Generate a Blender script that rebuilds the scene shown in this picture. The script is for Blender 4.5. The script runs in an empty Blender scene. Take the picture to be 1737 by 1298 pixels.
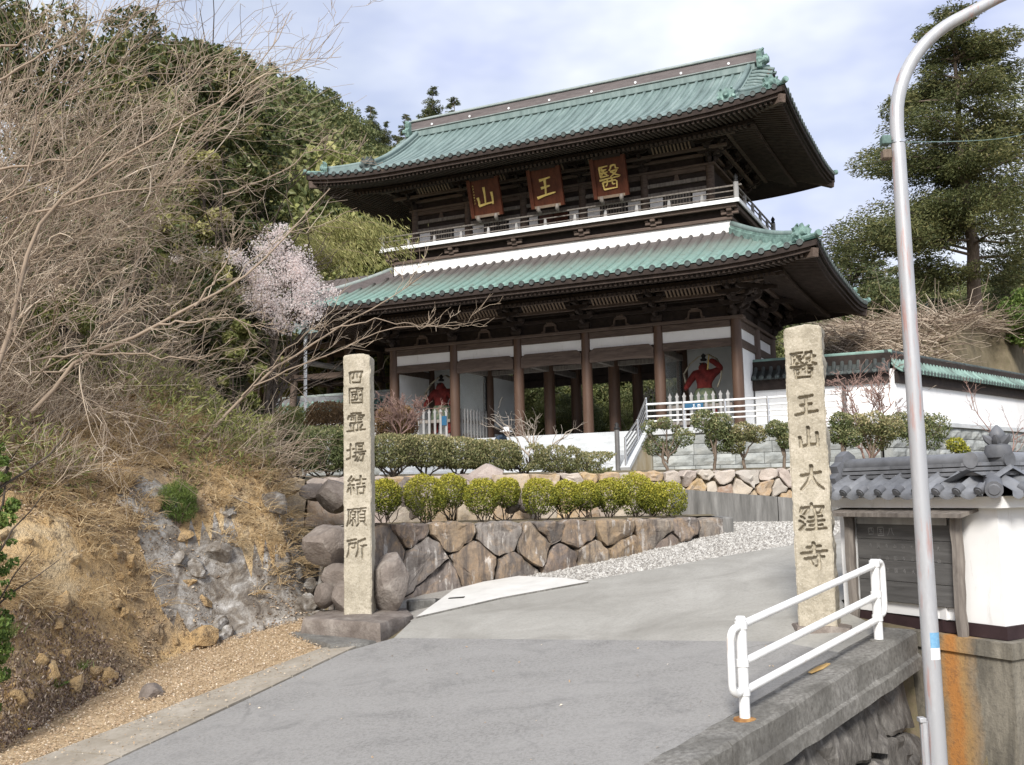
import bpy, bmesh, math, random
import numpy as np
from mathutils import Vector, Matrix

random.seed(7)
RNG = np.random.default_rng(11)
scn = bpy.context.scene
COL = scn.collection

# ------------------------------------------------------------------ camera
# world: the eye is the origin, +Y the viewing direction (level), +Z up, metres
F_PX, PW, PH = 1720.0, 1737.0, 1298.0
RX = Vector((0.99976528, 0.00236611, -0.02153575))    # camera axes written in world terms
RY = Vector((0.02166534, -0.10918614, 0.99378519))
RZ = Vector((0.0, -0.99401851, -0.10921177))
cam_d = bpy.data.cameras.new('camera')
cam = bpy.data.objects.new('camera', cam_d)
COL.objects.link(cam)
cam.matrix_world = Matrix(((RX.x, RY.x, RZ.x, 0), (RX.y, RY.y, RZ.y, 0), (RX.z, RY.z, RZ.z, 0), (0, 0, 0, 1)))
cam_d.sensor_fit = 'HORIZONTAL'
cam_d.sensor_width = 36.0
cam_d.lens = 36.0 * F_PX / PW
cam_d.clip_start = 0.1
cam_d.clip_end = 3000
scn.camera = cam

# ------------------------------------------------------------------ sky, sun, exposure
SUN_EL, SUN_AZ = math.radians(38), math.radians(194)     # azimuth clockwise from +Y: behind the camera, a little left
world = bpy.data.worlds.new('World')
scn.world = world
world.use_nodes = True
nt = world.node_tree
for n in list(nt.nodes):
    nt.nodes.remove(n)
wo = nt.nodes.new('ShaderNodeOutputWorld')
bg = nt.nodes.new('ShaderNodeBackground')
sky = nt.nodes.new('ShaderNodeTexSky')
sky.sky_type = 'NISHITA'
sky.sun_disc = False
sky.sun_elevation = SUN_EL
sky.sun_rotation = SUN_AZ
sky.dust_density = 2.0
tc = nt.nodes.new('ShaderNodeTexCoord')
mp = nt.nodes.new('ShaderNodeMapping')
mp.inputs['Scale'].default_value = (1.0, 1.0, 2.2)
mp.inputs['Location'].default_value = (0.35, 0.1, 0.2)
n1 = nt.nodes.new('ShaderNodeTexNoise')
n1.inputs['Scale'].default_value = 2.6
n1.inputs['Detail'].default_value = 5
n1.inputs['Roughness'].default_value = 0.5
r1 = nt.nodes.new('ShaderNodeMapRange')
r1.inputs['From Min'].default_value = 0.34
r1.inputs['From Max'].default_value = 0.66
r1.inputs['To Min'].default_value = 0.55
r1.inputs['To Max'].default_value = 1.0
n2 = nt.nodes.new('ShaderNodeTexNoise')
n2.inputs['Scale'].default_value = 4.5
n2.inputs['Detail'].default_value = 4
cr = nt.nodes.new('ShaderNodeValToRGB')
cr.color_ramp.elements[0].position = 0.36
cr.color_ramp.elements[0].color = (4.9, 5.4, 7.3, 1)
cr.color_ramp.elements[1].position = 0.66
cr.color_ramp.elements[1].color = (8.2, 8.5, 8.9, 1)
mx = nt.nodes.new('ShaderNodeMix')
mx.data_type = 'RGBA'
L = nt.links.new
L(tc.outputs['Generated'], mp.inputs['Vector'])
L(mp.outputs[0], n1.inputs['Vector'])
L(mp.outputs[0], n2.inputs['Vector'])
L(n1.outputs['Fac'], r1.inputs['Value'])
L(n2.outputs['Fac'], cr.inputs['Fac'])
L(r1.outputs[0], mx.inputs['Factor'])
L(sky.outputs[0], mx.inputs['A'])
L(cr.outputs['Color'], mx.inputs['B'])
L(mx.outputs['Result'], bg.inputs['Color'])
bg.inputs['Strength'].default_value = 0.1
L(bg.outputs[0], wo.inputs['Surface'])

sun_d = bpy.data.lights.new('sun', 'SUN')
sun_d.energy = 3.6
sun_d.angle = math.radians(14)
sun_d.color = (1.0, 0.955, 0.89)
sun = bpy.data.objects.new('sun', sun_d)
COL.objects.link(sun)
sdir = Vector((math.sin(SUN_AZ) * math.cos(SUN_EL), math.cos(SUN_AZ) * math.cos(SUN_EL), math.sin(SUN_EL)))
sun.rotation_euler = sdir.to_track_quat('Z', 'Y').to_euler()
sun.location = sdir * 60

scn.view_settings.view_transform = 'Standard'
scn.view_settings.look = 'None'
scn.view_settings.gamma = 1.0
scn.view_settings.use_curve_mapping = False
scn.view_settings.exposure = 0.5
scn.cycles.use_denoising = True
scn.cycles.max_bounces = 6
scn.cycles.transparent_max_bounces = 8

# ------------------------------------------------------------------ pixel helpers
def ray(px, py):
    return RX * (px - PW / 2) - RY * (py - PH / 2) - RZ * F_PX
def at(px, py, Y):
    r = ray(px, py)
    return r * (Y / r.y)
def atz(px, py, z):
    r = ray(px, py)
    return r * (z / r.z)
ROAD_A, ROAD_B, ROAD_C = -2.986, 0.0973, 0.1007
def road_z(x, y):
    return ROAD_A + ROAD_B * x + ROAD_C * y
def onroad(px, py):
    r = ray(px, py)
    return r * (ROAD_A / (r.z - ROAD_B * r.x - ROAD_C * r.y))

# gate frame: u along the facade (0 at its right corner column), v backwards, z up
G_ANG = math.radians(-25.65)
G1 = Vector((math.cos(G_ANG), math.sin(G_ANG), 0))
G2 = Vector((-G1.y, G1.x, 0))
GO = Vector((8.526, 38.0, 0))
def G(u, v, z):
    return GO + G1 * u + G2 * v + Vector((0, 0, z))
def onv(px, py, v):
    r = ray(px, py)
    p = r * (((GO + G2 * v).dot(G2)) / r.dot(G2))
    return p
def uv_of(p):
    q = Vector(p) - GO
    return q.dot(G1), q.dot(G2)

# ------------------------------------------------------------------ materials
MATS = {}
def _ramp(nt, stops):
    r = nt.nodes.new('ShaderNodeValToRGB')
    el = r.color_ramp.elements
    while len(el) > 1:
        el.remove(el[-1])
    el[0].position, el[0].color = stops[0][0], (*stops[0][1], 1)
    for p, c in stops[1:]:
        e = el.new(p)
        e.color = (*c, 1)
    return r
def coords(nt, kind, scale):
    t = nt.nodes.new('ShaderNodeTexCoord') if kind in ('Object', 'Generated') else nt.nodes.new('ShaderNodeNewGeometry')
    m = nt.nodes.new('ShaderNodeMapping')
    m.inputs['Scale'].default_value = scale
    nt.links.new(t.outputs[kind if kind in ('Object', 'Generated') else 'Position'], m.inputs['Vector'])
    return m.outputs[0]
def noise(nt, vec, scale, detail=4, rough=0.6, dist=0.0):
    n = nt.nodes.new('ShaderNodeTexNoise')
    n.inputs['Scale'].default_value = scale
    n.inputs['Detail'].default_value = detail
    n.inputs['Roughness'].default_value = rough
    n.inputs['Distortion'].default_value = dist
    nt.links.new(vec, n.inputs['Vector'])
    return n.outputs['Fac']
def mixc(nt, fac, a, b, blend='MIX'):
    m = nt.nodes.new('ShaderNodeMix')
    m.data_type = 'RGBA'
    m.blend_type = blend
    for s, v in (('Factor', fac), ('A', a), ('B', b)):
        if isinstance(v, (int, float)):
            m.inputs[s].default_value = v
        elif isinstance(v, tuple):
            m.inputs[s].default_value = (*v, 1)
        else:
            nt.links.new(v, m.inputs[s])
    return m.outputs['Result']
def rng(nt, val, a, b, c=0.0, d=1.0):
    m = nt.nodes.new('ShaderNodeMapRange')
    m.inputs['From Min'].default_value = a
    m.inputs['From Max'].default_value = b
    m.inputs['To Min'].default_value = c
    m.inputs['To Max'].default_value = d
    nt.links.new(val, m.inputs['Value'])
    return m.outputs[0]
def newmat(name):
    m = bpy.data.materials.new(name)
    m.use_nodes = True
    MATS[name] = m
    t = m.node_tree
    b = t.nodes['Principled BSDF']
    return m, t, b
def bump(t, b, h, strength=0.3, dist=0.02):
    n = t.nodes.new('ShaderNodeBump')
    n.inputs['Strength'].default_value = strength
    n.inputs['Distance'].default_value = dist
    t.links.new(h, n.inputs['Height'])
    t.links.new(n.outputs[0], b.inputs['Normal'])
def basic(name, stops, scale=3.0, stretch=(1, 1, 1), rough=0.7, bmp=0.2, bdist=0.01, space='Object', detail=5, metal=0.0,
          rnd=0.0, fine=None, spec=0.3, dist=0.0, streak=None):
    """noise through a colour ramp, with per-object tint and fine bump"""
    m, t, b = newmat(name)
    v = coords(t, space, stretch)
    f = noise(t, v, scale, detail, 0.62, dist)
    r = _ramp(t, stops)
    t.links.new(f, r.inputs['Fac'])
    c = r.outputs['Color']
    if fine:
        ff = noise(t, v, fine[0], 3, 0.7)
        c = mixc(t, rng(t, ff, 0.3, 0.7, 0.0, fine[1]), c, fine[2])
    if streak:
        sf = noise(t, coords(t, 'Position', (6, 6, 1.1)), 1.6, 6, 0.75)
        c = mixc(t, rng(t, sf, 0.58, 0.72, 0, 0.55), c, streak)
    if rnd:
        oi = t.nodes.new('ShaderNodeObjectInfo')
        c = mixc(t, rng(t, oi.outputs['Random'], 0, 1, 0, rnd), c, (0, 0, 0))
    t.links.new(c, b.inputs['Base Color'])
    b.inputs['Roughness'].default_value = rough
    b.inputs['Metallic'].default_value = metal
    b.inputs['Specular IOR Level'].default_value = spec
    if bmp:
        bump(t, b, noise(t, v, scale * 6, 4, 0.7), bmp, bdist)
    return m

basic('wood_dark', [(0.3, (0.020, 0.014, 0.012)), (0.7, (0.050, 0.036, 0.030))], 4, (1, 1, 1), 0.8, 0.2, rnd=0.25)
basic('wood_rafter', [(0.3, (0.036, 0.026, 0.022)), (0.7, (0.080, 0.060, 0.050))], 4, (1, 1, 1), 0.8, 0.1)
basic('wood_mid', [(0.25, (0.058, 0.040, 0.032)), (0.75, (0.165, 0.124, 0.10))], 2.2, (0.6, 3, 5), 0.8, 0.2, rnd=0.2, dist=1.2)
basic('wood_grey', [(0.25, (0.10, 0.085, 0.075)), (0.75, (0.30, 0.27, 0.24))], 3, (4, 4, 0.6), 0.85, 0.3, rnd=0.2, dist=0.6)
basic('wood_slat', [(0.3, (0.16, 0.115, 0.085)), (0.7, (0.24, 0.18, 0.13))], 5, rough=0.8, bmp=0)
basic('wood_pale', [(0.3, (0.27, 0.265, 0.26)), (0.7, (0.44, 0.435, 0.43))], 3, (3, 3, 0.5), 0.8, 0.1, rnd=0.2)
basic('column_brown', [(0.3, (0.068, 0.038, 0.025)), (0.7, (0.105, 0.062, 0.042))], 2, (3, 3, 0.4), 0.5, 0.05, spec=0.4)
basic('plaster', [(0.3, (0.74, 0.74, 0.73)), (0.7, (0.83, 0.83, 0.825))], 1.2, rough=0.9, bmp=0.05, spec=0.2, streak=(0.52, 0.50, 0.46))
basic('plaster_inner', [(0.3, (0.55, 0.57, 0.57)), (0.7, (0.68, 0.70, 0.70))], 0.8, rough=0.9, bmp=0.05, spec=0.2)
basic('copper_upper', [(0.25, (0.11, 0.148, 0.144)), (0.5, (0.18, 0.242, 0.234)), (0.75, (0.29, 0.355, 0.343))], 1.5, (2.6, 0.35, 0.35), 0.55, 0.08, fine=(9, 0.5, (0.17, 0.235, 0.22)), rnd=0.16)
basic('copper_pan_shaded', [(0.25, (0.075, 0.105, 0.10)), (0.5, (0.135, 0.19, 0.18)), (0.75, (0.21, 0.275, 0.26))], 1.5, (2.6, 0.35, 0.35), 0.6, 0.1)  # pan sheet darkened so its colour carries the shadow lines beside the rolls
basic('copper_end', [(0.3, (0.035, 0.040, 0.040)), (0.7, (0.10, 0.125, 0.12))], 6, rough=0.6)
basic('copper_orn', [(0.3, (0.08, 0.13, 0.12)), (0.7, (0.25, 0.38, 0.34))], 5, rough=0.6)
basic('ridge_side', [(0.3, (0.10, 0.085, 0.085)), (0.7, (0.16, 0.14, 0.138))], 2, (1, 1, 6), 0.6)
basic('ridge_cap', [(0.3, (0.19, 0.225, 0.215)), (0.7, (0.31, 0.35, 0.335))], 4, rough=0.6)
basic('gold', [(0.3, (0.50, 0.36, 0.10)), (0.7, (0.70, 0.54, 0.20))], 12, rough=0.45, bmp=0.1)
basic('plaque_red', [(0.3, (0.05, 0.014, 0.008)), (0.7, (0.10, 0.030, 0.014))], 3, (3, 3, 0.7), 0.5, 0.1)
basic('statue_red', [(0.3, (0.07, 0.010, 0.009)), (0.55, (0.19, 0.022, 0.018)), (0.8, (0.26, 0.045, 0.035))], 6, rough=0.5, bmp=0.9, bdist=0.05)
basic('cloth_cream', [(0.3, (0.45, 0.40, 0.30)), (0.7, (0.6, 0.55, 0.42))], 6, rough=0.8)
basic('cloth_green', [(0.3, (0.05, 0.09, 0.08)), (0.7, (0.2, 0.22, 0.12))], 9, rough=0.7)
basic('black', [(0.3, (0.012, 0.012, 0.012)), (0.7, (0.03, 0.03, 0.03))], 6, rough=0.6)
basic('tile_grey', [(0.3, (0.12, 0.125, 0.135)), (0.7, (0.24, 0.25, 0.27))], 4, rough=0.45, bmp=0.1, rnd=0.3, spec=0.5)
basic('tile_orn', [(0.3, (0.09, 0.095, 0.105)), (0.7, (0.16, 0.165, 0.18))], 5, rough=0.5, bmp=0.1)
basic('granite_pale', [(0.3, (0.46, 0.48, 0.49)), (0.7, (0.62, 0.64, 0.65))], 2, rough=0.75, bmp=0.1, fine=(40, 0.3, (0.35, 0.37, 0.38)))
basic('granite_stain', [(0.25, (0.34, 0.24, 0.12)), (0.5, (0.50, 0.42, 0.28)), (0.75, (0.62, 0.60, 0.54))], 1.6, (1, 1, 0.5), 0.8, 0.1)
basic('block_stone', [(0.22, (0.17, 0.18, 0.175)), (0.5, (0.36, 0.38, 0.37)), (0.78, (0.50, 0.51, 0.48))], 2.2, (1, 1, 1.4), 0.9, 0.5, 0.03, rnd=0.3, space='Position')
basic('steel', [(0.3, (0.60, 0.61, 0.62)), (0.7, (0.74, 0.75, 0.76))], 3, rough=0.3, bmp=0.0, metal=0.85)
basic('steel_dark', [(0.3, (0.14, 0.135, 0.13)), (0.7, (0.22, 0.215, 0.21))], 3, rough=0.4, bmp=0.0, metal=0.4)
basic('white_paint', [(0.3, (0.72, 0.73, 0.73)), (0.62, (0.82, 0.83, 0.83))], 5, rough=0.35, bmp=0.05, spec=0.5, streak=(0.36, 0.25, 0.17))
basic('rust', [(0.3, (0.16, 0.06, 0.02)), (0.7, (0.42, 0.24, 0.09))], 9, rough=0.9)
basic('sign_blue', [(0.3, (0.02, 0.085, 0.17)), (0.7, (0.03, 0.12, 0.22))], 5, rough=0.5)
basic('sticker_blue', [(0.3, (0.12, 0.30, 0.50)), (0.7, (0.22, 0.42, 0.60))], 30, rough=0.5)
basic('sticker_white', [(0.3, (0.74, 0.74, 0.76)), (0.7, (0.82, 0.82, 0.82))], 5, rough=0.5)
basic('base_maroon', [(0.3, (0.028, 0.016, 0.018)), (0.7, (0.05, 0.03, 0.032))], 3, rough=0.6)
basic('bark', [(0.3, (0.10, 0.075, 0.055)), (0.7, (0.24, 0.19, 0.15))], 6, (4, 4, 0.8), 0.9, 0.5, 0.03)
basic('bark_pale', [(0.3, (0.25, 0.21, 0.175)), (0.7, (0.44, 0.39, 0.33))], 5, rough=0.85, bmp=0.1)
basic('bark_dark', [(0.3, (0.05, 0.04, 0.033)), (0.7, (0.12, 0.095, 0.075))], 6, rough=0.9, bmp=0.1)
basic('twig_red', [(0.3, (0.23, 0.135, 0.115)), (0.7, (0.36, 0.25, 0.21))], 5, rough=0.8, bmp=0)
basic('litter_ground', [(0.25, (0.30, 0.215, 0.13)), (0.5, (0.46, 0.345, 0.21)), (0.75, (0.56, 0.44, 0.29))], 5, rough=0.95, bmp=0.6, bdist=0.03, space='Position', fine=(30, 0.5, (0.16, 0.11, 0.07)))
basic('soil', [(0.25, (0.10, 0.075, 0.05)), (0.75, (0.24, 0.19, 0.13))], 2, rough=0.95, bmp=0.6, bdist=0.03, space='Position', fine=(14, 0.5, (0.13, 0.13, 0.06)))
basic('slab_white', [(0.3, (0.50, 0.49, 0.46)), (0.7, (0.60, 0.59, 0.56))], 3, rough=0.9, bmp=0.1, space='Position')
basic('navy', [(0.3, (0.02, 0.035, 0.06)), (0.7, (0.04, 0.06, 0.09))], 8, rough=0.8)
basic('skin', [(0.3, (0.42, 0.27, 0.20)), (0.7, (0.50, 0.33, 0.25))], 6, rough=0.6, bmp=0)
basic('board_wood', [(0.25, (0.062, 0.060, 0.058)), (0.75, (0.135, 0.132, 0.128))], 2.5, (0.7, 0.7, 9), 0.8, 0.2, dist=0.5)
basic('board_faded', [(0.3, (0.19, 0.187, 0.183)), (0.7, (0.25, 0.245, 0.24))], 6, rough=0.8, bmp=0)
basic('drain_dark', [(0.3, (0.02, 0.02, 0.018)), (0.7, (0.05, 0.048, 0.042))], 6, rough=0.9)

def glass(name='glass'):
    m, t, b = newmat(name)
    b.inputs['Base Color'].default_value = (0.75, 0.8, 0.8, 1)
    b.inputs['Roughness'].default_value = 0.02
    b.inputs['Alpha'].default_value = 0.22
    b.inputs['Specular IOR Level'].default_value = 0.6
glass()

def leafmat(name, stops, trans=0.25, rough=0.55, spec=0.3):
    m, t, b = newmat(name)
    a = t.nodes.new('ShaderNodeAttribute')
    a.attribute_name = 'rnd'
    r = _ramp(t, stops)
    t.links.new(a.outputs['Fac'], r.inputs['Fac'])
    t.links.new(r.outputs['Color'], b.inputs['Base Color'])
    b.inputs['Roughness'].default_value = rough
    b.inputs['Specular IOR Level'].default_value = spec
    if trans:
        tr = t.nodes.new('ShaderNodeBsdfTranslucent')
        t.links.new(r.outputs['Color'], tr.inputs['Color'])
        mxs = t.nodes.new('ShaderNodeMixShader')
        mxs.inputs[0].default_value = trans
        out = [n for n in t.nodes if n.type == 'OUTPUT_MATERIAL'][0]
        t.links.new(b.outputs[0], mxs.inputs[1])
        t.links.new(tr.outputs[0], mxs.inputs[2])
        t.links.new(mxs.outputs[0], out.inputs['Surface'])
leafmat('leaf_evergreen', [(0, (0.04, 0.055, 0.02)), (0.5, (0.085, 0.11, 0.036)), (0.8, (0.17, 0.175, 0.065)), (1, (0.30, 0.26, 0.11))], rough=0.4)
leafmat('leaf_forest', [(0, (0.06, 0.08, 0.03)), (0.5, (0.13, 0.155, 0.058)), (1, (0.27, 0.26, 0.11))])
leafmat('leaf_forest_light', [(0, (0.12, 0.14, 0.045)), (0.6, (0.24, 0.26, 0.085)), (1, (0.38, 0.36, 0.15))])
leafmat('leaf_conifer', [(0, (0.05, 0.07, 0.028)), (0.6, (0.105, 0.125, 0.05)), (1, (0.18, 0.17, 0.07))])
leafmat('leaf_cedar', [(0, (0.055, 0.07, 0.028)), (0.55, (0.12, 0.135, 0.05)), (1, (0.215, 0.20, 0.08))])
leafmat('leaf_hedge', [(0, (0.09, 0.11, 0.04)), (0.5, (0.20, 0.205, 0.09)), (0.8, (0.38, 0.33, 0.17)), (1, (0.56, 0.47, 0.28))])
leafmat('leaf_hedge_green', [(0, (0.07, 0.10, 0.037)), (0.6, (0.165, 0.19, 0.08)), (1, (0.38, 0.35, 0.18))])
leafmat('leaf_azalea', [(0, (0.07, 0.095, 0.02)), (0.45, (0.19, 0.21, 0.032)), (1, (0.50, 0.45, 0.065))])
leafmat('leaf_bamboo', [(0, (0.17, 0.18, 0.06)), (0.6, (0.34, 0.33, 0.12)), (1, (0.48, 0.44, 0.20))], trans=0.35)
leafmat('leaf_russet', [(0, (0.14, 0.10, 0.05)), (0.5, (0.24, 0.15, 0.075)), (1, (0.36, 0.24, 0.12))])
leafmat('blossom', [(0, (0.90, 0.78, 0.75)), (0.6, (0.93, 0.86, 0.83)), (1, (0.95, 0.92, 0.90))], trans=0.55)
leafmat('leaf_pine', [(0, (0.055, 0.095, 0.02)), (0.6, (0.12, 0.18, 0.04)), (1, (0.22, 0.27, 0.07))])
leafmat('dry_straw', [(0, (0.27, 0.185, 0.105)), (0.35, (0.46, 0.335, 0.19)), (0.75, (0.64, 0.50, 0.30)), (1, (0.72, 0.61, 0.41))], trans=0.2, rough=0.8)
leafmat('dry_twig', [(0, (0.16, 0.115, 0.088)), (0.5, (0.33, 0.26, 0.195)), (1, (0.60, 0.51, 0.40))], trans=0, rough=0.85)
leafmat('leaf_litter', [(0, (0.17, 0.11, 0.07)), (0.3, (0.34, 0.235, 0.15)), (0.8, (0.50, 0.39, 0.26)), (1, (0.66, 0.59, 0.49))], trans=0.1, rough=0.8)
leafmat('heather', [(0, (0.10, 0.07, 0.058)), (0.4, (0.20, 0.145, 0.115)), (0.8, (0.36, 0.275, 0.21)), (1, (0.55, 0.47, 0.38))], trans=0.1, rough=0.8)
leafmat('grass_green', [(0, (0.10, 0.15, 0.04)), (0.6, (0.20, 0.26, 0.08)), (1, (0.36, 0.38, 0.15))], trans=0.3)
leafmat('gravel_stone', [(0, (0.17, 0.16, 0.145)), (0.5, (0.32, 0.305, 0.28)), (1, (0.52, 0.51, 0.48))], trans=0, rough=0.85)

# ------------------------------------------------------------------ object helpers
def link(o, parent=None):
    COL.objects.link(o)
    if parent is not None:
        o.parent = parent
    return o
def tag(o, label=None, cat=None, group=None, kind=None):
    if label: o['label'] = label
    if cat: o['category'] = cat
    if group: o['group'] = group
    if kind: o['kind'] = kind
    return o
def empty(name, loc=(0, 0, 0), rotz=0.0, label=None, cat=None, group=None):
    o = bpy.data.objects.new(name, None)
    o.empty_display_size = 0.3
    o.location = loc
    o.rotation_euler = (0, 0, rotz)
    link(o)
    return tag(o, label, cat, group)
def fastmesh(name, V, F, mat, smooth=False, rnd=None):
    """V (n,3), F (m,k) arrays of one face size"""
    V = np.asarray(V, np.float32).reshape(-1, 3)
    F = np.asarray(F, np.int32)
    me = bpy.data.meshes.new(name)
    k = F.shape[1]
    me.vertices.add(len(V))
    me.vertices.foreach_set('co', V.ravel())
    me.loops.add(F.size)
    me.loops.foreach_set('vertex_index', F.ravel())
    me.polygons.add(len(F))
    me.polygons.foreach_set('loop_start', np.arange(0, F.size, k, dtype=np.int32))
    me.polygons.foreach_set('loop_total', np.full(len(F), k, np.int32))
    me.polygons.foreach_set('use_smooth', np.full(len(F), smooth, bool))
    if rnd is not None:
        a = me.attributes.new('rnd', 'FLOAT', 'POINT')
        a.data.foreach_set('value', np.asarray(rnd, np.float32))
    me.update(calc_edges=True)
    me.materials.append(MATS[mat])
    return me
def mobj(name, me, parent=None, loc=None):
    o = bpy.data.objects.new(name, me)
    if loc is not None:
        o.location = loc
    return link(o, parent)

class MB:
    def __init__(s):
        s.v, s.f = [], []
    def add(s, verts, faces):
        n = len(s.v)
        s.v.extend([tuple(p) for p in verts])
        s.f.extend([tuple(i + n for i in f) for f in faces])
        return s
    def box(s, x0, x1, y0, y1, z0, z1):
        vs = [(x0, y0, z0), (x1, y0, z0), (x1, y1, z0), (x0, y1, z0), (x0, y0, z1), (x1, y0, z1), (x1, y1, z1), (x0, y1, z1)]
        return s.add(vs, [(0, 3, 2, 1), (4, 5, 6, 7), (0, 1, 5, 4), (1, 2, 6, 5), (2, 3, 7, 6), (3, 0, 4, 7)])
    def bbox(s, x0, x1, y0, y1, z0, z1, b=0.02):
        """box with chamfered edges on all sides"""
        b = min(b, (x1 - x0) * .45, (y1 - y0) * .45, (z1 - z0) * .45)
        m = bmesh.new()
        bmesh.ops.create_cube(m, size=1.0)
        for q in m.verts:
            q.co = Vector(((x0 + x1) / 2 + q.co.x * (x1 - x0), (y0 + y1) / 2 + q.co.y * (y1 - y0), (z0 + z1) / 2 + q.co.z * (z1 - z0)))
        bmesh.ops.bevel(m, geom=list(m.edges), offset=b, segments=1, affect='EDGES')
        m.verts.index_update()
        s.add([q.co[:] for q in m.verts], [[q.index for q in f.verts] for f in m.faces])
        m.free()
        return s
    def beam(s, a, b, w, h, up=(0, 0, 1), w2=None, h2=None):
        """box from a to b, width w (sideways) and height h (along up)"""
        a, b = Vector(a), Vector(b)
        d = (b - a).normalized()
        u = Vector(up)
        r = d.cross(u)
        if r.length < 1e-5:
            r = d.cross(Vector((0, 1, 0)))
        r.normalize()
        u = r.cross(d).normalized()
        w2 = w if w2 is None else w2
        h2 = h if h2 is None else h2
        vs = []
        for p, ww, hh in ((a, w, h), (b, w2, h2)):
            for sx, sz in ((-1, -1), (1, -1), (1, 1), (-1, 1)):
                vs.append(p + r * (sx * ww / 2) + u * (sz * hh / 2))
        return s.add(vs, [(0, 1, 2, 3), (7, 6, 5, 4), (0, 4, 5, 1), (1, 5, 6, 2), (2, 6, 7, 3), (3, 7, 4, 0)])
    def tube(s, pts, rad, k=8, caps=True):
        pts = [Vector(p) for p in pts]
        n = len(pts)
        if not hasattr(rad, '__len__'):
            rad = [rad] * n
        ref = None
        rings = []
        for i, p in enumerate(pts):
            d = (pts[min(i + 1, n - 1)] - pts[max(i - 1, 0)])
            d.normalize()
            if ref is None:
                ref = d.cross(Vector((0.13, 0.29, 0.95)))
                if ref.length < 0.1:
                    ref = d.cross(Vector((1, 0, 0)))
            x = (ref - d * ref.dot(d)).normalized()
            ref = x
            y = d.cross(x)
            rings.append([p + (x * math.cos(2 * math.pi * j / k) + y * math.sin(2 * math.pi * j / k)) * rad[i] for j in range(k)])
        vs = [q for r in rings for q in r]
        fs = []
        for i in range(n - 1):
            for j in range(k):
                fs.append((i * k + j, i * k + (j + 1) % k, (i + 1) * k + (j + 1) % k, (i + 1) * k + j))
        if caps:
            fs.append(tuple(reversed(range(k))))
            fs.append(tuple((n - 1) * k + j for j in range(k)))
        return s.add(vs, fs)
    def lathe(s, prof, cx=0, cy=0, k=16, cz=0.0):
        """prof: list of (radius, z)"""
        vs, fs = [], []
        for r, z in prof:
            for j in range(k):
                a = 2 * math.pi * j / k
                vs.append((cx + r * math.cos(a), cy + r * math.sin(a), cz + z))
        for i in range(len(prof) - 1):
            for j in range(k):
                fs.append((i * k + j, i * k + (j + 1) % k, (i + 1) * k + (j + 1) % k, (i + 1) * k + j))
        fs.append(tuple(reversed(range(k))))
        fs.append(tuple((len(prof) - 1) * k + j for j in range(k)))
        return s.add(vs, fs)
    def prism(s, poly, axis_a, axis_b, axis_n, origin, t0, t1):
        """2D polygon (a,b) extruded along axis_n from t0 to t1"""
        A, B, N, O = Vector(axis_a), Vector(axis_b), Vector(axis_n), Vector(origin)
        n = len(poly)
        vs = [O + A * a + B * b + N * t for t in (t0, t1) for a, b in poly]
        fs = [tuple(range(n)), tuple(reversed(range(n, 2 * n)))]
        for i in range(n):
            fs.append((i, i + n, (i + 1) % n + n, (i + 1) % n))
        return s.add(vs, fs)
    def mesh(s, name, mat, smooth=False, fix=True):
        me = bpy.data.meshes.new(name)
        me.from_pydata(s.v, [], s.f)
        if fix:
            b = bmesh.new()
            b.from_mesh(me)
            bmesh.ops.recalc_face_normals(b, faces=b.faces)
            b.to_mesh(me)
            b.free()
        if smooth:
            me.polygons.foreach_set('use_smooth', [True] * len(me.polygons))
            if smooth == 'auto':
                me.set_sharp_from_angle(angle=math.radians(40))
        me.materials.append(MATS[mat])
        return me
    def build(s, name, mat, parent=None, smooth=False, loc=None):
        return mobj(name, s.mesh(name, mat, smooth), parent, loc)

def copy_tree(o, parent=None):
    c = o.copy()
    link(c)
    c.parent = parent
    for ch in list(o.children):
        copy_tree(ch, c)
    return c
def local_pt(o, p):
    """world point into the frame of a freshly made Empty (location + z rotation)"""
    q = Vector(p) - o.location
    a = -o.rotation_euler.z
    return Vector((q.x * math.cos(a) - q.y * math.sin(a), q.x * math.sin(a) + q.y * math.cos(a), q.z))
# ------------------------------------------------------------------ terrain
def _hash(i, j, seed):
    h = (i * 374761393 + j * 668265263 + seed * 974711) & 0x7fffffff
    h = ((h ^ (h >> 13)) * 1274126177) & 0x7fffffff
    return ((h ^ (h >> 16)) & 0xffff) / 65535.0
def vnoise(x, y, seed=0):
    x, y = np.asarray(x, float), np.asarray(y, float)
    i, j = np.floor(x).astype(np.int64), np.floor(y).astype(np.int64)
    fx, fy = x - i, y - j
    fx, fy = fx * fx * (3 - 2 * fx), fy * fy * (3 - 2 * fy)
    a, b = _hash(i, j, seed), _hash(i + 1, j, seed)
    c, d = _hash(i, j + 1, seed), _hash(i + 1, j + 1, seed)
    return (a * (1 - fx) + b * fx) * (1 - fy) + (c * (1 - fx) + d * fx) * fy
def fbm(x, y, seed=0, oct=4):
    s, a, t = 0.0, 0.5, 0.0
    for k in range(oct):
        s = s + a * vnoise(np.asarray(x) * 2 ** k + 17 * k, np.asarray(y) * 2 ** k - 9 * k, seed + k)
        t += a
        a *= 0.5
    return s / t - 0.5
def sst(a, b, x):
    t = np.clip((x - a) / (b - a), 0, 1)
    return t * t * (3 - 2 * t)
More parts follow.
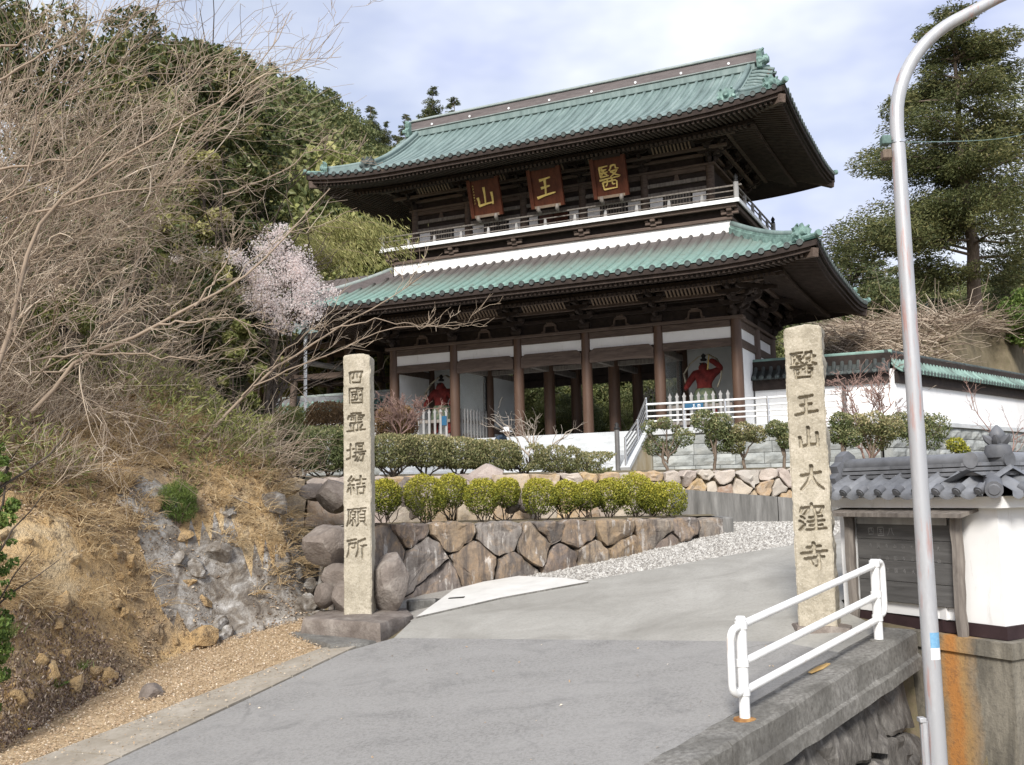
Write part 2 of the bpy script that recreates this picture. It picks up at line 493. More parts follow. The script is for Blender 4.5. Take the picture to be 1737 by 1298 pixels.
def sdist(poly, x, y):
    """signed distance to an open polyline, positive on its left side"""
    best = np.full(np.shape(x), 1e9)
    sgn = np.ones(np.shape(x))
    for (x0, y0), (x1, y1) in zip(poly[:-1], poly[1:]):
        dx, dy = x1 - x0, y1 - y0
        l2 = dx * dx + dy * dy
        t = np.clip(((x - x0) * dx + (y - y0) * dy) / l2, 0, 1)
        d = np.hypot(x - x0 - t * dx, y - y0 - t * dy)
        cr = dx * (y - y0) - dy * (x - x0)
        m = d < best - 1e-9
        best = np.where(m, d, best)
        sgn = np.where(m, np.sign(cr) + (cr == 0), sgn)
    return best * sgn

FOOT = [(-12, -6), (-7.6, 2), (-5.9, 7), (-5.25, 10), (-4.95, 12), (-4.6, 13.7), (-3.5, 14.75), (-2.98, 15.35), (-2.95, 16.6), (-3.7, 18.0), (-5.4, 20.2),
        (-8.5, 23.5), (-13, 28), (-19, 38), (-27, 55), (-33, 80), (-33, 400)]
W1 = [(-2.7, 15.35), (-1.2, 16.3), (0.05, 16.55), (1.7, 17.3), (3.7, 18.45)]          # boulder wall foot
W2 = [(-5.0, 18.1), (-1.5, 19.0), (1.5, 19.8), (3.9, 20.25), (7.0, 20.3), (14.0, 20.2), (30, 20.0)]   # second stone wall foot
EDGE_P, EDGE_D = Vector((3.98, 10.58, 0)), Vector((0.703, 0.711, 0)).normalized()      # outer edge of the road coping
EDGE_N = Vector((EDGE_D.y, -EDGE_D.x, 0))                                            # towards the lower side
WB = G(5.1, 2.5, 0)                                                                   # bend of the right-hand plaster wall
WD = Vector((math.sin(math.radians(46)), math.cos(math.radians(46)), 0))
HUT_A, HUT_B = Vector((3.80, 11.98, 0)), Vector((4.76, 10.10, 0))
HUT_D2 = Vector((0.85, 0.53, 0)).normalized()
HUT_N1 = Vector((-(HUT_A - HUT_B).y, (HUT_A - HUT_B).x, 0)).normalized()
HUT_N2 = Vector((HUT_D2.y, -HUT_D2.x, 0))

def bank_d(x, y):
    return sdist(FOOT, x, y)
def H(x, y):
    x, y = np.asarray(x, float), np.asarray(y, float)
    z = np.minimum(road_z(x, y), -0.64)
    z = z - 0.06
    # lower road on the right of the coping
    e = (x - EDGE_P.x) * EDGE_N.x + (y - EDGE_P.y) * EDGE_N.y
    fa = (x - HUT_A.x) * HUT_N1.x + (y - HUT_A.y) * HUT_N1.y
    fb = (x - HUT_B.x) * HUT_N2.x + (y - HUT_B.y) * HUT_N2.y
    lowr = (e > -0.2) & ~((fa < -0.12) & (fb < -0.12)) & (y < 14)
    z = np.where(lowr, -3.35, z)
    z = np.where((y < 8) & (e <= -0.18), np.maximum(z, -3.4), z)
    d1 = sdist(W1, x, y)
    z = np.where((d1 > 0.45) & (x < 3.9), -0.5, z)
    d2 = sdist(W2, x, y)
    z = np.where(d2 > 0.4, 0.33 + 0.25 * sst(0.5, 9, d2), z)
    u = (x - GO.x) * G1.x + (y - GO.y) * G1.y
    v = (x - GO.x) * G2.x + (y - GO.y) * G2.y
    z = np.where((v > -1.2), 0.55, z)
    z = np.where(v > 8.5, 2.1, z)
    # slope behind the right-hand wall
    s = (x - WB.x) * WD.y - (y - WB.y) * WD.x          # >0: right side of the receding wall
    zr = 1.9 + np.clip((v - 5.0) * 0.72, 0, 5.6) + 0.02 * np.maximum(v - 20, 0)
    z = np.where((v > 4.0) & (u > 0.3), np.maximum(z, zr * sst(0.3, 1.6, u) + z * (1 - sst(0.3, 1.6, u))), z)
    z = np.where((s > -1.3) & (u > 5), np.minimum(z, 0.55 + 0 * z), z)
    z = np.where((s <= -1.3) & (u > 5), np.maximum(z * 0 + 1.9 + np.clip((-s - 1.3) * .75, 0, 5.6), np.minimum(z, 7.5)), z)
    # wooded hill beyond
    hill = 26 * sst(52, 105, y) * sst(14, -12, x) + 9 * sst(75, 130, y)
    z = np.where(y > 50, np.maximum(z, z + hill), z)
    # bank on the left
    d = bank_d(x, y)
    amp = 0.55 + 1.25 * sst(9.5, 13.5, y)
    dd = np.maximum(d, 0)
    w = 1 + 0.5 * fbm(x * .7, y * .7, 5)
    prof = amp * sst(0.0, 0.95, dd + 0.35 * fbm(x * 1.3, y * 1.3, 3, 3)) + 0.72 * np.maximum(dd - 0.4, 0) * w
    prof = np.where(prof > 11, 11 + (prof - 11) * 0.35, prof)
    rough = 0.55 * fbm(x * 1.1, y * 1.1, 21, 5) + 0.22 * fbm(x * 4.5, y * 4.5, 31, 3)
    zb = np.maximum(road_z(x, np.minimum(y, 17.5)), -2.9) - 0.05 + prof + rough * sst(0.05, 0.9, dd) * 0.9
    crag = np.abs(fbm(x * 2.6 + .6 * zb, y * 2.6 - .8 * zb, 51, 4)) + .5 * np.abs(fbm(x * 7 + zb * 2, y * 7, 53, 3))
    zb = zb + (0.14 - crag) * 0.32 * sst(.0, .5, dd) * sst(2.6, 1.0, dd) * sst(12.5, 14, y)
    z = np.where(d > 0, np.maximum(zb, np.where(y > 15.2, -1.7, -9)), z)
    z = z + 3.5 * fbm(x * .03, y * .03, 9) * sst(70, 100, y)
    return z

def lin(a, b, step):
    return list(np.arange(a, b, step))
gx = lin(-420, -120, 40) + lin(-120, -40, 10) + lin(-40, -14, 2) + lin(-14, -1.6, 0.13) + lin(-1.6, 12, 0.4) + lin(12, 40, 0.7) + lin(40, 120, 10) + lin(120, 460, 40)
gy = lin(-120, -10, 15) + lin(-10, 5, 1.5) + lin(5, 20, 0.13) + lin(20, 30, 0.4) + lin(30, 70, 0.8) + lin(70, 150, 5) + lin(150, 900, 50)
gx, gy = np.array(gx), np.array(gy)
GX, GY = np.meshgrid(gx, gy)
GZ = H(GX, GY)
GD = bank_d(GX, GY)
nx, ny = len(gx), len(gy)
idx = np.arange(nx * ny).reshape(ny, nx)
quads = np.stack([idx[:-1, :-1], idx[:-1, 1:], idx[1:, 1:], idx[1:, :-1]], -1).reshape(-1, 4)
qd = (GD[:-1, :-1] + GD[1:, 1:]).ravel() / 2
qx, qy = GX[:-1, :-1].ravel(), GY[:-1, :-1].ravel()
V_all = np.stack([GX.ravel(), GY.ravel(), GZ.ravel()], -1)
def submesh(name, sel, mat, smooth=True):
    q = quads[sel]
    used, inv = np.unique(q, return_inverse=True)
    return mobj(name, fastmesh(name, V_all[used], inv.reshape(q.shape), mat, smooth))

# bank material: ochre earth, leaf litter, pale rock where it is steep
m, t, b = newmat('bank_earth')
v = coords(t, 'Position', (1, 1, 1))
f1 = noise(t, v, 0.9, 6, 0.65, 0.4)
r_ = _ramp(t, [(0.25, (0.16, 0.12, 0.08)), (0.38, (0.36, 0.265, 0.16)), (0.52, (0.55, 0.375, 0.18)), (0.66, (0.60, 0.47, 0.29)), (0.8, (0.43, 0.34, 0.24))])
t.links.new(f1, r_.inputs['Fac'])
f2 = noise(t, v, 2.3, 6, 0.75, 1.0)
c_ = mixc(t, rng(t, f2, 0.60, 0.68, 0, 0.8), r_.outputs['Color'], (0.45, 0.43, 0.40))
f3 = noise(t, v, 7, 5, 0.75)
c_ = mixc(t, rng(t, f3, 0.52, 0.66, 0, 0.75), c_, (0.075, 0.055, 0.04))
t.links.new(c_, b.inputs['Base Color'])
b.inputs['Roughness'].default_value = 0.95
bump(t, b, f3, 1.0, 0.14)
basic('rock_grey', [(0.32, (0.07, 0.052, 0.038)), (0.45, (0.21, 0.18, 0.145)), (0.56, (0.38, 0.36, 0.33)), (0.70, (0.62, 0.61, 0.59))], 4.5, rough=0.9, bmp=0.7, bdist=0.04, space='Position', fine=(9, 0.7, (0.16, 0.145, 0.13)), dist=1.0)

near_bank = (qd > -0.02) & (qy < 60)
rock_zone = near_bank & (qd < 0.80 + 1.0 * fbm(qx * 1.3, qy * 1.3, 44, 2)) & (qy > 14.15 + 0.8 * fbm(qx * 1.1, qy * 1.1, 45, 2)) & (qy < 17.6)
bank_obj = tag(submesh('earth_bank', near_bank & ~rock_zone, 'bank_earth'), kind='structure')
rock_obj = tag(submesh('rock_face', rock_zone, 'rock_grey'), kind='structure')
tag(submesh('ground', ~near_bank, 'soil'), kind='structure')

# ------------------------------------------------------------------ road, gutter, slab, gravel
def sheet(name, poly, mat, dz, res=0.5, zf=None, kind='structure'):
    """flat polygon in plan laid over the road plane, triangulated"""
    zf = zf or (lambda x, y: min(road_z(x, y), -0.62))
    bm = bmesh.new()
    vs = [bm.verts.new((x, y, 0)) for x, y in poly]
    bm.faces.new(vs)
    x0, x1 = min(p[0] for p in poly), max(p[0] for p in poly)
    y0, y1 = min(p[1] for p in poly), max(p[1] for p in poly)
    for ax, a, b_ in ((0, x0, x1), (1, y0, y1)):
        c = a + res
        while c < b_:
            nrm = (1, 0, 0) if ax == 0 else (0, 1, 0)
            co = (c, 0, 0) if ax == 0 else (0, c, 0)
            bmesh.ops.bisect_plane(bm, geom=bm.verts[:] + bm.edges[:] + bm.faces[:], plane_co=co, plane_no=nrm)
            c += res
    for q in bm.verts:
        q.co.z = zf(q.co.x, q.co.y) + dz
    bmesh.ops.recalc_face_normals(bm, faces=bm.faces)
    for f_ in bm.faces:
        if f_.normal.z < 0:
            f_.normal_flip()
    me = bpy.data.meshes.new(name)
    bm.to_mesh(me)
    bm.free()
    me.materials.append(MATS[mat])
    o = mobj(name, me)
    return tag(o, kind=kind)

m, t, b = newmat('asphalt')
v = coords(t, 'Position', (1, 1, 1))
f1 = noise(t, v, 0.7, 5, 0.6, 0.5)
r_ = _ramp(t, [(0.3, (0.142, 0.138, 0.130)), (0.7, (0.215, 0.209, 0.199))])
t.links.new(f1, r_.inputs['Fac'])
f2 = noise(t, v, 30, 3, 0.85)
c_ = mixc(t, rng(t, f2, 0.36, 0.64, 0, 0.8), r_.outputs['Color'], (0.31, 0.303, 0.29))
f2b = noise(t, v, 30, 2, 0.8)
c_ = mixc(t, rng(t, f2b, 0.6, 0.75, 0, 0.6), c_, (0.11, 0.11, 0.11))
f3 = noise(t, v, 2.1, 5, 0.7, 0.8)
c_ = mixc(t, rng(t, f3, 0.52, 0.72, 0, 0.45), c_, (0.10, 0.099, 0.096))
mr = t.nodes.new('ShaderNodeMapping')
mr.inputs['Rotation'].default_value = (0, 0, math.radians(-52))
mr.inputs['Scale'].default_value = (0.12, 2.0, 1)
t.links.new(v, mr.inputs['Vector'])
c_ = mixc(t, rng(t, noise(t, mr.outputs[0], 1.1, 4, .6), .42, .66, 0, .38), c_, (0.275, 0.269, 0.257))
vo = t.nodes.new('ShaderNodeTexVoronoi')
vo.feature = 'DISTANCE_TO_EDGE'
vo.inputs['Scale'].default_value = 0.42
wv = t.nodes.new('ShaderNodeVectorMath')
wv.operation = 'MULTIPLY_ADD'
nz = t.nodes.new('ShaderNodeTexNoise')
nz.inputs['Scale'].default_value = 1.6
nz.inputs['Detail'].default_value = 6
t.links.new(v, nz.inputs['Vector'])
t.links.new(nz.outputs['Color'], wv.inputs[0])
wv.inputs[1].default_value = (.9, .9, .9)
t.links.new(v, wv.inputs[2])
t.links.new(wv.outputs[0], vo.inputs['Vector'])
ck = rng(t, vo.outputs['Distance'], 0.004, 0.012, 1, 0)
mk = t.nodes.new('ShaderNodeMath'); mk.operation = 'MULTIPLY'
t.links.new(ck, mk.inputs[0]); t.links.new(rng(t, noise(t, v, 0.55, 3, .5), .52, .62, 0, .28), mk.inputs[1])
c_ = mixc(t, mk.outputs[0], c_, (0.07, 0.068, 0.065))
t.links.new(c_, b.inputs['Base Color'])
b.inputs['Roughness'].default_value = 0.85
bump(t, b, f2, 0.5, 0.006)
m, t, b = newmat('road_concrete')
v = coords(t, 'Position', (1, 1, 1))
f1 = noise(t, v, 0.8, 6, 0.65, 0.8)
r_ = _ramp(t, [(0.3, (0.225, 0.215, 0.19)), (0.55, (0.315, 0.305, 0.275)), (0.75, (0.385, 0.373, 0.34))])
t.links.new(f1, r_.inputs['Fac'])
f2 = noise(t, v, 26, 4, 0.8)
c_ = mixc(t, rng(t, f2, 0.45, 0.7, 0, 0.4), r_.outputs['Color'], (0.17, 0.165, 0.15))
t.links.new(c_, b.inputs['Base Color'])
b.inputs['Roughness'].default_value = 0.9
bump(t, b, f2, 0.4, 0.006)
basic('concrete_old', [(0.25, (0.075, 0.07, 0.064)), (0.5, (0.19, 0.185, 0.17)), (0.75, (0.33, 0.32, 0.30))], 1.8, (1, 1, 0.7), 0.95, 0.6, 0.02, space='Position', fine=(24, 0.85, (0.085, 0.08, 0.072)), dist=0.8)
basic('concrete_streak', [(0.3, (0.085, 0.083, 0.078)), (0.55, (0.21, 0.205, 0.195)), (0.75, (0.33, 0.325, 0.31))], 2.2, (3, 3, 0.35), 0.95, 0.3, 0.02, space='Position', fine=(10, 0.5, (0.10, 0.10, 0.095)))
basic('gravel_bed', [(0.3, (0.26, 0.245, 0.22)), (0.7, (0.42, 0.40, 0.37))], 14, rough=0.95, bmp=0.8, bdist=0.02, space='Position', fine=(60, 0.7, (0.26, 0.245, 0.22)))

def xy(p):
    return (p.x, p.y)
inner = EDGE_P - EDGE_N * 0.36
def edge_pt(tt, off):
    return EDGE_P + EDGE_D * tt - EDGE_N * off
L0, L1, L2 = onroad(180, 1298), onroad(400, 1196), onroad(590, 1105)
seamL, seamR = onroad(668, 1083), onroad(1312, 1090)
back = L0 + (L0 - L2).normalized() * 9
sheet('asphalt_road', [xy(back), xy(edge_pt(-15, 0.36)), xy(edge_pt(-0.75, 0.36)), xy(seamR + Vector((0.05, 0, 0))), xy(seamL), xy(L2), xy(L1), xy(L0)], 'asphalt', 0.004)
farL = [onroad(700, 1052), onroad(850, 1010), onroad(1000, 984), onroad(1130, 962), onroad(1250, 940), onroad(1350, 924), onroad(1500, 905)]
HR = edge_pt(-0.1, 0.36)
sheet('concrete_drive', [xy(seamL)] + [xy(p) for p in farL] + [(8.2, 18.0), (6.6, 14.2), (3.9, 12.4), (3.78, 11.7), xy(edge_pt(.2, .35)), xy(edge_pt(-.75, .36)), xy(seamR + Vector((0.05, 0, 0)))], 'road_concrete', 0.004)
sheet('gravel', [xy(farL[0]), (-2.2, 15.2), (-1.2, 16.45), (0.05, 16.7), (1.7, 17.45), (3.75, 18.6), (3.6, 20.2), (14, 20.2), (14, 18), (8.3, 18.1)] + [xy(p) for p in farL[::-1][:-1]], 'gravel_bed', -0.02)
slab = [onroad(706, 1050), onroad(770, 1003), onroad(820, 990), onroad(880, 980), onroad(960, 984), onroad(998, 990), onroad(850, 1017)]
sheet('drain_slab', [xy(p) for p in slab], 'slab_white', 0.03)
# thin edge of the slab
mb = MB()
for a, c in zip(slab, slab[1:] + slab[:1]):
    mb.add([(a.x, a.y, road_z(a.x, a.y) - .1), (c.x, c.y, road_z(c.x, c.y) - .1), (c.x, c.y, road_z(c.x, c.y) + .03), (a.x, a.y, road_z(a.x, a.y) + .03)], [(0, 1, 2, 3)])
tag(mb.build('drain_slab_edge', 'concrete_old'), kind='structure')
g = onroad(775, 1018)
mb = MB()
mb.box(-.12, .12, -.035, .035, 0.032, 0.04)
o = mb.build('drain_slot', 'drain_dark', None, loc=(g.x, g.y, road_z(g.x, g.y)))
o.rotation_euler = (0.08, -0.08, -0.3)
tag(o, kind='structure')

# leaf-strewn verge between the gutter and the bank
outer = [onroad(40, 1300), onroad(300, 1208), onroad(440, 1148), onroad(545, 1103)]
bk2 = outer[0] + (outer[0] - outer[-1]).normalized() * 6
sheet('verge', [xy(bk2)] + [xy(p) for p in outer] + [(-2.6, 14.3), (-3.1, 15.3), (-4.4, 14.2), (-5.0, 12), (-5.3, 10), (-6.6, 6.6)], 'litter_ground', -0.01)
# gutter stones along the asphalt
basic('gutter_concrete', [(0.3, (0.26, 0.23, 0.185)), (0.7, (0.42, 0.385, 0.33))], 2.5, rough=0.95, bmp=0.4, space='Position', fine=(20, 0.5, (0.17, 0.14, 0.10)))
GA_, GB_ = L0 + (L0 - L2).normalized() * 3.0, L2 + (L2 - L1).normalized() * 0.35
OA_, OB_ = bk2 + (outer[-1] - bk2).normalized() * 3.4, outer[-1]
gut = empty('gutter', (GA_.x, GA_.y, road_z(GA_.x, GA_.y)))
gut['kind'] = 'structure'
NG = 20
for k in range(NG):
    f0, f1_ = (k + 0.03) / NG, (k + 0.97) / NG
    c4 = [GA_.lerp(GB_, f0), GA_.lerp(GB_, f1_), OA_.lerp(OB_, f1_), OA_.lerp(OB_, f0)]
    mb = MB()
    tilt = random.uniform(-.004, .006)
    vs = [Vector((p.x, p.y, road_z(p.x, p.y) + 0.018 + tilt + (0.012 if i > 1 else 0))) - gut.location for i, p in enumerate(c4)]
    lo = [q - Vector((0, 0, .12)) for q in vs]
    mb.add(vs + lo, [(0, 1, 2, 3), (7, 6, 5, 4), (0, 4, 5, 1), (1, 5, 6, 2), (2, 6, 7, 3), (3, 7, 4, 0)])
    mb.build('gutter_stone', 'gutter_concrete', gut)

# loose gravel: small stones as one mass
def scatter_poly(poly, n, seed=1):
    r = np.random.default_rng(seed)
    P = np.array(poly)
    x0, y0 = P.min(0)
    x1, y1 = P.max(0)
    pts = np.zeros((0, 2))
    while len(pts) < n:
        q = r.uniform((x0, y0), (x1, y1), (n * 3, 2))
        ins = np.zeros(len(q), bool)
        j = len(P) - 1
        for i in range(len(P)):
            c = ((P[i, 1] > q[:, 1]) != (P[j, 1] > q[:, 1])) & (q[:, 0] < (P[j, 0] - P[i, 0]) * (q[:, 1] - P[i, 1]) / (P[j, 1] - P[i, 1] + 1e-12) + P[i, 0])
            ins ^= c
            j = i
        pts = np.vstack([pts, q[ins]])
    return pts[:n]
def pebbles(name, pts, zf, smin, smax, mat, seed=2):
    r = np.random.default_rng(seed)
    n = len(pts)
    octa = np.array([(1, 0, 0), (0, 1, 0), (-1, 0, 0), (0, -1, 0), (0, 0, 1)], float)
    F = np.array([(0, 1, 4), (1, 2, 4), (2, 3, 4), (3, 0, 4)])
    s = r.uniform(smin, smax, (n, 1, 1)) * r.uniform(.7, 1.3, (n, 5, 1))
    a = r.uniform(0, 6.28, n)
    R = np.zeros((n, 3, 3))
    R[:, 0, 0] = np.cos(a); R[:, 0, 1] = -np.sin(a); R[:, 1, 0] = np.sin(a); R[:, 1, 1] = np.cos(a); R[:, 2, 2] = .75
    V = np.einsum('nij,kj->nki', R, octa) * s
    zz = np.array([zf(x, y) for x, y in pts])
    V += np.stack([pts[:, 0], pts[:, 1], zz], -1)[:, None, :]
    FF = (F[None] + (np.arange(n) * 5)[:, None, None]).reshape(-1, 3)
    rn = np.repeat(r.uniform(0, 1, n), 5)
    return mobj(name, fastmesh(name, V.reshape(-1, 3), FF, mat, False, rn))
gpoly = [xy(p) for p in farL[1:6]] + [(7.0, 18.1), (7.0, 20.1), (3.9, 20.0), (3.8, 18.5), (1.7, 17.35), (0.1, 16.6)]
gz = lambda x, y: min(road_z(x, y), -0.62) - 0.018
o = pebbles('gravel_stones', scatter_poly(gpoly, 22000, 5), gz, .014, .034, 'gravel_stone')
tag(o, 'pale loose gravel beside the boulder wall and drive', 'gravel', kind='stuff')
# ------------------------------------------------------------------ brush-written characters (strokes on a 100 x 100 box, y down)
KANJI = {
 '山': [[(50, 6), (51, 45), (49, 78)], [(16, 46), (20, 66), (18, 84), (49, 78)], [(20, 82), (60, 76), (86, 74)], [(84, 30), (86, 55), (85, 82)]],
 '王': [[(26, 18), (52, 14), (76, 10)], [(50, 14), (50, 50), (47, 82)], [(30, 50), (52, 47), (70, 44)], [(8, 88), (45, 80), (92, 74)]],
 '大': [[(16, 42), (50, 36), (84, 30)], [(52, 6), (50, 38), (36, 68), (12, 94)], [(50, 42), (66, 72), (92, 92)]],
 '寺': [[(28, 20), (52, 16), (74, 13)], [(50, 3), (50, 38)], [(6, 42), (50, 36), (94, 31)], [(18, 62), (52, 56), (84, 52)], [(66, 44), (67, 72), (66, 94), (56, 88)], [(34, 68), (42, 80)]],
 '四': [[(14, 26), (18, 55), (20, 84)], [(14, 24), (50, 18), (86, 18), (80, 50), (78, 84)], [(20, 82), (78, 80)], [(40, 22), (39, 46), (28, 60)], [(60, 22), (60, 50), (74, 54)]],
 '國': [[(12, 10), (13, 50), (14, 95)], [(12, 10), (50, 6), (88, 8), (88, 95)], [(14, 92), (88, 90)], [(22, 30), (78, 25)], [(28, 42), (29, 60)], [(28, 42), (48, 41), (47, 60)], [(29, 60), (47, 59)],
        [(22, 78), (52, 70)], [(56, 15), (62, 52), (78, 80)], [(76, 44), (50, 78)], [(66, 14), (74, 21)]],
 '国': [[(12, 10), (12, 95)], [(12, 10), (88, 8), (88, 95)], [(12, 92), (88, 92)], [(28, 30), (72, 30)], [(32, 50), (70, 50)], [(24, 74), (78, 74)], [(50, 30), (50, 74)], [(60, 60), (68, 66)]],
 '八': [[(38, 16), (32, 52), (8, 88)], [(60, 12), (70, 56), (94, 88)]],
 '霊': [[(26, 6), (50, 3), (74, 3)], [(14, 18), (8, 33)], [(14, 19), (50, 14), (88, 14), (82, 28)], [(50, 4), (50, 42)], [(28, 26), (38, 28)], [(26, 36), (37, 37)], [(62, 25), (72, 26)], [(62, 35), (74, 35)],
        [(22, 54), (78, 48)], [(40, 54), (40, 88)], [(60, 52), (60, 86)], [(20, 64), (28, 80)], [(80, 61), (70, 78)], [(6, 94), (50, 89), (94, 85)]],
 '場': [[(6, 40), (38, 33)], [(22, 10), (22, 76)], [(3, 84), (40, 68)], [(50, 8), (51, 38)], [(50, 8), (84, 5), (83, 36)], [(51, 22), (83, 20)], [(51, 38), (83, 35)], [(42, 52), (96, 45)], [(57, 50), (40, 74)],
        [(50, 62), (88, 57), (84, 80), (78, 95), (70, 90)], [(64, 62), (44, 90)], [(76, 60), (56, 94)]],
 '結': [[(25, 4), (10, 26), (28, 26)], [(36, 16), (10, 48), (38, 46)], [(24, 48), (24, 92)], [(12, 62), (5, 80)], [(34, 60), (41, 74)], [(46, 24), (96, 18)], [(71, 3), (71, 42)], [(54, 43), (90, 39)],
        [(55, 58), (58, 92)], [(55, 58), (90, 55), (86, 90)], [(58, 89), (86, 87)]],
 '願': [[(6, 12), (48, 8)], [(12, 12), (11, 58), (2, 92)], [(30, 13), (26, 21)], [(20, 24), (20, 52)], [(20, 24), (44, 22), (43, 52)], [(20, 38), (43, 37)], [(20, 52), (43, 51)], [(32, 54), (32, 92), (26, 87)],
        [(22, 64), (14, 80)], [(40, 64), (47, 78)], [(54, 9), (97, 4)], [(74, 8), (70, 20)], [(58, 22), (59, 70)], [(58, 22), (92, 19), (92, 69)], [(59, 38), (92, 36)], [(59, 54), (92, 52)], [(59, 70), (92, 68)], [(66, 72), (50, 93)], [(82, 71), (97, 90)]],
 '所': [[(6, 14), (46, 6)], [(14, 28), (14, 58), (3, 92)], [(14, 28), (44, 24), (42, 46)], [(14, 50), (42, 46)], [(90, 6), (60, 17)], [(60, 17), (59, 58), (47, 90)], [(60, 42), (97, 36)], [(79, 40), (79, 96)]],
 '窪': [[(50, 1), (50, 12)], [(15, 14), (10, 30)], [(15, 15), (50, 11), (90, 10), (82, 26)], [(38, 20), (22, 38)], [(58, 19), (61, 32), (80, 33)], [(12, 46), (22, 52)], [(7, 62), (17, 68)], [(5, 94), (24, 74)],
        [(42, 49), (84, 44)], [(62, 38), (62, 63)], [(36, 65), (92, 59)], [(42, 79), (84, 75)], [(62, 65), (62, 90)], [(30, 94), (97, 88)]],
 '醫': [[(10, 9), (48, 5)], [(12, 9), (13, 46)], [(13, 46), (49, 43)], [(24, 12), (18, 20)], [(19, 21), (42, 18)], [(16, 31), (45, 28)], [(31, 20), (18, 42)], [(31, 31), (43, 41)], [(62, 6), (60, 16), (52, 25)], [(62, 7), (80, 4), (80, 18), (93, 20)],
        [(56, 29), (86, 25), (74, 38), (54, 50)], [(60, 29), (76, 42), (96, 49)], [(8, 58), (50, 54), (92, 52)], [(20, 67), (24, 97)], [(20, 67), (80, 63), (77, 95)], [(40, 57), (38, 76), (31, 83)], [(60, 56), (60, 78), (72, 78)], [(24, 95), (77, 93)]],
}
def resample(st, n=9):
    P = np.array(st, float)
    d = np.r_[0, np.cumsum(np.hypot(*np.diff(P, axis=0).T))]
    tq = np.linspace(0, d[-1], n)
    return np.stack([np.interp(tq, d, P[:, 0]), np.interp(tq, d, P[:, 1])], -1)
def kanji_mesh(mb, ch, org, ax, up, nrm, size, w=9.0, thick=0.02):
    """raised brush strokes; org = centre of the character"""
    org, ax, up, nrm = Vector(org), Vector(ax), Vector(up), Vector(nrm)
    for si, st in enumerate(KANJI[ch]):
        P = resample(st, 8)
        T = np.gradient(P, axis=0)
        T /= np.linalg.norm(T, axis=1)[:, None] + 1e-9
        N = np.stack([-T[:, 1], T[:, 0]], -1)
        n = len(P)
        tt = np.linspace(0, 1, n)
        ww = w * (0.62 + 0.42 * (1 - tt) ** 2 + 0.22 * (tt > .9))
        ww[-1] *= .55
        top = thick * (1 + 0.12 * (si % 5))
        rows = []
        for sgn in (-1, 1):
            for hh in (0.0, top):
                rows.append([org + ax * ((q[0] - 50) / 100 * size) - up * ((q[1] - 50) / 100 * size) + nrm * hh
                             for q in P + N * (sgn * ww / 2)[:, None]])
        vs = [p for r in rows for p in r]
        fs = []
        a, b_, c, d = 0, n, 2 * n, 3 * n      # left low, left high, right low, right high
        for i in range(n - 1):
            fs += [(b_ + i, b_ + i + 1, d + i + 1, d + i), (a + i, a + i + 1, b_ + i + 1, b_ + i), (c + i, d + i, d + i + 1, c + i + 1)]
        fs += [(a, b_, d, c), (a + n - 1, c + n - 1, d + n - 1, b_ + n - 1)]
        mb.add(vs, fs)
    return mb

# ------------------------------------------------------------------ the temple gate
GW, GDp = 15.22, 6.3
UC, VC = -GW / 2, GDp / 2
ZF = 2.2
gate = empty('temple_gate', G(UC, VC, ZF), G_ANG,
             'two-storey dark timber temple gate with green copper roofs and white plaster panels', 'temple gate')
def gb(mb, name, mat, parent=None, smooth=False, org=True):
    """build a gate part: coordinates given as (u, v, z)"""
    mb.v = [(x - UC, y - VC, z - ZF) for x, y, z in mb.v]
    return mb.build(name, mat, parent or gate, smooth)
colu = [-GW + GW / 5 * i for i in range(6)]

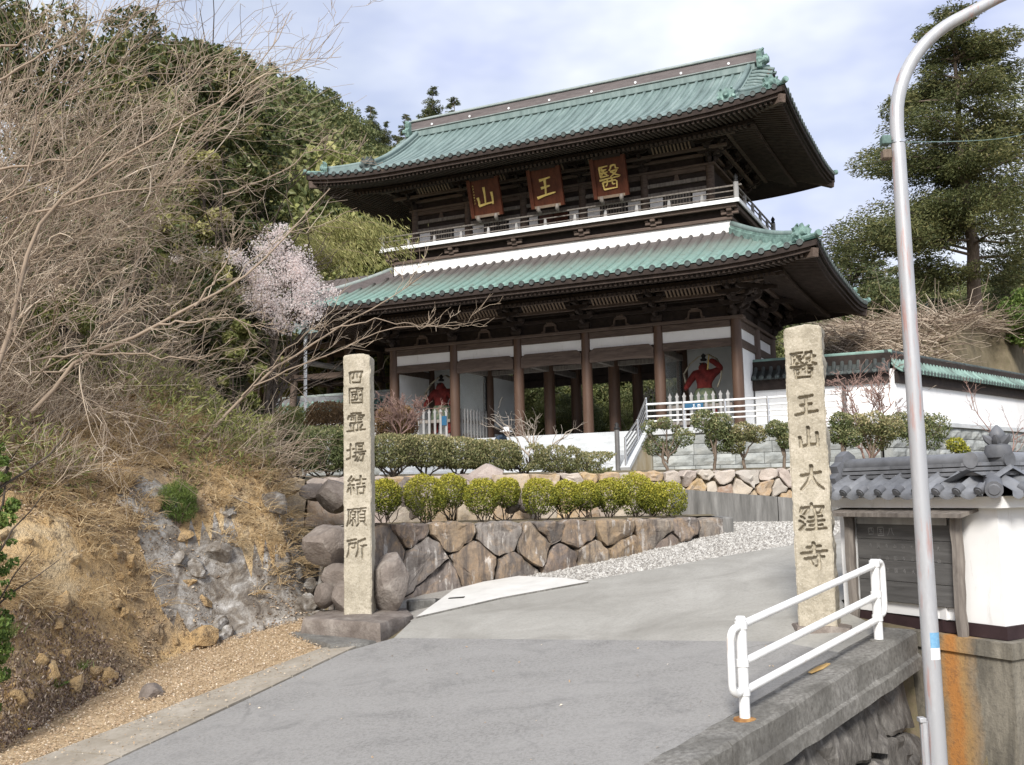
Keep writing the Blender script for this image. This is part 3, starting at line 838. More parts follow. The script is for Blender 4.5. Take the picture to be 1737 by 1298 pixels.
# ---- roof geometry, generic for the four sides of a rectangle
class Roof:
    def __init__(s, over, z_eave, z_top, depth, half_u, half_v, rise, lin_, gable=None):
        s.o, s.ze, s.zt, s.dp, s.hu, s.hv, s.rise, s.lin, s.gable = over, z_eave, z_top, depth, half_u, half_v, rise, lin_, gable
    def L(s, side):
        return s.hu if side in 'fb' else s.hv
    def eave(s, side, a):
        q = max(0.0, (abs(a) - (s.L(side) - 5.2)) / 5.2)
        return s.ze + s.rise * q ** 2.4
    def z(s, side, a, d):
        t_ = d / s.dp
        e = s.eave(side, a)
        k = max(0.0, 1 - d / 3.0)
        return s.ze + (e - s.ze) * k ** 1.3 + (s.zt - s.ze) * (s.lin * t_ + (1 - s.lin) * t_ * t_)
    def P(s, side, a, d, z):
        if side == 'f': return (UC + a, VC - s.hv + d, z)
        if side == 'b': return (UC - a, VC + s.hv - d, z)
        if side == 'r': return (UC + s.hu - d, VC + a, z)
        return (UC - s.hu + d, VC - a, z)
    def amax(s, side, d):
        m_ = s.L(side) - d
        if s.gable and side in 'fb':
            m_ = max(m_, s.gable)
        return m_
    def sheet(s, side, d0, d1, nd=12, na=44, dz=0.0, zfun=None):
        mb = MB()
        vs, fs = [], []
        for i in range(nd + 1):
            d = d0 + (d1 - d0) * i / nd
            A = s.amax(side, d)
            for j in range(na + 1):
                a = A * (2 * j / na - 1)
                z = (zfun(side, a, d) if zfun else s.z(side, a, d)) + dz
                vs.append(s.P(side, a, d, z))
        for i in range(nd):
            for j in range(na):
                p = i * (na + 1) + j
                fs.append((p, p + 1, p + na + 2, p + na + 1))
        return mb.add(vs, fs)
    def batten(s, side, a, d0, d1, r=0.085, nd=8):
        """half-round standing roll with a closed end"""
        mb = MB()
        prof = [(-1, -.15), (-.92, .35), (-.5, .85), (0, 1), (.5, .85), (.92, .35), (1, -.15)]
        vs, fs = [], []
        for i in range(nd + 1):
            d = d0 + (d1 - d0) * i / nd
            z = s.z(side, a, d)
            for pa, pz in prof:
                vs.append(s.P(side, a + pa * r, d, z + pz * r * 1.05))
        k = len(prof)
        for i in range(nd):
            for j in range(k - 1):
                fs.append((i * k + j, i * k + j + 1, (i + 1) * k + j + 1, (i + 1) * k + j))
        fs.append(tuple(range(k)))
        fs.append(tuple(nd * k + j for j in reversed(range(k))))
        return mb.add(vs, fs)
    def endcap(s, side, a, r=0.105):
        mb = MB()
        z = s.z(side, a, 0) + 0.01
        vs, fs = [], []
        for dd, rr in ((0.04, r), (-0.035, r), (-0.035, r * .72), (-0.02, r * .68)):
            for j in range(12):
                an = 2 * math.pi * j / 12
                vs.append(s.P(side, a + rr * math.cos(an), dd, z + rr * math.sin(an)))
        for i in range(3):
            for j in range(12):
                fs.append((i * 12 + j, i * 12 + (j + 1) % 12, (i + 1) * 12 + (j + 1) % 12, (i + 1) * 12 + j))
        fs.append(tuple(36 + j for j in range(12)))
        fs.append(tuple(reversed(range(12))))
        return mb.add(vs, fs)
    def strip(s, side, d, z_hi, z_lo, th=0.05, inset=0.0, n=44):
        """board following the eave line"""
        mb = MB()
        A = s.L(side) - d - inset
        vs, fs = [], []
        for j in range(n + 1):
            a = A * (2 * j / n - 1)
            e = s.eave(side, a)
            for dd, zz in ((d, e + z_lo), (d, e + z_hi), (d + th, e + z_hi), (d + th, e + z_lo)):
                vs.append(s.P(side, a, dd, zz))
        for j in range(n):
            for k in range(4):
                fs.append((j * 4 + k, j * 4 + (k + 1) % 4, j * 4 + 4 + (k + 1) % 4, j * 4 + 4 + k))
        fs += [(0, 1, 2, 3), tuple(n * 4 + k for k in (3, 2, 1, 0))]
        return mb.add(vs, fs)
    def rafters(s, side, d0, d1, za, slope, w=0.085, h=0.10, step=0.19):
        """row of small rafters; too fine to pick apart, one mesh"""
        mb = MB()
        Lh = s.L(side)
        a = -Lh + d0 + 0.22
        while a < Lh - d0 - 0.2:
            dmax = min(d1, Lh - abs(a) - 0.05)
            if dmax > d0 + 0.1:
                e = s.eave(side, a)
                z0 = e + za
                z1 = e * max(0, 1 - dmax / 6) + s.ze * min(1, dmax / 6) + za + slope * (dmax - d0)
                mb.beam(s.P(side, a, d0, z0), s.P(side, a, dmax, z1), w, h)
            a += step
        return mb

low = Roof(3.74, 7.90, 9.80, 3.74, GW / 2 + 3.74, GDp / 2 + 3.74, 0.36, 0.72)
upp = Roof(2.77, 13.78, 17.42, GDp / 2 + 2.77, GW / 2 + 2.77, GDp / 2 + 2.77, 0.36, 0.60, gable=8.0)

# lower copper: brown near the wall, turquoise towards the drip edge (the patina itself)
m, t, b = newmat('copper_lower')
v = coords(t, 'Object', (1, 1, 1))
sx = t.nodes.new('ShaderNodeSeparateXYZ')
t.links.new(v, sx.inputs[0])
st_ = noise(t, coords(t, 'Object', (2.4, 0.25, 0.25)), 2.2, 5, 0.7)
ad = t.nodes.new('ShaderNodeMath')
ad.operation = 'MULTIPLY_ADD'
t.links.new(st_, ad.inputs[0])
ad.inputs[1].default_value = 1.0
t.links.new(sx.outputs['Z'], ad.inputs[2])
r_ = _ramp(t, [(0.0, (0.215, 0.345, 0.305)), (0.35, (0.20, 0.31, 0.275)), (0.62, (0.175, 0.225, 0.20)), (0.85, (0.105, 0.095, 0.09)), (1.0, (0.085, 0.07, 0.068))])
t.links.new(rng(t, ad.outputs[0], 5.7 + .45, 7.55 + .45), r_.inputs['Fac'])
fs_ = noise(t, coords(t, 'Object', (1.2, 4, 4)), 1.3, 5, 0.7)
c_ = mixc(t, rng(t, fs_, 0.52, 0.72, 0, 0.55), r_.outputs['Color'], (0.135, 0.125, 0.10))
oi = t.nodes.new('ShaderNodeObjectInfo')
c_ = mixc(t, rng(t, oi.outputs['Random'], 0, 1, 0, 0.16), c_, (0.05, 0.06, 0.05))
t.links.new(c_, b.inputs['Base Color'])
b.inputs['Roughness'].default_value = 0.6

def eave_group(R, side, root, tag_):
    gb(R.strip(side, 0.03, -0.03, -0.21, 0.09), 'fascia', 'wood_dark', root)
    gb(R.strip(side, 0.15, -0.20, -0.34, 0.10), 'fascia', 'wood_rafter', root)
    o = gb(R.rafters(side, 0.22, 1.75, -0.40, 0.16), 'flying_rafters', 'wood_rafter', root)
    o['kind'] = 'stuff'
    gb(R.strip(side, 1.50, -0.30, -0.44, 0.12), 'eave_beam', 'wood_dark', root)
    o = gb(R.rafters(side, 1.45, R.o + 0.35, -0.50, 0.30, 0.10, 0.12), 'base_rafters', 'wood_rafter', root)
    o['kind'] = 'stuff'
    zs = lambda sd, a, d: R.ze + (R.eave(sd, a) - R.ze) * max(0, 1 - d / 6) - 0.335 + (0.16 * (d - .22) if d < 1.6 else 0.16 * 1.38 + 0.30 * (d - 1.6) - .0)
    gb(R.sheet(side, 0.12, R.o + 0.3, 8, 40, 0, zs), 'soffit', 'wood_dark', root, True)

# ---------------- lower roof
lr = gb(low.sheet('f', 0, 3.74), 'skirt_roof', 'copper_lower', None, True)
for sd in 'rlb':
    gb(low.sheet(sd, 0, 3.74), 'roof_slope', 'copper_lower', lr, True)
lr_loc = lr
def child_of(o, parent):
    o.parent = parent
    return o
for sd in 'frl':
    eave_group(low, sd, lr, 'low')
gb(low.sheet('b', .1, 3.9, 4, 20, -.35), 'soffit', 'wood_dark', lr)
gb(low.strip('b', .03, -.03, -.34, .1), 'fascia', 'wood_dark', lr)
for sd, stp in (('f', 0.43), ('r', 0.43), ('l', 0.43)):
    Lh = low.L(sd)
    n = int((Lh - 0.25) / stp)
    for i in range(-n, n + 1):
        a = i * stp
        d1 = min(3.74, Lh - abs(a) - 0.16)
        if d1 < 0.15: continue
        gb(low.batten(sd, a, 0, d1, 0.092), 'roof_roll', 'copper_lower', lr, True)
        gb(low.endcap(sd, a, 0.112), 'roll_end', 'copper_end', lr)
def ridge_bar(R, pts, w, h, name, mat, root, cap=None):
    """heavy ridge bar along points (u,v,z of its foot), with a rounded cap roll"""
    mb = MB()
    vs, fs = [], []
    n = len(pts)
    P = [Vector(p) for p in pts]
    for i, p in enumerate(P):
        d = P[min(i + 1, n - 1)] - P[max(i - 1, 0)]
        d.z = 0
        d.normalize()
        r_ = Vector((d.y, -d.x, 0))
        for s_, hh in ((-1, -.12), (-1, h * .55), (-.62, h * .6), (-.62, h), (.62, h), (.62, h * .6), (1, h * .55), (1, -.12)):
            vs.append(p + r_ * (s_ * w / 2) + Vector((0, 0, hh)))
    for i in range(n - 1):
        for k in range(8):
            fs.append((i * 8 + k, i * 8 + (k + 1) % 8, i * 8 + 8 + (k + 1) % 8, i * 8 + 8 + k))
    fs += [tuple(range(8)), tuple((n - 1) * 8 + k for k in reversed(range(8)))]
    mb.add(vs, fs)
    o = gb(mb, name, mat, root)
    if cap:
        mb = MB()
        mb.tube([p + Vector((0, 0, h + .03)) for p in P], w * .36, 8)
        c = gb(mb, 'ridge_cap', cap, root, True)
    return o
def ogre(mb, p, dirn, s=1.0):
    """ridge-end ornament: shield with curls and a boss"""
    p, d = Vector(p), Vector(dirn).normalized()
    r_ = Vector((d.y, -d.x, 0))
    up = Vector((0, 0, 1))
    poly = [(-.34, -.12), (-.42, .1), (-.33, .2), (-.40, .34), (-.22, .44), (-.12, .38), (0, .56), (.12, .38), (.22, .44), (.40, .34), (.33, .2), (.42, .1), (.34, -.12)]
    mb.prism([(a * s, b_ * s) for a, b_ in poly], r_, up, d, p, -.07 * s, .09 * s)
    mb.tube([p + up * (.20 * s) + d * (.08 * s), p + up * (.20 * s) + d * (.24 * s)], [.17 * s, .10 * s], 10)
    for q in (-1, 1):
        mb.tube([p + r_ * (q * .30 * s) + up * (.05 * s) + d * (.02 * s), p + r_ * (q * .34 * s) + up * (.08 * s) + d * (.2 * s)], [.13 * s, .07 * s], 8)
        mb.tube([p + r_ * (q * .22 * s) + up * (.40 * s), p + r_ * (q * .26 * s) + up * (.47 * s) + d * (.14 * s)], [.07 * s, .04 * s], 6)
    return mb
def hip_pts(R, su, sv, d0, d1, n=9):
    out = []
    for i in range(n + 1):
        d = d0 + (d1 - d0) * i / n
        z = R.z('f', (R.hu - d), d)
        out.append((UC + su * (R.hu - d), VC + sv * (R.hv - d), z))
    return out
for su in (-1, 1):
    for sv in (-1, 1):
        pts = hip_pts(low, su, sv, 0.75, 3.70)
        ridge_bar(low, pts, 0.30, 0.30, 'corner_ridge', 'ridge_side' if su < 0 else 'copper_orn', lr, 'copper_upper' if su > 0 else 'ridge_cap')
        mb = MB()
        ogre(mb, Vector(pts[0]) + Vector((su * .12, sv * .12, .10)), (su, sv, 0), 0.92)
        gb(mb, 'ridge_end_ornament', 'copper_orn', lr, 'auto')
        tip = hip_pts(low, su, sv, 0.02, 0.70, 3)
        mb = MB()
        mb.tube([Vector(p) + Vector((0, 0, .10)) for p in tip], [.10] * 4, 8)
        mb.tube([Vector(tip[0]) + Vector((su * q, sv * q, .13 + q * .3)) for q in (0, .08)], [.12, .12], 10)
        gb(mb, 'corner_roll', 'copper_orn', lr, 'auto')
        z0 = low.eave('f', low.hu) - .46
        mb = MB()
        mb.beam((UC + su * (low.hu - .12), VC + sv * (low.hv - .12), z0), (UC + su * (low.hu - 3.9), VC + sv * (low.hv - 3.9), z0 + .62), .22, .30)
        gb(mb, 'hip_rafter', 'wood_mid', lr)

# ---------------- upper roof
ur = gb(upp.sheet('f', 0, upp.dp, 18), 'hip_gable_roof', 'copper_pan_shaded', None, True)
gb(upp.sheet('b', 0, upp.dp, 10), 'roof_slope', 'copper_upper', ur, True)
for sd in 'rl':
    gb(upp.sheet(sd, 0, 3.15, 8), 'roof_slope', 'copper_upper', ur, True)
for sd in 'frl':
    eave_group(upp, sd, ur, 'up')
gb(upp.sheet('b', .1, 2.9, 4, 20, -.35), 'soffit', 'wood_dark', ur)
gb(upp.strip('b', .03, -.03, -.34, .1), 'fascia', 'wood_dark', ur)
for sd in 'frl':
    Lh = upp.L(sd)
    stp = 0.385
    n = int((Lh - 0.22) / stp)
    for i in range(-n, n + 1):
        a = i * stp
        if sd == 'f':
            d1 = upp.dp - 0.12 if abs(a) < 7.8 else min(upp.dp, Lh - abs(a) - 0.14)
            if 7.8 <= abs(a): d1 = min(d1, 2.2)
        else:
            d1 = min(3.0, Lh - abs(a) - 0.14)
        if d1 < 0.15: continue
        gb(upp.batten(sd, a, 0, d1, 0.083, 10 if sd == 'f' else 5), 'roof_roll', 'copper_upper', ur, True)
        gb(upp.endcap(sd, a, 0.102), 'roll_end', 'copper_end', ur)
RZ0 = 17.40
for (z0, z1, hw, nm, mt, hl) in ((RZ0 - .2, RZ0 + .10, .36, 'ridge_base', 'copper_upper', 8.25), (RZ0 + .10, RZ0 + .16, .42, 'ridge_base', 'ridge_cap', 8.27),
                                 (RZ0 + .16, RZ0 + .60, .24, 'main_ridge', 'ridge_side', 8.38), (RZ0 + .60, RZ0 + .67, .31, 'ridge_cap', 'ridge_cap', 8.45)):
    mb = MB()
    mb.bbox(UC - hl, UC + hl, VC - hw, VC + hw, z0, z1, .02)
    gb(mb, nm, mt, ur)
mb = MB()
mb.tube([(UC - 8.42, VC, RZ0 + .70), (UC + 8.42, VC, RZ0 + .70)], .13, 10)
gb(mb, 'ridge_cap', 'ridge_cap', ur, 'auto')
for k in range(8):           # pale round bosses along the ridge
    mb = MB()
    cu = UC - 7.2 + k * 2.05
    mb.tube([(cu, VC - .24, RZ0 + .33), (cu, VC - .275, RZ0 + .33)], .055, 10)
    gb(mb, 'ridge_boss', 'sticker_white', ur)
for su in (-1, 1):
    mb = MB()
    ogre(mb, (UC + su * 8.45, VC, RZ0 + .02), (su, 0, 0), 1.35)
    gb(mb, 'ridge_end_ornament', 'copper_orn', ur, 'auto')
    # descending ridges and verge strips with cross rolls
    for sv in (-1, 1):
        fz = lambda d: upp.z('f', 7.6, d)
        pts = [(UC + su * 8.0, VC + sv * (upp.hv - d), fz(d)) for d in np.linspace(1.45, upp.dp - .15, 12)]
        ridge_bar(upp, pts, 0.30, 0.24, 'descending_ridge', 'copper_upper', ur, 'copper_upper')
        mb = MB()
        ogre(mb, Vector(pts[0]) + Vector((0, sv * .12, .06)), (0, sv, 0), 0.85)
        gb(mb, 'ridge_end_ornament', 'copper_end' if su < 0 else 'copper_orn', ur, 'auto')
        pts = hip_pts(upp, su, sv, 0.70, 2.05)
        ridge_bar(upp, pts, 0.26, 0.24, 'corner_ridge', 'copper_upper', ur, 'copper_upper')
        mb = MB()
        ogre(mb, Vector(pts[0]) + Vector((su * .1, sv * .1, .08)), (su, sv, 0), 0.85)
        gb(mb, 'ridge_end_ornament', 'copper_orn', ur, 'auto')
        tip = hip_pts(upp, su, sv, 0.02, 0.65, 3)
        mb = MB()
        mb.tube([Vector(p) + Vector((0, 0, .09)) for p in tip], [.09] * 4, 8)
        mb.tube([Vector(tip[0]) + Vector((su * q, sv * q, .12 + q * .3)) for q in (0, .08)], [.11, .11], 10)
        gb(mb, 'corner_roll', 'copper_orn', ur, 'auto')
        z0 = upp.eave('f', upp.hu) - .46
        mb = MB()
        mb.beam((UC + su * (upp.hu - .12), VC + sv * (upp.hv - .12), z0), (UC + su * (upp.hu - 3.2), VC + sv * (upp.hv - 3.2), z0 + .50), .22, .30)
        gb(mb, 'hip_rafter', 'wood_mid', ur)
        # verge: outward-sloping strip along the gable edge
        mb = MB()
        vs, fs = [], []
        ds = np.linspace(1.55, upp.dp - .1, 14)
        for d in ds:
            z = upp.z('f', 7.6, d)
            for k, (da, dz) in enumerate(((0.12, .03), (.45, .0), (.95, -.16))):
                vs.append((UC + su * (8.0 + da), VC + sv * (upp.hv - d), z + dz))
        for i in range(13):
            for k in range(2):
                p = i * 3 + k
                fs.append((p, p + 1, p + 4, p + 3))
        mb.add(vs, fs)
        gb(mb, 'verge', 'copper_upper', ur, True)
        for d in np.arange(1.75, upp.dp - .2, 0.36):
            z = upp.z('f', 7.6, d)
            mb = MB()
            mb.tube([(UC + su * 8.16, VC + sv * (upp.hv - d), z + .06), (UC + su * 8.5, VC + sv * (upp.hv - d), z + .04), (UC + su * 9.0, VC + sv * (upp.hv - d), z - .12)], .075, 8)
            gb(mb, 'verge_roll', 'copper_upper', ur, 'auto')
        # barge board under the verge
        mb = MB()
        for d0_, d1_ in zip(ds[:-1], ds[1:]):
            za, zb_ = upp.z('f', 7.6, d0_) - .3, upp.z('f', 7.6, d1_) - .3
            mb.beam((UC + su * 8.82, VC + sv * (upp.hv - d0_), za), (UC + su * 8.82, VC + sv * (upp.hv - d1_), zb_), .09, .34)
        gb(mb, 'barge_board', 'wood_mid', ur)
    # gable wall
    mb = MB()
    pl = [(-(upp.hv - 1.8), upp.z('f', 0, 1.8) - .25)] + [(-(upp.hv - d), upp.z('f', 0, d) - .12) for d in np.linspace(2.2, upp.dp, 8)]
    pl = pl + [(-a, z) for a, z in pl[::-1][1:]]
    mb.prism(pl, (0, 1, 0), (0, 0, 1), (su, 0, 0), (UC, VC, 0), 7.55, 7.75)
    gb(mb, 'gable_wall', 'wood_dark', ur)

# ---------------- ground floor frame
def column(u, v, z0, z1, r, mat, name='column', dark=False):
    mb = MB()
    mb.lathe([(r * 1.0, z0 + .08), (r * 1.0, z0 + (z1 - z0) * .6), (r * .93, z1)], u, v, 20)
    o = gb(mb, name, mat, None, 'auto')
    mb = MB()
    mb.lathe([(r * 1.5, z0 - .02), (r * 1.5, z0 + .05), (r * 1.25, z0 + .085)], u, v, 16)
    p = MB()
    p.v, p.f = mb.v, mb.f
    gb(p, 'column_base', 'granite_pale', o)
    return o
for i, u in enumerate(colu):
    column(u, 0, ZF, 6.42, 0.215, 'column_brown')
for v_ in (VC, GDp):
    for i, u in enumerate(colu):
        column(u, v_, ZF, 6.4, 0.25, 'column_brown')
for i in range(5):
    u0, u1 = colu[i], colu[i + 1]
    mb = MB()
    mb.bbox(u0 + .19, u1 - .19, -.15, .10, 6.14, 6.40, .015)
    gb(mb, 'head_beam', 'wood_mid')
    mb = MB()
    mb.box(u0 + .1, u1 - .1, -.075, .03, 5.70, 6.16)
    gb(mb, 'wall_panel', 'plaster')
    mb = MB()
    if i in (0, 4):
        mb.bbox(u0 + .17, u1 - .17, -.13, .10, 5.40, 5.71, .02)
    else:      # rainbow beam with rounded shoulders
        n = 14
        top = []
        for k in range(n + 1):
            x = k / n
            e = min(x, 1 - x)
            top.append((u0 + .18 + (u1 - u0 - .36) * x, 5.72 - .16 * max(0, 1 - e / .09) ** 2 + .02))
        bot = [(u0 + .18 + (u1 - u0 - .36) * k / n, 5.17 + .05 * math.sin(math.pi * k / n)) for k in range(n + 1)]
        mb.prism(top + bot[::-1], (1, 0, 0), (0, 0, 1), (0, -1, 0), (0, 0, 0), -.10, .17)
    gb(mb, 'tie_beam', 'wood_mid')
    # frog-leg strut above the head beam
    mb = MB()
    cu = (u0 + u1) / 2
    arch = [(-.42, 0), (-.38, .05), (-.30, .08), (-.26, .30), (-.2, .36), (.2, .36), (.26, .30), (.30, .08), (.38, .05), (.42, 0), (.24, 0), (.2, .26), (-.2, .26), (-.24, 0)]
    mb.prism(arch, (1, 0, 0), (0, 0, 1), (0, -1, 0), (cu, 0, 6.55), .02, .16)
    mb.bbox(cu - .15, cu + .15, -.2, .02, 6.91, 7.03, .02)
    gb(mb, 'frog_leg_strut', 'wood_mid')
    # ribbed cove between the bracket sets
    mb = MB()
    for k in range(13):
        x = u0 + .62 + (u1 - u0 - 1.24) * k / 12
        mb.beam((x, -.62, 7.40), (x, -1.02, 7.72), .065, .06)
    o = gb(mb, 'cove_ribs', 'wood_slat')
    o['kind'] = 'stuff'
    mb = MB()
    mb.add([(u0 + .4, -.60, 7.44), (u1 - .4, -.60, 7.44), (u1 - .4, -1.02, 7.78), (u0 + .4, -1.02, 7.78)], [(0, 1, 2, 3)])
    gb(mb, 'cove_board', 'wood_dark')
mb = MB()
mb.bbox(-GW - .35, .35, -.24, .24, 6.41, 6.54, .02)
gb(mb, 'wall_plate', 'wood_mid')
for u in (colu[0], colu[5]):
    mb = MB()
    mb.bbox(u - .24, u + .24, .25, GDp + .35, 6.41, 6.538, .02)
    gb(mb, 'wall_plate', 'wood_mid')
# wall timbers above the plate, stepping out with the brackets
for v0, z0, z1, ex in ((0.0, 6.54, 8.6, .05), ):
    for (a0, a1, b0, b1) in ((-GW, 0, v0 - .06, v0 + .06), (-GW, 0, GDp - .06, GDp + .06)):
        mb = MB()
        mb.box(a0, a1, b0, b1, z0, z1)
        gb(mb, 'bracket_wall', 'wood_dark')
    for u in (colu[0], colu[5]):
        mb = MB()
        mb.box(u - .06, u + .06, .06, GDp - .06, z0, z1)
        gb(mb, 'bracket_wall', 'wood_dark')
for k, (dv, z) in enumerate(((-.12, 7.02), (-.12, 7.30), (-.56, 7.34), (-1.02, 7.66))):
    mb = MB()
    e = -dv
    mb.bbox(-GW - e - .3, e + .3, dv - .08, dv + .08, z - .07, z + .08, .012)
    gb(mb, 'wall_purlin' if k < 2 else 'step_purlin', 'wood_mid' if k > 1 else 'wood_dark')
    for u, s_ in ((0, 1), (-GW, -1)):
        mb = MB()
        mb.bbox(min(u - s_ * dv - .08, u - s_ * dv + .08), max(u - s_ * dv - .08, u - s_ * dv + .08), dv + .09, GDp - dv, z - .07, z + .078, .012)
        gb(mb, 'wall_purlin' if k < 2 else 'step_purlin', 'wood_mid' if k > 1 else 'wood_dark')
# bracket sets
def bracket_mesh(mb, o, out, along, s=1.0, steps=3):
    """three-step bracket set: o foot point, out = outward, along = sideways"""
    o, out, along = Vector(o), Vector(out).normalized(), Vector(along).normalized()
    up = Vector((0, 0, 1))
    def blk(c, w, d, h, taper=.7):
        c = Vector(c)
        vs = []
        for hh, k in ((0, taper), (.45, 1), (1, 1)):
            for a, b_ in ((-1, -1), (1, -1), (1, 1), (-1, 1)):
                vs.append(c + along * (a * w / 2 * k) + out * (b_ * d / 2 * k) + up * (h * hh))
        fs = [(3, 2, 1, 0), (8, 9, 10, 11)]
        for r in range(2):
            for j in range(4):
                fs.append((r * 4 + j, r * 4 + (j + 1) % 4, r * 4 + 4 + (j + 1) % 4, r * 4 + 4 + j))
        mb.add(vs, fs)
    def arm(c, L_, ax, w=.13, h=.17):
        c = Vector(c)
        oth = along if abs(ax.dot(out)) > .5 else out
        pr = [(-L_ / 2, h), (-L_ / 2, h * .55), (-L_ / 2 + .1 * s, h * .12), (-L_ / 2 + .2 * s, 0), (L_ / 2 - .2 * s, 0), (L_ / 2 - .1 * s, h * .12), (L_ / 2, h * .55), (L_ / 2, h)]
        mb.prism([(a, b_) for a, b_ in pr], ax, up, oth, c, -w / 2 * s, w / 2 * s)
    blk(o, .46 * s, .46 * s, .28 * s)
    z = .22 * s
    for k in range(steps):
        reach = (.44 * (k + 1)) * s
        arm(o + up * z + out * (reach / 2 - .05), reach + .35 * s, out)
        for kk in range(k + 2):
            p = o + out * (.44 * kk * s) + up * (z + .17 * s)
            arm(p - up * (.0) + up * (.0), (1.15 if kk < k + 1 else .95) * s, along)
            for q in (-.46, 0, .46):
                blk(p + along * (q * s * (1 if kk < k + 1 else .8)) + up * (.15 * s), .22 * s, .22 * s, .13 * s)
        z += .33 * s
    # slanting tail beam with a curled end
    mb.beam(o + up * (z + .05) - out * .2, o + out * (1.62 * s) + up * (z - .28 * s), .13 * s, .20 * s, (0, 0, 1), .11 * s, .13 * s)
    arm(o + out * (1.36 * s) + up * (z - .16 * s), 1.1 * s, along)
bm_ = MB()
bracket_mesh(bm_, (0, 0, 0), (0, -1, 0), (1, 0, 0))
br_me = bm_.mesh('bracket_set', 'wood_dark')
bd_ = MB()
for o_, a_ in (((0, -1, 0), (1, 0, 0)), ((1, 0, 0), (0, 1, 0))):
    bracket_mesh(bd_, (0, 0, 0), o_, a_)
bracket_mesh(bd_, (0, 0, 0), (1, -1, 0), (1, 1, 0), 1.18)
brc_me = bd_.mesh('corner_bracket_set', 'wood_dark')
def put_bracket(u, v, z, rot, me, s=1.0, nm='bracket_set'):
    o = mobj(nm, me, gate, (u - UC, v - VC, z - ZF))
    o.rotation_euler = (0, 0, rot)
    o.scale = (s, s, s)
    return o
for u in colu[1:5]:
    put_bracket(u, 0, 6.54, 0, br_me)
put_bracket(colu[5], VC, 6.54, math.pi / 2, br_me)
put_bracket(colu[0], VC, 6.54, -math.pi / 2, br_me)
put_bracket(colu[5], 0, 6.54, 0, brc_me, nm='corner_bracket_set')
put_bracket(colu[0], 0, 6.54, -math.pi / 2, brc_me, nm='corner_bracket_set')
put_bracket(colu[5], GDp, 6.54, math.pi / 2, brc_me, nm='corner_bracket_set')

# side walls, statue rooms and passage ceiling
for u, s_ in ((0, 1), (-GW, -1)):
    for v0, v1 in ((0, VC), (VC, GDp)):
        mb = MB()
        mb.box(u - .05, u + .05, v0 + .2, v1 - .22, ZF + .1, 5.42)
        gb(mb, 'wall_panel', 'plaster')
        mb = MB()
        mb.box(u - .045, u + .045, v0 + .2, v1 - .22, 5.70, 6.16)
        gb(mb, 'wall_panel', 'plaster')
        for z0, z1 in ((5.40, 5.71), (6.14, 6.40)):
            mb = MB()
            mb.bbox(u - .12, u + .12, v0 + .18, v1 - .2, z0, z1, .02)
            gb(mb, 'tie_beam', 'wood_mid')
for u0, u1 in ((colu[0], colu[1]), (colu[4], colu[5])):
    mb = MB()
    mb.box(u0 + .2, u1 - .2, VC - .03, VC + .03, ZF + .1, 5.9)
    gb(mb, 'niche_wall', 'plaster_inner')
    mb = MB()
    mb.box(u0 + .1, u1 - .1, .05, VC, 5.88, 5.94)
    gb(mb, 'ceiling_board', 'wood_dark')
for u in (colu[1], colu[4]):
    mb = MB()
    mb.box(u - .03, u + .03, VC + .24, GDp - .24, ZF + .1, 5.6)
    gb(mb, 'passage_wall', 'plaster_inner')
    mb = MB()
    mb.bbox(u - .09, u + .09, VC + .22, GDp - .22, ZF + .55, ZF + .85, .02)
    gb(mb, 'rail_beam', 'wood_mid')
    mb = MB()
    mb.bbox(u - .1, u + .1, .2, GDp - .2, 5.35, 5.62, .02)
    gb(mb, 'ceiling_beam', 'wood_grey')
mb = MB()
mb.box(-GW + .1, -.1, .1, GDp - .05, 5.98, 6.04)
gb(mb, 'ceiling_board', 'wood_dark')
for u in colu[2:4]:
    mb = MB()
    mb.bbox(u - .1, u + .1, .2, GDp - .2, 5.35, 5.62, .02)
    gb(mb, 'ceiling_beam', 'wood_grey')
for v_ in (VC, GDp):
    for i in range(1, 4):
        mb = MB()
        mb.bbox(colu[i] + .22, colu[i + 1] - .22, v_ - .1, v_ + .1, 5.05 if v_ > VC else 5.38, 5.40 if v_ > VC else 5.60, .02)
        gb(mb, 'ceiling_beam', 'wood_grey' if v_ == VC else 'wood_dark')
        if v_ > VC:
            mb = MB()
            mb.box(colu[i] + .2, colu[i + 1] - .2, v_ - .05, v_ + .05, 5.4, 6.3)
            gb(mb, 'transom_panel', 'wood_dark')
# glass screen on the passage side of the right-hand statue room, and in front of the left
for u in (colu[4], colu[1]):
    mb = MB()
    mb.box(u - .012, u + .012, .3, VC - .3, ZF + .3, 5.3)
    gb(mb, 'glass_pane', 'glass')
    for v_ in (.26, VC - .27):
        mb = MB()
        mb.box(u - .05, u + .05, v_ - .04, v_ + .04, ZF + .1, 5.36)
        gb(mb, 'glazing_post', 'black')

# ---------------- belt between the storeys
mb = MB()
mb.box(-GW + .02, -.02, .0, .08, 9.60, 10.26)
gb(mb, 'plaster_belt', 'plaster')
for u, s_ in ((-.02, 1), (-GW + .02, -1)):
    mb = MB()
    mb.box(min(u, u - s_ * .08), max(u, u - s_ * .08), .085, GDp, 9.55, 10.255)
    gb(mb, 'plaster_belt', 'plaster')
mb = MB()
mb.box(-GW + .1, -.1, .1, GDp - .05, 8.5, 9.5)
gb(mb, 'core', 'wood_dark')
mb = MB()
mb.bbox(-GW - .08, .08, -.10, .16, 10.26, 10.40, .02)
gb(mb, 'belt_beam', 'wood_mid')
mb = MB()
mb.box(-GW + .15, -.15, .05, GDp, 10.40, 10.82)
gb(mb, 'belt_wall', 'wood_dark')
for u, s_ in ((0, 1), (-GW, -1)):
    mb = MB()
    mb.bbox(u - .09, u + .09, .17, GDp, 10.26, 10.395, .02)
    gb(mb, 'belt_beam', 'wood_mid')
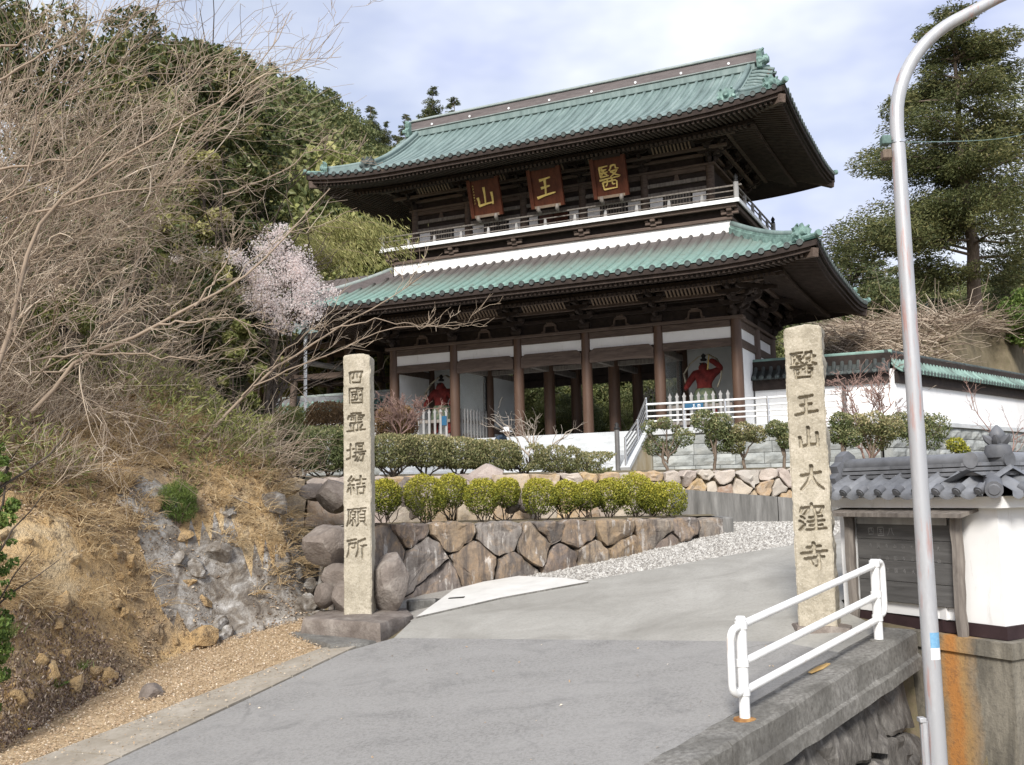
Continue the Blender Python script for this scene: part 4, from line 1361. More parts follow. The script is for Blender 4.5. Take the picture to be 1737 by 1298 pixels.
# balcony
bal = MB()
bal.box(-GW - .40, .40, -.40, GDp + .40, 10.84, 10.92)
balcony = gb(bal, 'balcony', 'wood_dark')
BZ = 10.92
for nm, (a0, a1, b0, b1) in (('front', (-GW - .44, .44, -.46, -.405)), ('right', (.405, .45, -.40, GDp + .40)), ('left', (-GW - .45, -GW - .405, -.40, GDp + .40))):
    mb = MB()
    mb.box(a0, a1, b0, b1, 10.83, 10.98)
    gb(mb, 'edge_board', 'white_paint', balcony)
mb = MB()
mb.bbox(-GW - .3, .3, -.32, -.18, 10.68, 10.838, .015)
gb(mb, 'joist_beam', 'wood_mid', balcony)
for u in (.24, -GW - .24):
    mb = MB()
    mb.bbox(u - .07, u + .07, -.17, GDp + .3, 10.68, 10.836, .015)
    gb(mb, 'joist_beam', 'wood_mid', balcony)
ucol = [-14.35 + 2.70 * i for i in range(6)]
for u in [c for c in colu]:
    mb = MB()
    mb.bbox(u - .10, u + .10, -.30, .1, 10.56, 10.68, .02)
    mb.bbox(u - .34, u + .34, -.16, -.04, 10.46, 10.57, .02)
    mb.bbox(u - .12, u + .12, -.18, .02, 10.40, 10.47, .02)
    for q in (-.27, .27):
        mb.bbox(u + q - .08, u + q + .08, -.18, -.02, 10.57, 10.66, .02)
    gb(mb, 'balcony_bracket', 'wood_mid', balcony)
rails = ((11.08, .045), (11.30, .045), (11.50, .065))
posts = [-GW - .33 + (GW + .66) / 12 * i for i in range(13)]
for z, w in rails:
    mb = MB()
    mb.bbox(-GW - .55 if w > .06 else -GW - .33, .55 if w > .06 else .33, -.33 - w / 2, -.33 + w / 2, z - w / 2, z + w / 2, .01)
    gb(mb, 'balcony_rail', 'wood_grey', balcony)
    for u in (.33, -GW - .33):
        mb = MB()
        mb.bbox(u - w / 2, u + w / 2, -.29, GDp + .33, z - w / 2, z + w / 2 - .002, .01)
        gb(mb, 'balcony_rail', 'wood_grey', balcony)
for i, u in enumerate(posts):
    if i in (0, 12): continue
    mb = MB()
    mb.prism([(-.08, 0), (.08, 0), (.04, .34), (-.04, .34)], (1, 0, 0), (0, 0, 1), (0, -1, 0), (u, -.30, 10.96), -.01, .05)
    gb(mb, 'baluster', 'wood_pale', balcony)
for v_ in np.linspace(1.1, GDp - 1, 4):
    mb = MB()
    mb.prism([(-.10, 0), (.10, 0), (.055, .5), (-.055, .5)], (0, 1, 0), (0, 0, 1), (1, 0, 0), (.33, v_, 10.96), -.05, .05)
    gb(mb, 'baluster', 'wood_pale', balcony)
for u in (.33, -GW - .33):
    for v_ in (-.33, GDp + .33):
        mb = MB()
        mb.lathe([(.10, 10.92), (.10, 11.62)], u, v_, 12)
        o = gb(mb, 'corner_post', 'wood_pale', balcony, 'auto')
        mb = MB()
        mb.lathe([(.085, 11.62), (.09, 11.68), (.06, 11.72), (.09, 11.80), (.07, 11.86), (.02, 11.93), (.005, 11.96)], u, v_, 12)
        gb(mb, 'finial', 'black', o, True)
# upper storey wall
UV = 0.55
mb = MB()
mb.box(ucol[0], ucol[5], UV, GDp - UV, 10.92, 14.3)
gb(mb, 'gallery_core', 'wood_dark')
for i, u in enumerate(ucol):
    for v_ in (UV - .04, GDp - UV):
        mb = MB()
        mb.lathe([(.17, 10.92), (.165, 12.75)], u, v_, 16)
        gb(mb, 'gallery_column', 'wood_mid', None, 'auto')
for i in range(5):
    u0, u1 = ucol[i], ucol[i + 1]
    W_ = u1 - u0
    if i == 2:
        lay = [('white', .22, .62), ('door', .68, W_ - .68), ('white', W_ - .62, W_ - .22)]
    else:
        lay = [('white', .20, .74), ('lat', .80, W_ - .80), ('white', W_ - .74, W_ - .20)]
    for kd, a0, a1 in lay:
        if kd == 'white':
            mb = MB()
            mb.box(u0 + a0, u0 + a1, UV - .03, UV + .01, 11.0, 11.72)
            gb(mb, 'wall_panel', 'plaster')
        elif kd == 'lat':
            mb = MB()
            mb.box(u0 + a0, u0 + a1, UV - .025, UV + .01, 11.0, 11.72)
            gb(mb, 'window_board', 'black')
            nb_ = 9
            for k in range(nb_):
                x = u0 + a0 + .06 + (a1 - a0 - .12) * k / (nb_ - 1)
                mb = MB()
                mb.box(x - .035, x + .035, UV - .09, UV - .03, 11.0, 11.72)
                gb(mb, 'window_bar', 'wood_grey')
        else:
            for k in range(2):
                x0 = u0 + a0 + (a1 - a0) / 2 * k
                x1 = x0 + (a1 - a0) / 2
                mb = MB()
                mb.bbox(x0 + .02, x1 - .02, UV - .05, UV + .0, 11.0, 11.72, .01)
                for q in range(4):
                    mb.box(x0 + .08, x1 - .08, UV - .075, UV - .051, 11.05 + q * .17, 11.15 + q * .17)
                gb(mb, 'door_leaf', 'plaque_red')
    for z0, z1, mt in ((11.72, 11.90, 'wood_grey'), (12.12, 12.28, 'wood_grey'), (12.52, 12.70, 'wood_mid')):
        mb = MB()
        mb.bbox(u0 + .15, u1 - .15, UV - .13, UV + .02, z0, z1, .012)
        gb(mb, 'tie_beam', mt)
    mb = MB()
    cu = (u0 + u1) / 2
    mb.prism([(-.12, 0), (.12, 0), (.06, .24), (-.06, .24)], (1, 0, 0), (0, 0, 1), (0, -1, 0), (cu, UV, 12.28), .02, .1)
    gb(mb, 'strut', 'wood_mid')
    mb = MB()
    for k in range(11):
        x = u0 + .6 + (W_ - 1.2) * k / 10
        mb.beam((x, UV - .60, 13.34), (x, UV - .92, 13.62), .06, .06)
    o = gb(mb, 'cove_ribs', 'wood_slat')
    o['kind'] = 'stuff'
    mb = MB()
    mb.add([(u0 + .4, UV - .58, 13.38), (u1 - .4, UV - .58, 13.38), (u1 - .4, UV - .94, 13.68), (u0 + .4, UV - .94, 13.68)], [(0, 1, 2, 3)])
    gb(mb, 'cove_board', 'wood_dark')
mb = MB()
mb.bbox(ucol[0] - .25, ucol[5] + .25, UV - .2, GDp - UV + .2, 12.70, 12.80, .02)
gb(mb, 'wall_plate', 'wood_mid')
for dv, z in ((UV - .12, 13.15), (UV - .52, 13.28), (UV - .95, 13.58)):
    e = UV - dv
    mb = MB()
    mb.bbox(ucol[0] - e - .3, ucol[5] + e + .3, dv - .07, dv + .07, z - .06, z + .07, .012)
    gb(mb, 'step_purlin', 'wood_mid')
    for u, s_ in ((ucol[5] + e, 1), (ucol[0] - e, -1)):
        mb = MB()
        mb.bbox(u - .07, u + .07, dv + .08, GDp - dv, z - .06, z + .068, .012)
        gb(mb, 'step_purlin', 'wood_mid')
for u in ucol[1:5]:
    put_bracket(u, UV, 12.80, 0, br_me, .86)
for i in range(5):
    put_bracket((ucol[i] + ucol[i + 1]) / 2, UV, 12.80, 0, br_me, .80) if i in () else None
put_bracket(ucol[5], UV, 12.80, 0, brc_me, .86, 'corner_bracket_set')
put_bracket(ucol[0], UV, 12.80, -math.pi / 2, brc_me, .86, 'corner_bracket_set')
put_bracket(ucol[5], GDp - UV, 12.80, math.pi / 2, brc_me, .86, 'corner_bracket_set')
for v_ in (GDp * .36, GDp * .64):
    put_bracket(ucol[5], v_, 12.80, math.pi / 2, br_me, .86)
    put_bracket(ucol[0], v_, 12.80, -math.pi / 2, br_me, .86)
for v_ in (GDp * .36, GDp * .64):
    for k in range(3):
        pass

# ---------------- the three name boards
def plaque(cu, cz, ch, label):
    org = G(cu, -.62, cz - .80)
    e = empty('name_board', org, G_ANG, label, 'name board', 'name boards hanging under the upper eaves')
    th = math.radians(17)
    up = Vector((0, -math.sin(th), math.cos(th)))
    nr = Vector((0, -math.cos(th), -math.sin(th)))
    ax = Vector((1, 0, 0))
    w, h = 1.16, 1.50
    def slab_(name, a0, a1, b0, b1, t0, t1, mat):
        mb = MB()
        mb.prism([(a0, b0), (a1, b0), (a1, b1), (a0, b1)], ax, up, nr, (0, 0, 0), t0, t1)
        return mb.build(name, mat, e)
    slab_('board', -w / 2, w / 2, .06, h, 0, .05, 'plaque_red')
    for s_ in (-1, 1):
        slab_('frame_stile', min(s_ * w / 2, s_ * (w / 2 + .16)), max(s_ * w / 2, s_ * (w / 2 + .16)), -.04, h + .05, -.01, .13, 'plaque_red')
    slab_('frame_rail', -w / 2, w / 2, h, h + .14, -.01, .13, 'wood_dark')
    slab_('frame_rail', -w / 2, w / 2, -.05, .06, -.01, .11, 'wood_slat')
    mb = MB()
    kanji_mesh(mb, ch, nr * .05 + up * (h * .50), ax, up, nr, 0.98 if ch != '醫' else 1.0, 11 if ch != '醫' else 7.5, .035)
    mb.build('character', 'gold', e)
    if ch == '山':
        mb = MB()
        for k in range(7):
            kanji_mesh(mb, random.choice('王大山寺'), nr * .05 + up * (h * .86 - k * .12) + ax * (-w * .43), ax, up, nr, .085, 12, .012)
        mb.build('signature', 'gold', e)
    for s_ in (-1, 1):
        mb = MB()
        mb.tube([up * .02 + ax * (s_ * .42) + nr * .1, up * (-.10) + ax * (s_ * .42) + nr * .16, up * (-.20) + ax * (s_ * .40) + nr * .08, up * (-.24) + ax * (s_ * .38) - nr * .1], [.07, .09, .07, .05], 8)
        mb.build('carved_bracket', 'wood_grey', e, True)
plaque(-10.10, 12.52, '山', 'red name board with the gold character for mountain, signature down its side')
plaque(-7.31, 12.52, '王', 'red name board with the gold character for king, between the two others')
plaque(-4.54, 12.52, '醫', 'red name board with the gold many-stroked character for medicine')
# ------------------------------------------------------------------ podium, steps and railings
def gbox(name, u0, u1, v0, v1, z0, z1, mat, parent, org, b=0.0):
    """box in gate axes, child of an Empty standing at org (gate coordinates) with the gate's rotation"""
    mb = MB()
    (mb.bbox if b else mb.box)(u0 - org[0], u1 - org[0], v0 - org[1], v1 - org[1], z0 - org[2], z1 - org[2], *([b] if b else []))
    return mb.build(name, mat, parent)
PV = -2.7                                  # front face of the podium
SU0, SU1 = -12.32, -2.9                    # stair between
POD = (UC, VC, 0.45)
pod = empty('stone_podium', G(*POD), G_ANG, 'pale granite podium with steps carrying the temple gate', 'podium')
gbox('core', SU1 + .35, 5.2, PV + .36, GDp + 2.5, .45, ZF - .17, 'concrete_old', pod, POD)
gbox('core', -18.2, SU1 + .34, PV + .36, GDp + 2.5, .45, ZF - .17, 'concrete_old', pod, POD)
gbox('paving', -18.2, 5.2, PV + .1, GDp + 2.5, ZF - .169, ZF - .005, 'granite_pale', pod, POD)
gbox('coping', SU1 + .30, 5.3, PV - .1, PV + .34, ZF - .20, ZF + .02, 'granite_pale', pod, POD, .015)
gbox('coping', -18.3, SU0 - .30, PV - .1, PV + .34, ZF - .20, ZF + .02, 'granite_pale', pod, POD, .015)
def rough_block(name, w, h, d, parent, loc, rotz=0.0, mat='block_stone', seed=0, face=(0, -1, 0)):
    """stone block w x h with a bulging pitched face towards -y"""
    r = random.Random(seed)
    mb = MB()
    nxx, nzz = 4, 3
    vs, fs = [], []
    for j in range(nzz + 1):
        for i in range(nxx + 1):
            x, z = w * i / nxx, h * j / nzz
            e = min(i, nxx - i, 1) * min(j, nzz - j, 1)
            vs.append((x, -(d + e * r.uniform(.02, .06)), z))
    for j in range(nzz):
        for i in range(nxx):
            p = j * (nxx + 1) + i
            fs.append((p, p + 1, p + nxx + 2, p + nxx + 1))
    n0 = len(vs)
    vs += [(0, 0, 0), (w, 0, 0), (w, 0, h), (0, 0, h)]
    c = [0, nxx, (nxx + 1) * (nzz + 1) - 1, (nxx + 1) * nzz]
    fs += [(n0 + 3, n0 + 2, n0 + 1, n0)]
    bot = list(range(0, nxx + 1))
    top = [(nxx + 1) * nzz + i for i in range(nxx + 1)]
    lef = [(nxx + 1) * j for j in range(nzz + 1)]
    rig = [(nxx + 1) * j + nxx for j in range(nzz + 1)]
    fs += [tuple(bot[::-1] + [n0, n0 + 1]), tuple(top + [n0 + 2, n0 + 3]), tuple(lef + [n0 + 3, n0]), tuple(rig[::-1] + [n0 + 1, n0 + 2])]
    mb.add(vs, fs)
    o = mb.build(name, mat, parent, False, loc)
    o.rotation_euler = (0, 0, rotz)
    return o
def ashlar(parent, org, u0, u1, v, z0, rows, hrow, seed, rotz=0.0, flip=False):
    r = random.Random(seed)
    for k in range(rows):
        u = u0 - (r.uniform(.0, .4) if k % 2 else 0)
        while u < u1 - .05:
            w = r.uniform(.72, 1.05)
            a, b_ = max(u, u0), min(u + w, u1)
            if b_ - a > .12:
                rough_block('block', b_ - a - .016, hrow - .016, .30, parent, (a - org[0], v - org[1], z0 + k * hrow - org[2]), 0, seed=r.randint(0, 9999))
            u += w
ashlar(pod, POD, SU1 + .32, 5.2, PV + .30, .48, 4, .385, 3)
ashlar(pod, POD, -18.2, SU0 - .32, PV + .30, .48, 4, .385, 4)
NST = 9
sv0 = -5.0
for k in range(NST):
    z1 = .55 + (ZF - .02 - .55) * (k + 1) / NST
    v0 = sv0 + (PV - sv0) * k / NST
    gbox('step', SU0, SU1, v0, v0 + (PV - sv0) / NST + .06 if k < NST - 1 else PV + .35, z1 - .2, z1, 'granite_pale', pod, POD, .012)
gbox('stair_core', SU0 + .02, SU1 - .02, sv0 + .5, PV + .3, .4, .9, 'concrete_old', pod, POD)
for s_, u in ((1, SU1), (-1, SU0)):
    mb = MB()
    a0, a1 = (u + .01, u + .30) if s_ > 0 else (u - .30, u - .01)
    pts = [(sv0 - .25, .40), (PV + .3, .40), (PV + .3, ZF + .06), (PV - .15, ZF + .06), (sv0 - .25, .72)]
    mb.prism([(p[0] - POD[1], p[1] - POD[2]) for p in pts], (0, 1, 0), (0, 0, 1), (1, 0, 0), (0, 0, 0), a0 + .015 - POD[0], a1 - .015 - POD[0])
    mb.build('cheek_wall', 'granite_stain', pod)
    mb = MB()
    mb.beam((0, sv0 - .28 - POD[1], .76 - POD[2]), (0, PV - .12 - POD[1], ZF + .10 - POD[2]), .34, .13)
    o = mb.build('cheek_cap', 'granite_pale', pod, False, ((a0 + a1) / 2 - POD[0], 0, 0))

# stainless railings
def railing(name, pts, label, posts, hts, rp=0.028, caps=True, group='steel railings on the podium', mat='steel', postmat='steel'):
    """pts: path (gate coords of the foot line); posts: indices with a post; hts: rail heights"""
    o0 = pts[0]
    e = empty(name, G(*o0), G_ANG, label, 'railing', group)
    rel = [Vector(p) - Vector(o0) for p in pts]
    for h in hts:
        mb = MB()
        mb.tube([p + Vector((0, 0, h)) for p in rel], rp if h < max(hts) else rp * 1.25, 8)
        mb.build('rail', mat, e, 'auto')
    for i in posts:
        mb = MB()
        p = rel[i]
        mb.tube([p + Vector((0, 0, -.02)), p + Vector((0, 0, max(hts) + .04))], rp * 1.5, 10)
        mb.build('post', postmat, e, 'auto')
    return e
up_, lo_ = (SU1 + .16, PV - .1, ZF + .15), (SU1 + .16, sv0 - .2, .82)
# the bowed stair rail: rails run parallel to the cheek
railing('stair_railing', [lo_, (SU1 + .16, -3.85, 1.50), up_], 'sloping steel railing beside the podium steps below the right-hand guardian', [0, 1, 2], (.30, .47, .64, .82, .98))
mb = MB()
mb.tube([(0, 0, -.25), (0, 0, 1.28)], .085, 12)
nw = empty('newel_post', G(SU1 - .10, sv0 - .28, .82), G_ANG, 'thick dark newel post at the foot of the podium steps', 'post')
mb.build('shaft', 'steel_dark', nw, 'auto')
mb = MB()
mb.lathe([(.10, 1.28), (.11, 1.34), (.05, 1.38), (.08, 1.45), (.02, 1.53)], 0, 0, 10)
mb.build('finial', 'black', nw, True)
path = [(up_[0], up_[1], ZF)] + [(u, PV + .05, ZF) for u in (-1.4, .1, 1.6, 3.0, 4.1)]
railing('podium_railing', path, 'horizontal steel railing along the podium edge in front of the right-hand guardian', range(len(path)), (.30, .48, .68, .92), .034, mat='white_paint')
mb = MB()
mb.tube([(0, 0, 0), (0, 0, 1.05)], .06, 10)
npst = empty('newel_post', G(4.15, PV - .0, ZF), G_ANG, 'dark post with a black finial at the right end of the podium railing', 'post')
mb.build('shaft', 'steel_dark', npst, 'auto')
mb = MB()
mb.lathe([(.07, 1.05), (.075, 1.10), (.03, 1.13), (.055, 1.19), (.01, 1.25)], 0, 0, 10)
mb.build('finial', 'black', npst, True)
railing('ramp_railing', [(-14.9, PV + .1, ZF), (-13.7, PV + .1, ZF), (-12.6, PV + .1, ZF)], 'steel railing at the left end of the podium beside the hedge', [0, 1, 2], (.25, .55, .95), .04, mat='steel')

# picket fences in front of the guardians
def picket_fence(name, a, b_, label, n, mat='wood_pale'):
    L_ = (Vector(b_) - Vector(a)).length
    d = Vector(b_) - Vector(a)
    e = empty(name, G(*a), G_ANG + math.atan2(d.y, d.x), label, 'fence', 'picket fences of the guardian rooms')
    for h in (.35, .98):
        mb = MB()
        mb.bbox(0, L_, -.045, .045, h - .07, h + .07, .012)
        mb.build('fence_rail', 'wood_grey', e)
    me = None
    for k in range(n):
        if me is None:
            mb = MB()
            pr = [(-.05, 0), (.05, 0), (.05, 1.34), (.08, 1.39), (.045, 1.43), (0, 1.54), (-.045, 1.43), (-.08, 1.39), (-.05, 1.34)]
            mb.prism(pr, (1, 0, 0), (0, 0, 1), (0, -1, 0), (0, 0, 0), .05, .09)
            me = mb.mesh('picket', mat)
        mobj('picket', me, e, (L_ * (k + .5) / n, 0, 0))
    return e
picket_fence('picket_fence', (colu[4] + .25, -.02, ZF), (colu[5] - .25, -.02, ZF), 'grey picket fence in front of the guardian in the bay by the white wall', 9)
picket_fence('picket_fence', (colu[0] + .25, -.02, ZF), (colu[1] - .25, -.02, ZF), 'grey picket fence in front of the guardian in the bay nearer the bank', 9)
picket_fence('picket_fence', (colu[1] + .02, .25, ZF), (colu[1] + .02, VC - .3, ZF), 'grey picket fence running back along the passage from the guardian by the bank', 9)
def sign(name, u, v, z, w, h, mat, label, marks=()):
    e = empty(name, G(u, v, z), G_ANG, label, 'sign')
    mb = MB()
    mb.bbox(-w / 2, w / 2, -.02, .02, 0, h, .008)
    mb.build('panel', mat, e)
    if marks:
        mb = MB()
        for ch, x, s_ in marks:
            kanji_mesh(mb, ch, (x, -.022, h * .5), (1, 0, 0), (0, 0, 1), (0, -1, 0), s_, 14, .006)
        mb.build('lettering', 'sticker_white', e)
    return e
sign('fence_sign', -1.75, -.14, ZF + .86, .82, .26, 'sign_blue', 'small blue sign with white writing on the guardian fence', (('王', .05, .16), ('四', .25, .15)))
sign('fence_sign', -14.1 + 1.45, -.14, ZF + .78, .24, .40, 'sign_blue', 'narrow blue panel on the fence beside the bank-side guardian')

# ------------------------------------------------------------------ guardian statues
def skin_mesh(name, verts, edges, radii, mat, subdiv=2):
    me = bpy.data.meshes.new(name + '_src')
    me.from_pydata([tuple(v) for v in verts], edges, [])
    o = bpy.data.objects.new(name + '_src', me)
    COL.objects.link(o)
    sk = o.modifiers.new('skin', 'SKIN')
    for i, r_ in enumerate(radii):
        rr = r_ if hasattr(r_, '__len__') else (r_, r_)
        me.skin_vertices[0].data[i].radius = rr
    me.skin_vertices[0].data[0].use_root = True
    ss = o.modifiers.new('sub', 'SUBSURF')
    ss.levels = subdiv
    dg = bpy.context.evaluated_depsgraph_get()
    dg.update()
    out = bpy.data.meshes.new_from_object(o.evaluated_get(dg))
    out.name = name
    bpy.data.objects.remove(o)
    bpy.data.meshes.remove(me)
    out.polygons.foreach_set('use_smooth', [True] * len(out.polygons))
    out.materials.clear()
    out.materials.append(MATS[mat])
    return out
def guardian(u, v, label, pose):
    e = empty('guardian_statue', G(u, v, ZF + .05), G_ANG, label, 'statue', 'guardian statues in the gate')
    mb = MB()
    for (r_, z0, z1) in ((.62, 0, .18), (.50, .18, .40)):
        mb.lathe([(r_, z0), (r_ * .95, (z0 + z1) / 2), (r_, z1)], 0, 0, 8)
    mb.build('rock_pedestal', 'wood_mid', e)
    B = .40
    # joints: 0 pelvis 1 belly 2 chest 3 neck 4 head 5 crown | legs | arms
    V = [(0, 0, 1.0), (0, -.04, 1.22), (0, -.02, 1.52), (0, -.02, 1.74), (0, -.06, 1.88), (0, -.03, 2.02),
         (-.17, 0, .92), (-.24, -.06, .50), (-.26, .04, .10), (-.27, -.16, .04),
         (.17, 0, .92), (.28, -.02, .52), (.34, .04, .10), (.36, -.16, .04),
         (-.33, 0, 1.62), (-.50, -.10, 1.36), (-.58, -.24, 1.16), (-.60, -.30, 1.06),
         (.33, 0, 1.62)]
    if pose == 'raised':     # one arm bent up across the head
        V += [(.62, -.06, 1.78), (.36, -.20, 2.02), (.24, -.24, 2.04)]
    else:
        V += [(.54, -.06, 1.36), (.56, -.26, 1.16), (.55, -.34, 1.06)]
    V = [Vector((x, y, z + B)) for x, y, z in V]
    E_ = [(0, 1), (1, 2), (2, 3), (3, 4), (4, 5), (0, 6), (6, 7), (7, 8), (8, 9), (0, 10), (10, 11), (11, 12), (12, 13), (2, 14), (14, 15), (15, 16), (16, 17), (2, 18), (18, 19), (19, 20), (20, 21)]
    R_ = [(.25, .20), (.24, .20), (.30, .21), .12, .16, .10, .18, .125, .08, .07, .18, .125, .08, .07, .16, .12, .10, .08, .16, .12, .10, .08]
    mobj('body', skin_mesh('body', V, E_, R_, 'statue_red'), e)
    mb = MB()       # topknot, brows and eyes
    mb.lathe([(.10, 2.06), (.12, 2.12), (.05, 2.16), (.09, 2.24), (.02, 2.32)], 0, -.02, 10, B)
    for q in (-1, 1):
        mb.tube([(q * .02, -.21, 1.95 + B), (q * .10, -.19, 1.97 + B)], .018, 6)
        mb.tube([(q * .05, -.215, 1.91 + B), (q * .075, -.21, 1.91 + B)], .022, 6)
    mb.build('hair', 'black', e, True)
    mb = MB()       # skirt
    mb.lathe([(.30, 1.10), (.38, .95), (.42, .72), (.46, .52), (.40, .50)], 0, 0, 14, B)
    mb.build('skirt', 'cloth_green', e, True)
    mb = MB()       # scarf billowing round the shoulders
    arc = [(-.62, -.1, 1.30), (-.72, .02, 1.66), (-.52, .1, 2.0), (-.22, .16, 2.24), (.12, .18, 2.30), (.42, .1, 2.12), (.62, .0, 1.78), (.60, -.12, 1.42), (.48, -.2, 1.1)]
    arc = [Vector((x, y, z + B)) for x, y, z in arc]
    for a, b_ in zip(arc[:-1], arc[1:]):
        mb.beam(a, b_, .03, .13, (0, 1, 0.2))
    mb.build('scarf', 'cloth_cream', e, True)
    if pose == 'raised':
        mb = MB()
        mb.tube([(.20, -.30, 1.72 + B), (.26, -.28, 2.22 + B)], [.03, .02], 6)
        mb.build('vajra_club', 'gold', e)
    return e
for st_ in (guardian(-1.70, 1.55, 'red guardian statue with its arm raised across its head, beside the white wall', 'raised'), guardian(-13.72, 1.55, 'red broad-shouldered guardian statue with arms lowered, in the bay nearer the bank', 'low')):
    st_.scale = (1.16, 1.16, 1.16)

# visitor bending behind the hedge
def visitor(p, rot):
    e = empty('person', p, rot, 'person in a navy jacket and white sun hat bending down on the steps', 'person')
    V = [(0, 0, .86), (0, -.10, 1.02), (0, -.26, 1.18), (0, -.40, 1.26), (0, -.47, 1.30), (-.09, 0, .80), (-.10, -.06, .46), (-.10, .02, .09), (-.10, -.12, .05),
         (.09, 0, .80), (.10, -.08, .46), (.10, .0, .09), (.10, -.14, .05), (-.19, -.30, 1.18), (-.24, -.34, .92), (-.20, -.46, .72), (.19, -.30, 1.18), (.24, -.36, .92), (.20, -.48, .72)]
    E_ = [(0, 1), (1, 2), (2, 3), (3, 4), (0, 5), (5, 6), (6, 7), (7, 8), (0, 9), (9, 10), (10, 11), (11, 12), (2, 13), (13, 14), (14, 15), (2, 16), (16, 17), (17, 18)]
    R_ = [(.16, .13), (.17, .13), (.18, .13), .06, .07, .10, .07, .05, .04, .10, .07, .05, .04, .085, .06, .045, .085, .06, .045]
    mobj('body', skin_mesh('body', [Vector(v) for v in V], E_, R_, 'navy'), e)
    mb = MB()
    mb.lathe([(.04, -.12), (.085, -.06), (.105, .02), (.10, .09), (.05, .14)], 0, -.56, 12, 1.36)
    mb.tube([(0, -.66, 1.35), (0, -.685, 1.33)], [.02, .012], 6)
    for q in (-1, 1):
        mb.tube([(q * .10, -.55, 1.37), (q * .12, -.55, 1.36)], .025, 6)
    h_ = mb.build('head', 'skin', e, True)
    mb = MB()
    for q in (-1, 1):
        mb.tube([(q * .038, -.652, 1.385), (q * .038, -.66, 1.385)], .011, 6)
    mb.build('eyes', 'black', h_)
    mb = MB()
    mb.lathe([(.24, .03), (.23, .05), (.125, .07), (.12, .17), (.08, .205), (.01, .21)], 0, -.54, 16, 1.36)
    mb.build('sun_hat', 'sticker_white', e, True)
    for q in (-1, 1):
        mb = MB()
        c = Vector((q * .20, -.48, .70))
        mb.tube([c, c + Vector((0, -.02, -.09))], [.035, .04], 8)
        for k in range(4):
            mb.tube([c + Vector((-.03 + .02 * k, -.02, -.09)), c + Vector((-.03 + .02 * k, -.035, -.14 - .01 * (k in (1, 2)))), c + Vector((-.03 + .02 * k, -.015, -.17))], .009, 6)
        mb.tube([c + Vector((-q * .035, -.02, -.03)), c + Vector((-q * .06, -.04, -.09))], .010, 6)
        mb.build('hand', 'skin', e, True)
visitor(G(-8.05, -4.45, .88), G_ANG + 1.3)

# ------------------------------------------------------------------ roofed plaster walls either side of the gate
def tile_wall(name, p0, p1, label, zb, z_eave, z_ridge, mats, half=.55, th=.22, roll=.30, e0=0.0, e1=0.0, group='roofed plaster walls beside the gate', foot='concrete_streak'):
    """plaster wall with a little gabled tile roof; p0,p1 plan points (world)"""
    p0, p1 = Vector((p0[0], p0[1], 0)), Vector((p1[0], p1[1], 0))
    d = p1 - p0
    L_ = d.length
    e = empty(name, Vector((p0.x, p0.y, zb)), math.atan2(d.y, d.x), label, 'wall', group)
    def B(nm, x0, x1, y0, y1, z0, z1, mat, b=0.0):
        mb = MB()
        (mb.bbox if b else mb.box)(x0, x1, y0, y1, z0 - zb, z1 - zb, *([b] if b else []))
        return mb.build(nm, mat, e)
    B('wall_body', 0, L_, -th, th, zb, z_eave + .1, 'plaster')
    B('eave_beam', -.05, L_ + .05, -th - .12, -th - .005, z_eave - .46, z_eave - .02, 'wood_dark')
    B('eave_beam', -.05, L_ + .05, th + .005, th + .12, z_eave - .46, z_eave - .02, 'wood_dark')
    mb = MB()
    x = .1
    while x < L_:
        for s_ in (-1, 1):
            mb.beam((x, s_ * th * .9, z_eave + .02 - zb), (x, s_ * (half - .06), z_eave - .07 - zb), .07, .08)
        x += .2
    o = mb.build('rafters', 'wood_dark', e)
    o['kind'] = 'stuff'
    for s_ in (-1, 1):
        mb = MB()
        prof = [(half, z_eave), (half * .7, z_eave + (z_ridge - z_eave) * .22), (half * .4, z_eave + (z_ridge - z_eave) * .5), (.08, z_ridge - .02)]
        vs = [(x_, s_ * y_, z_ - zb) for x_ in (-.1, L_ + .1) for y_, z_ in prof] + [(x_, s_ * y_, z_ - zb - .07) for x_ in (-.1, L_ + .1) for y_, z_ in prof]
        fs = []
        for k in range(3):
            fs += [(k, k + 1, k + 5, k + 4), (8 + k, 12 + k, 13 + k, 9 + k)]
        fs += [(0, 4, 12, 8), (3, 11, 15, 7), (0, 8, 9, 1), (1, 9, 10, 2), (2, 10, 11, 3), (4, 5, 13, 12), (5, 6, 14, 13), (6, 7, 15, 14)]
        mb.add(vs, fs)
        mb.build('roof_slope', mats[0], e, True)
        if s_ < 0 or True:
            x = .05
            me = None
            while x < L_ and s_ < 0:
                if me is None:
                    mb = MB()
                    mb.tube([(0, s_ * (y_ + .01), z_ + .03 - zb) for y_, z_ in prof], roll * .27, 8)
                    me = mb.mesh('roof_roll', mats[0], 'auto')
                    mb = MB()
                    mb.tube([(0, s_ * (half + .012), z_eave + .03 - zb), (0, s_ * (half + .03), z_eave + .03 - zb)], roll * .30, 10)
                    me2 = mb.mesh('roll_end', mats[1])
                mobj('roof_roll', me, e, (x, 0, 0))
                mobj('roll_end', me2, e, (x, 0, 0))
                x += roll
    B('ridge', -.15 - e0, L_ + .15 + e1, -.14, .14, z_ridge - .14, z_ridge + .26, mats[2], .02)
    mb = MB()
    mb.tube([(-.18 - e0, 0, z_ridge + .29 - zb), (L_ + .18 + e1, 0, z_ridge + .29 - zb)], .09, 8)
    mb.build('ridge_cap', mats[3], e, 'auto')
    return e
wa = G(.12, 2.5, 0)
basic('copper_wall', [(0.3, (0.10, 0.14, 0.125)), (0.55, (0.22, 0.34, 0.30)), (0.75, (0.30, 0.46, 0.40))], 1.1, rough=0.6, bmp=0.05, space='Position', rnd=0.3)
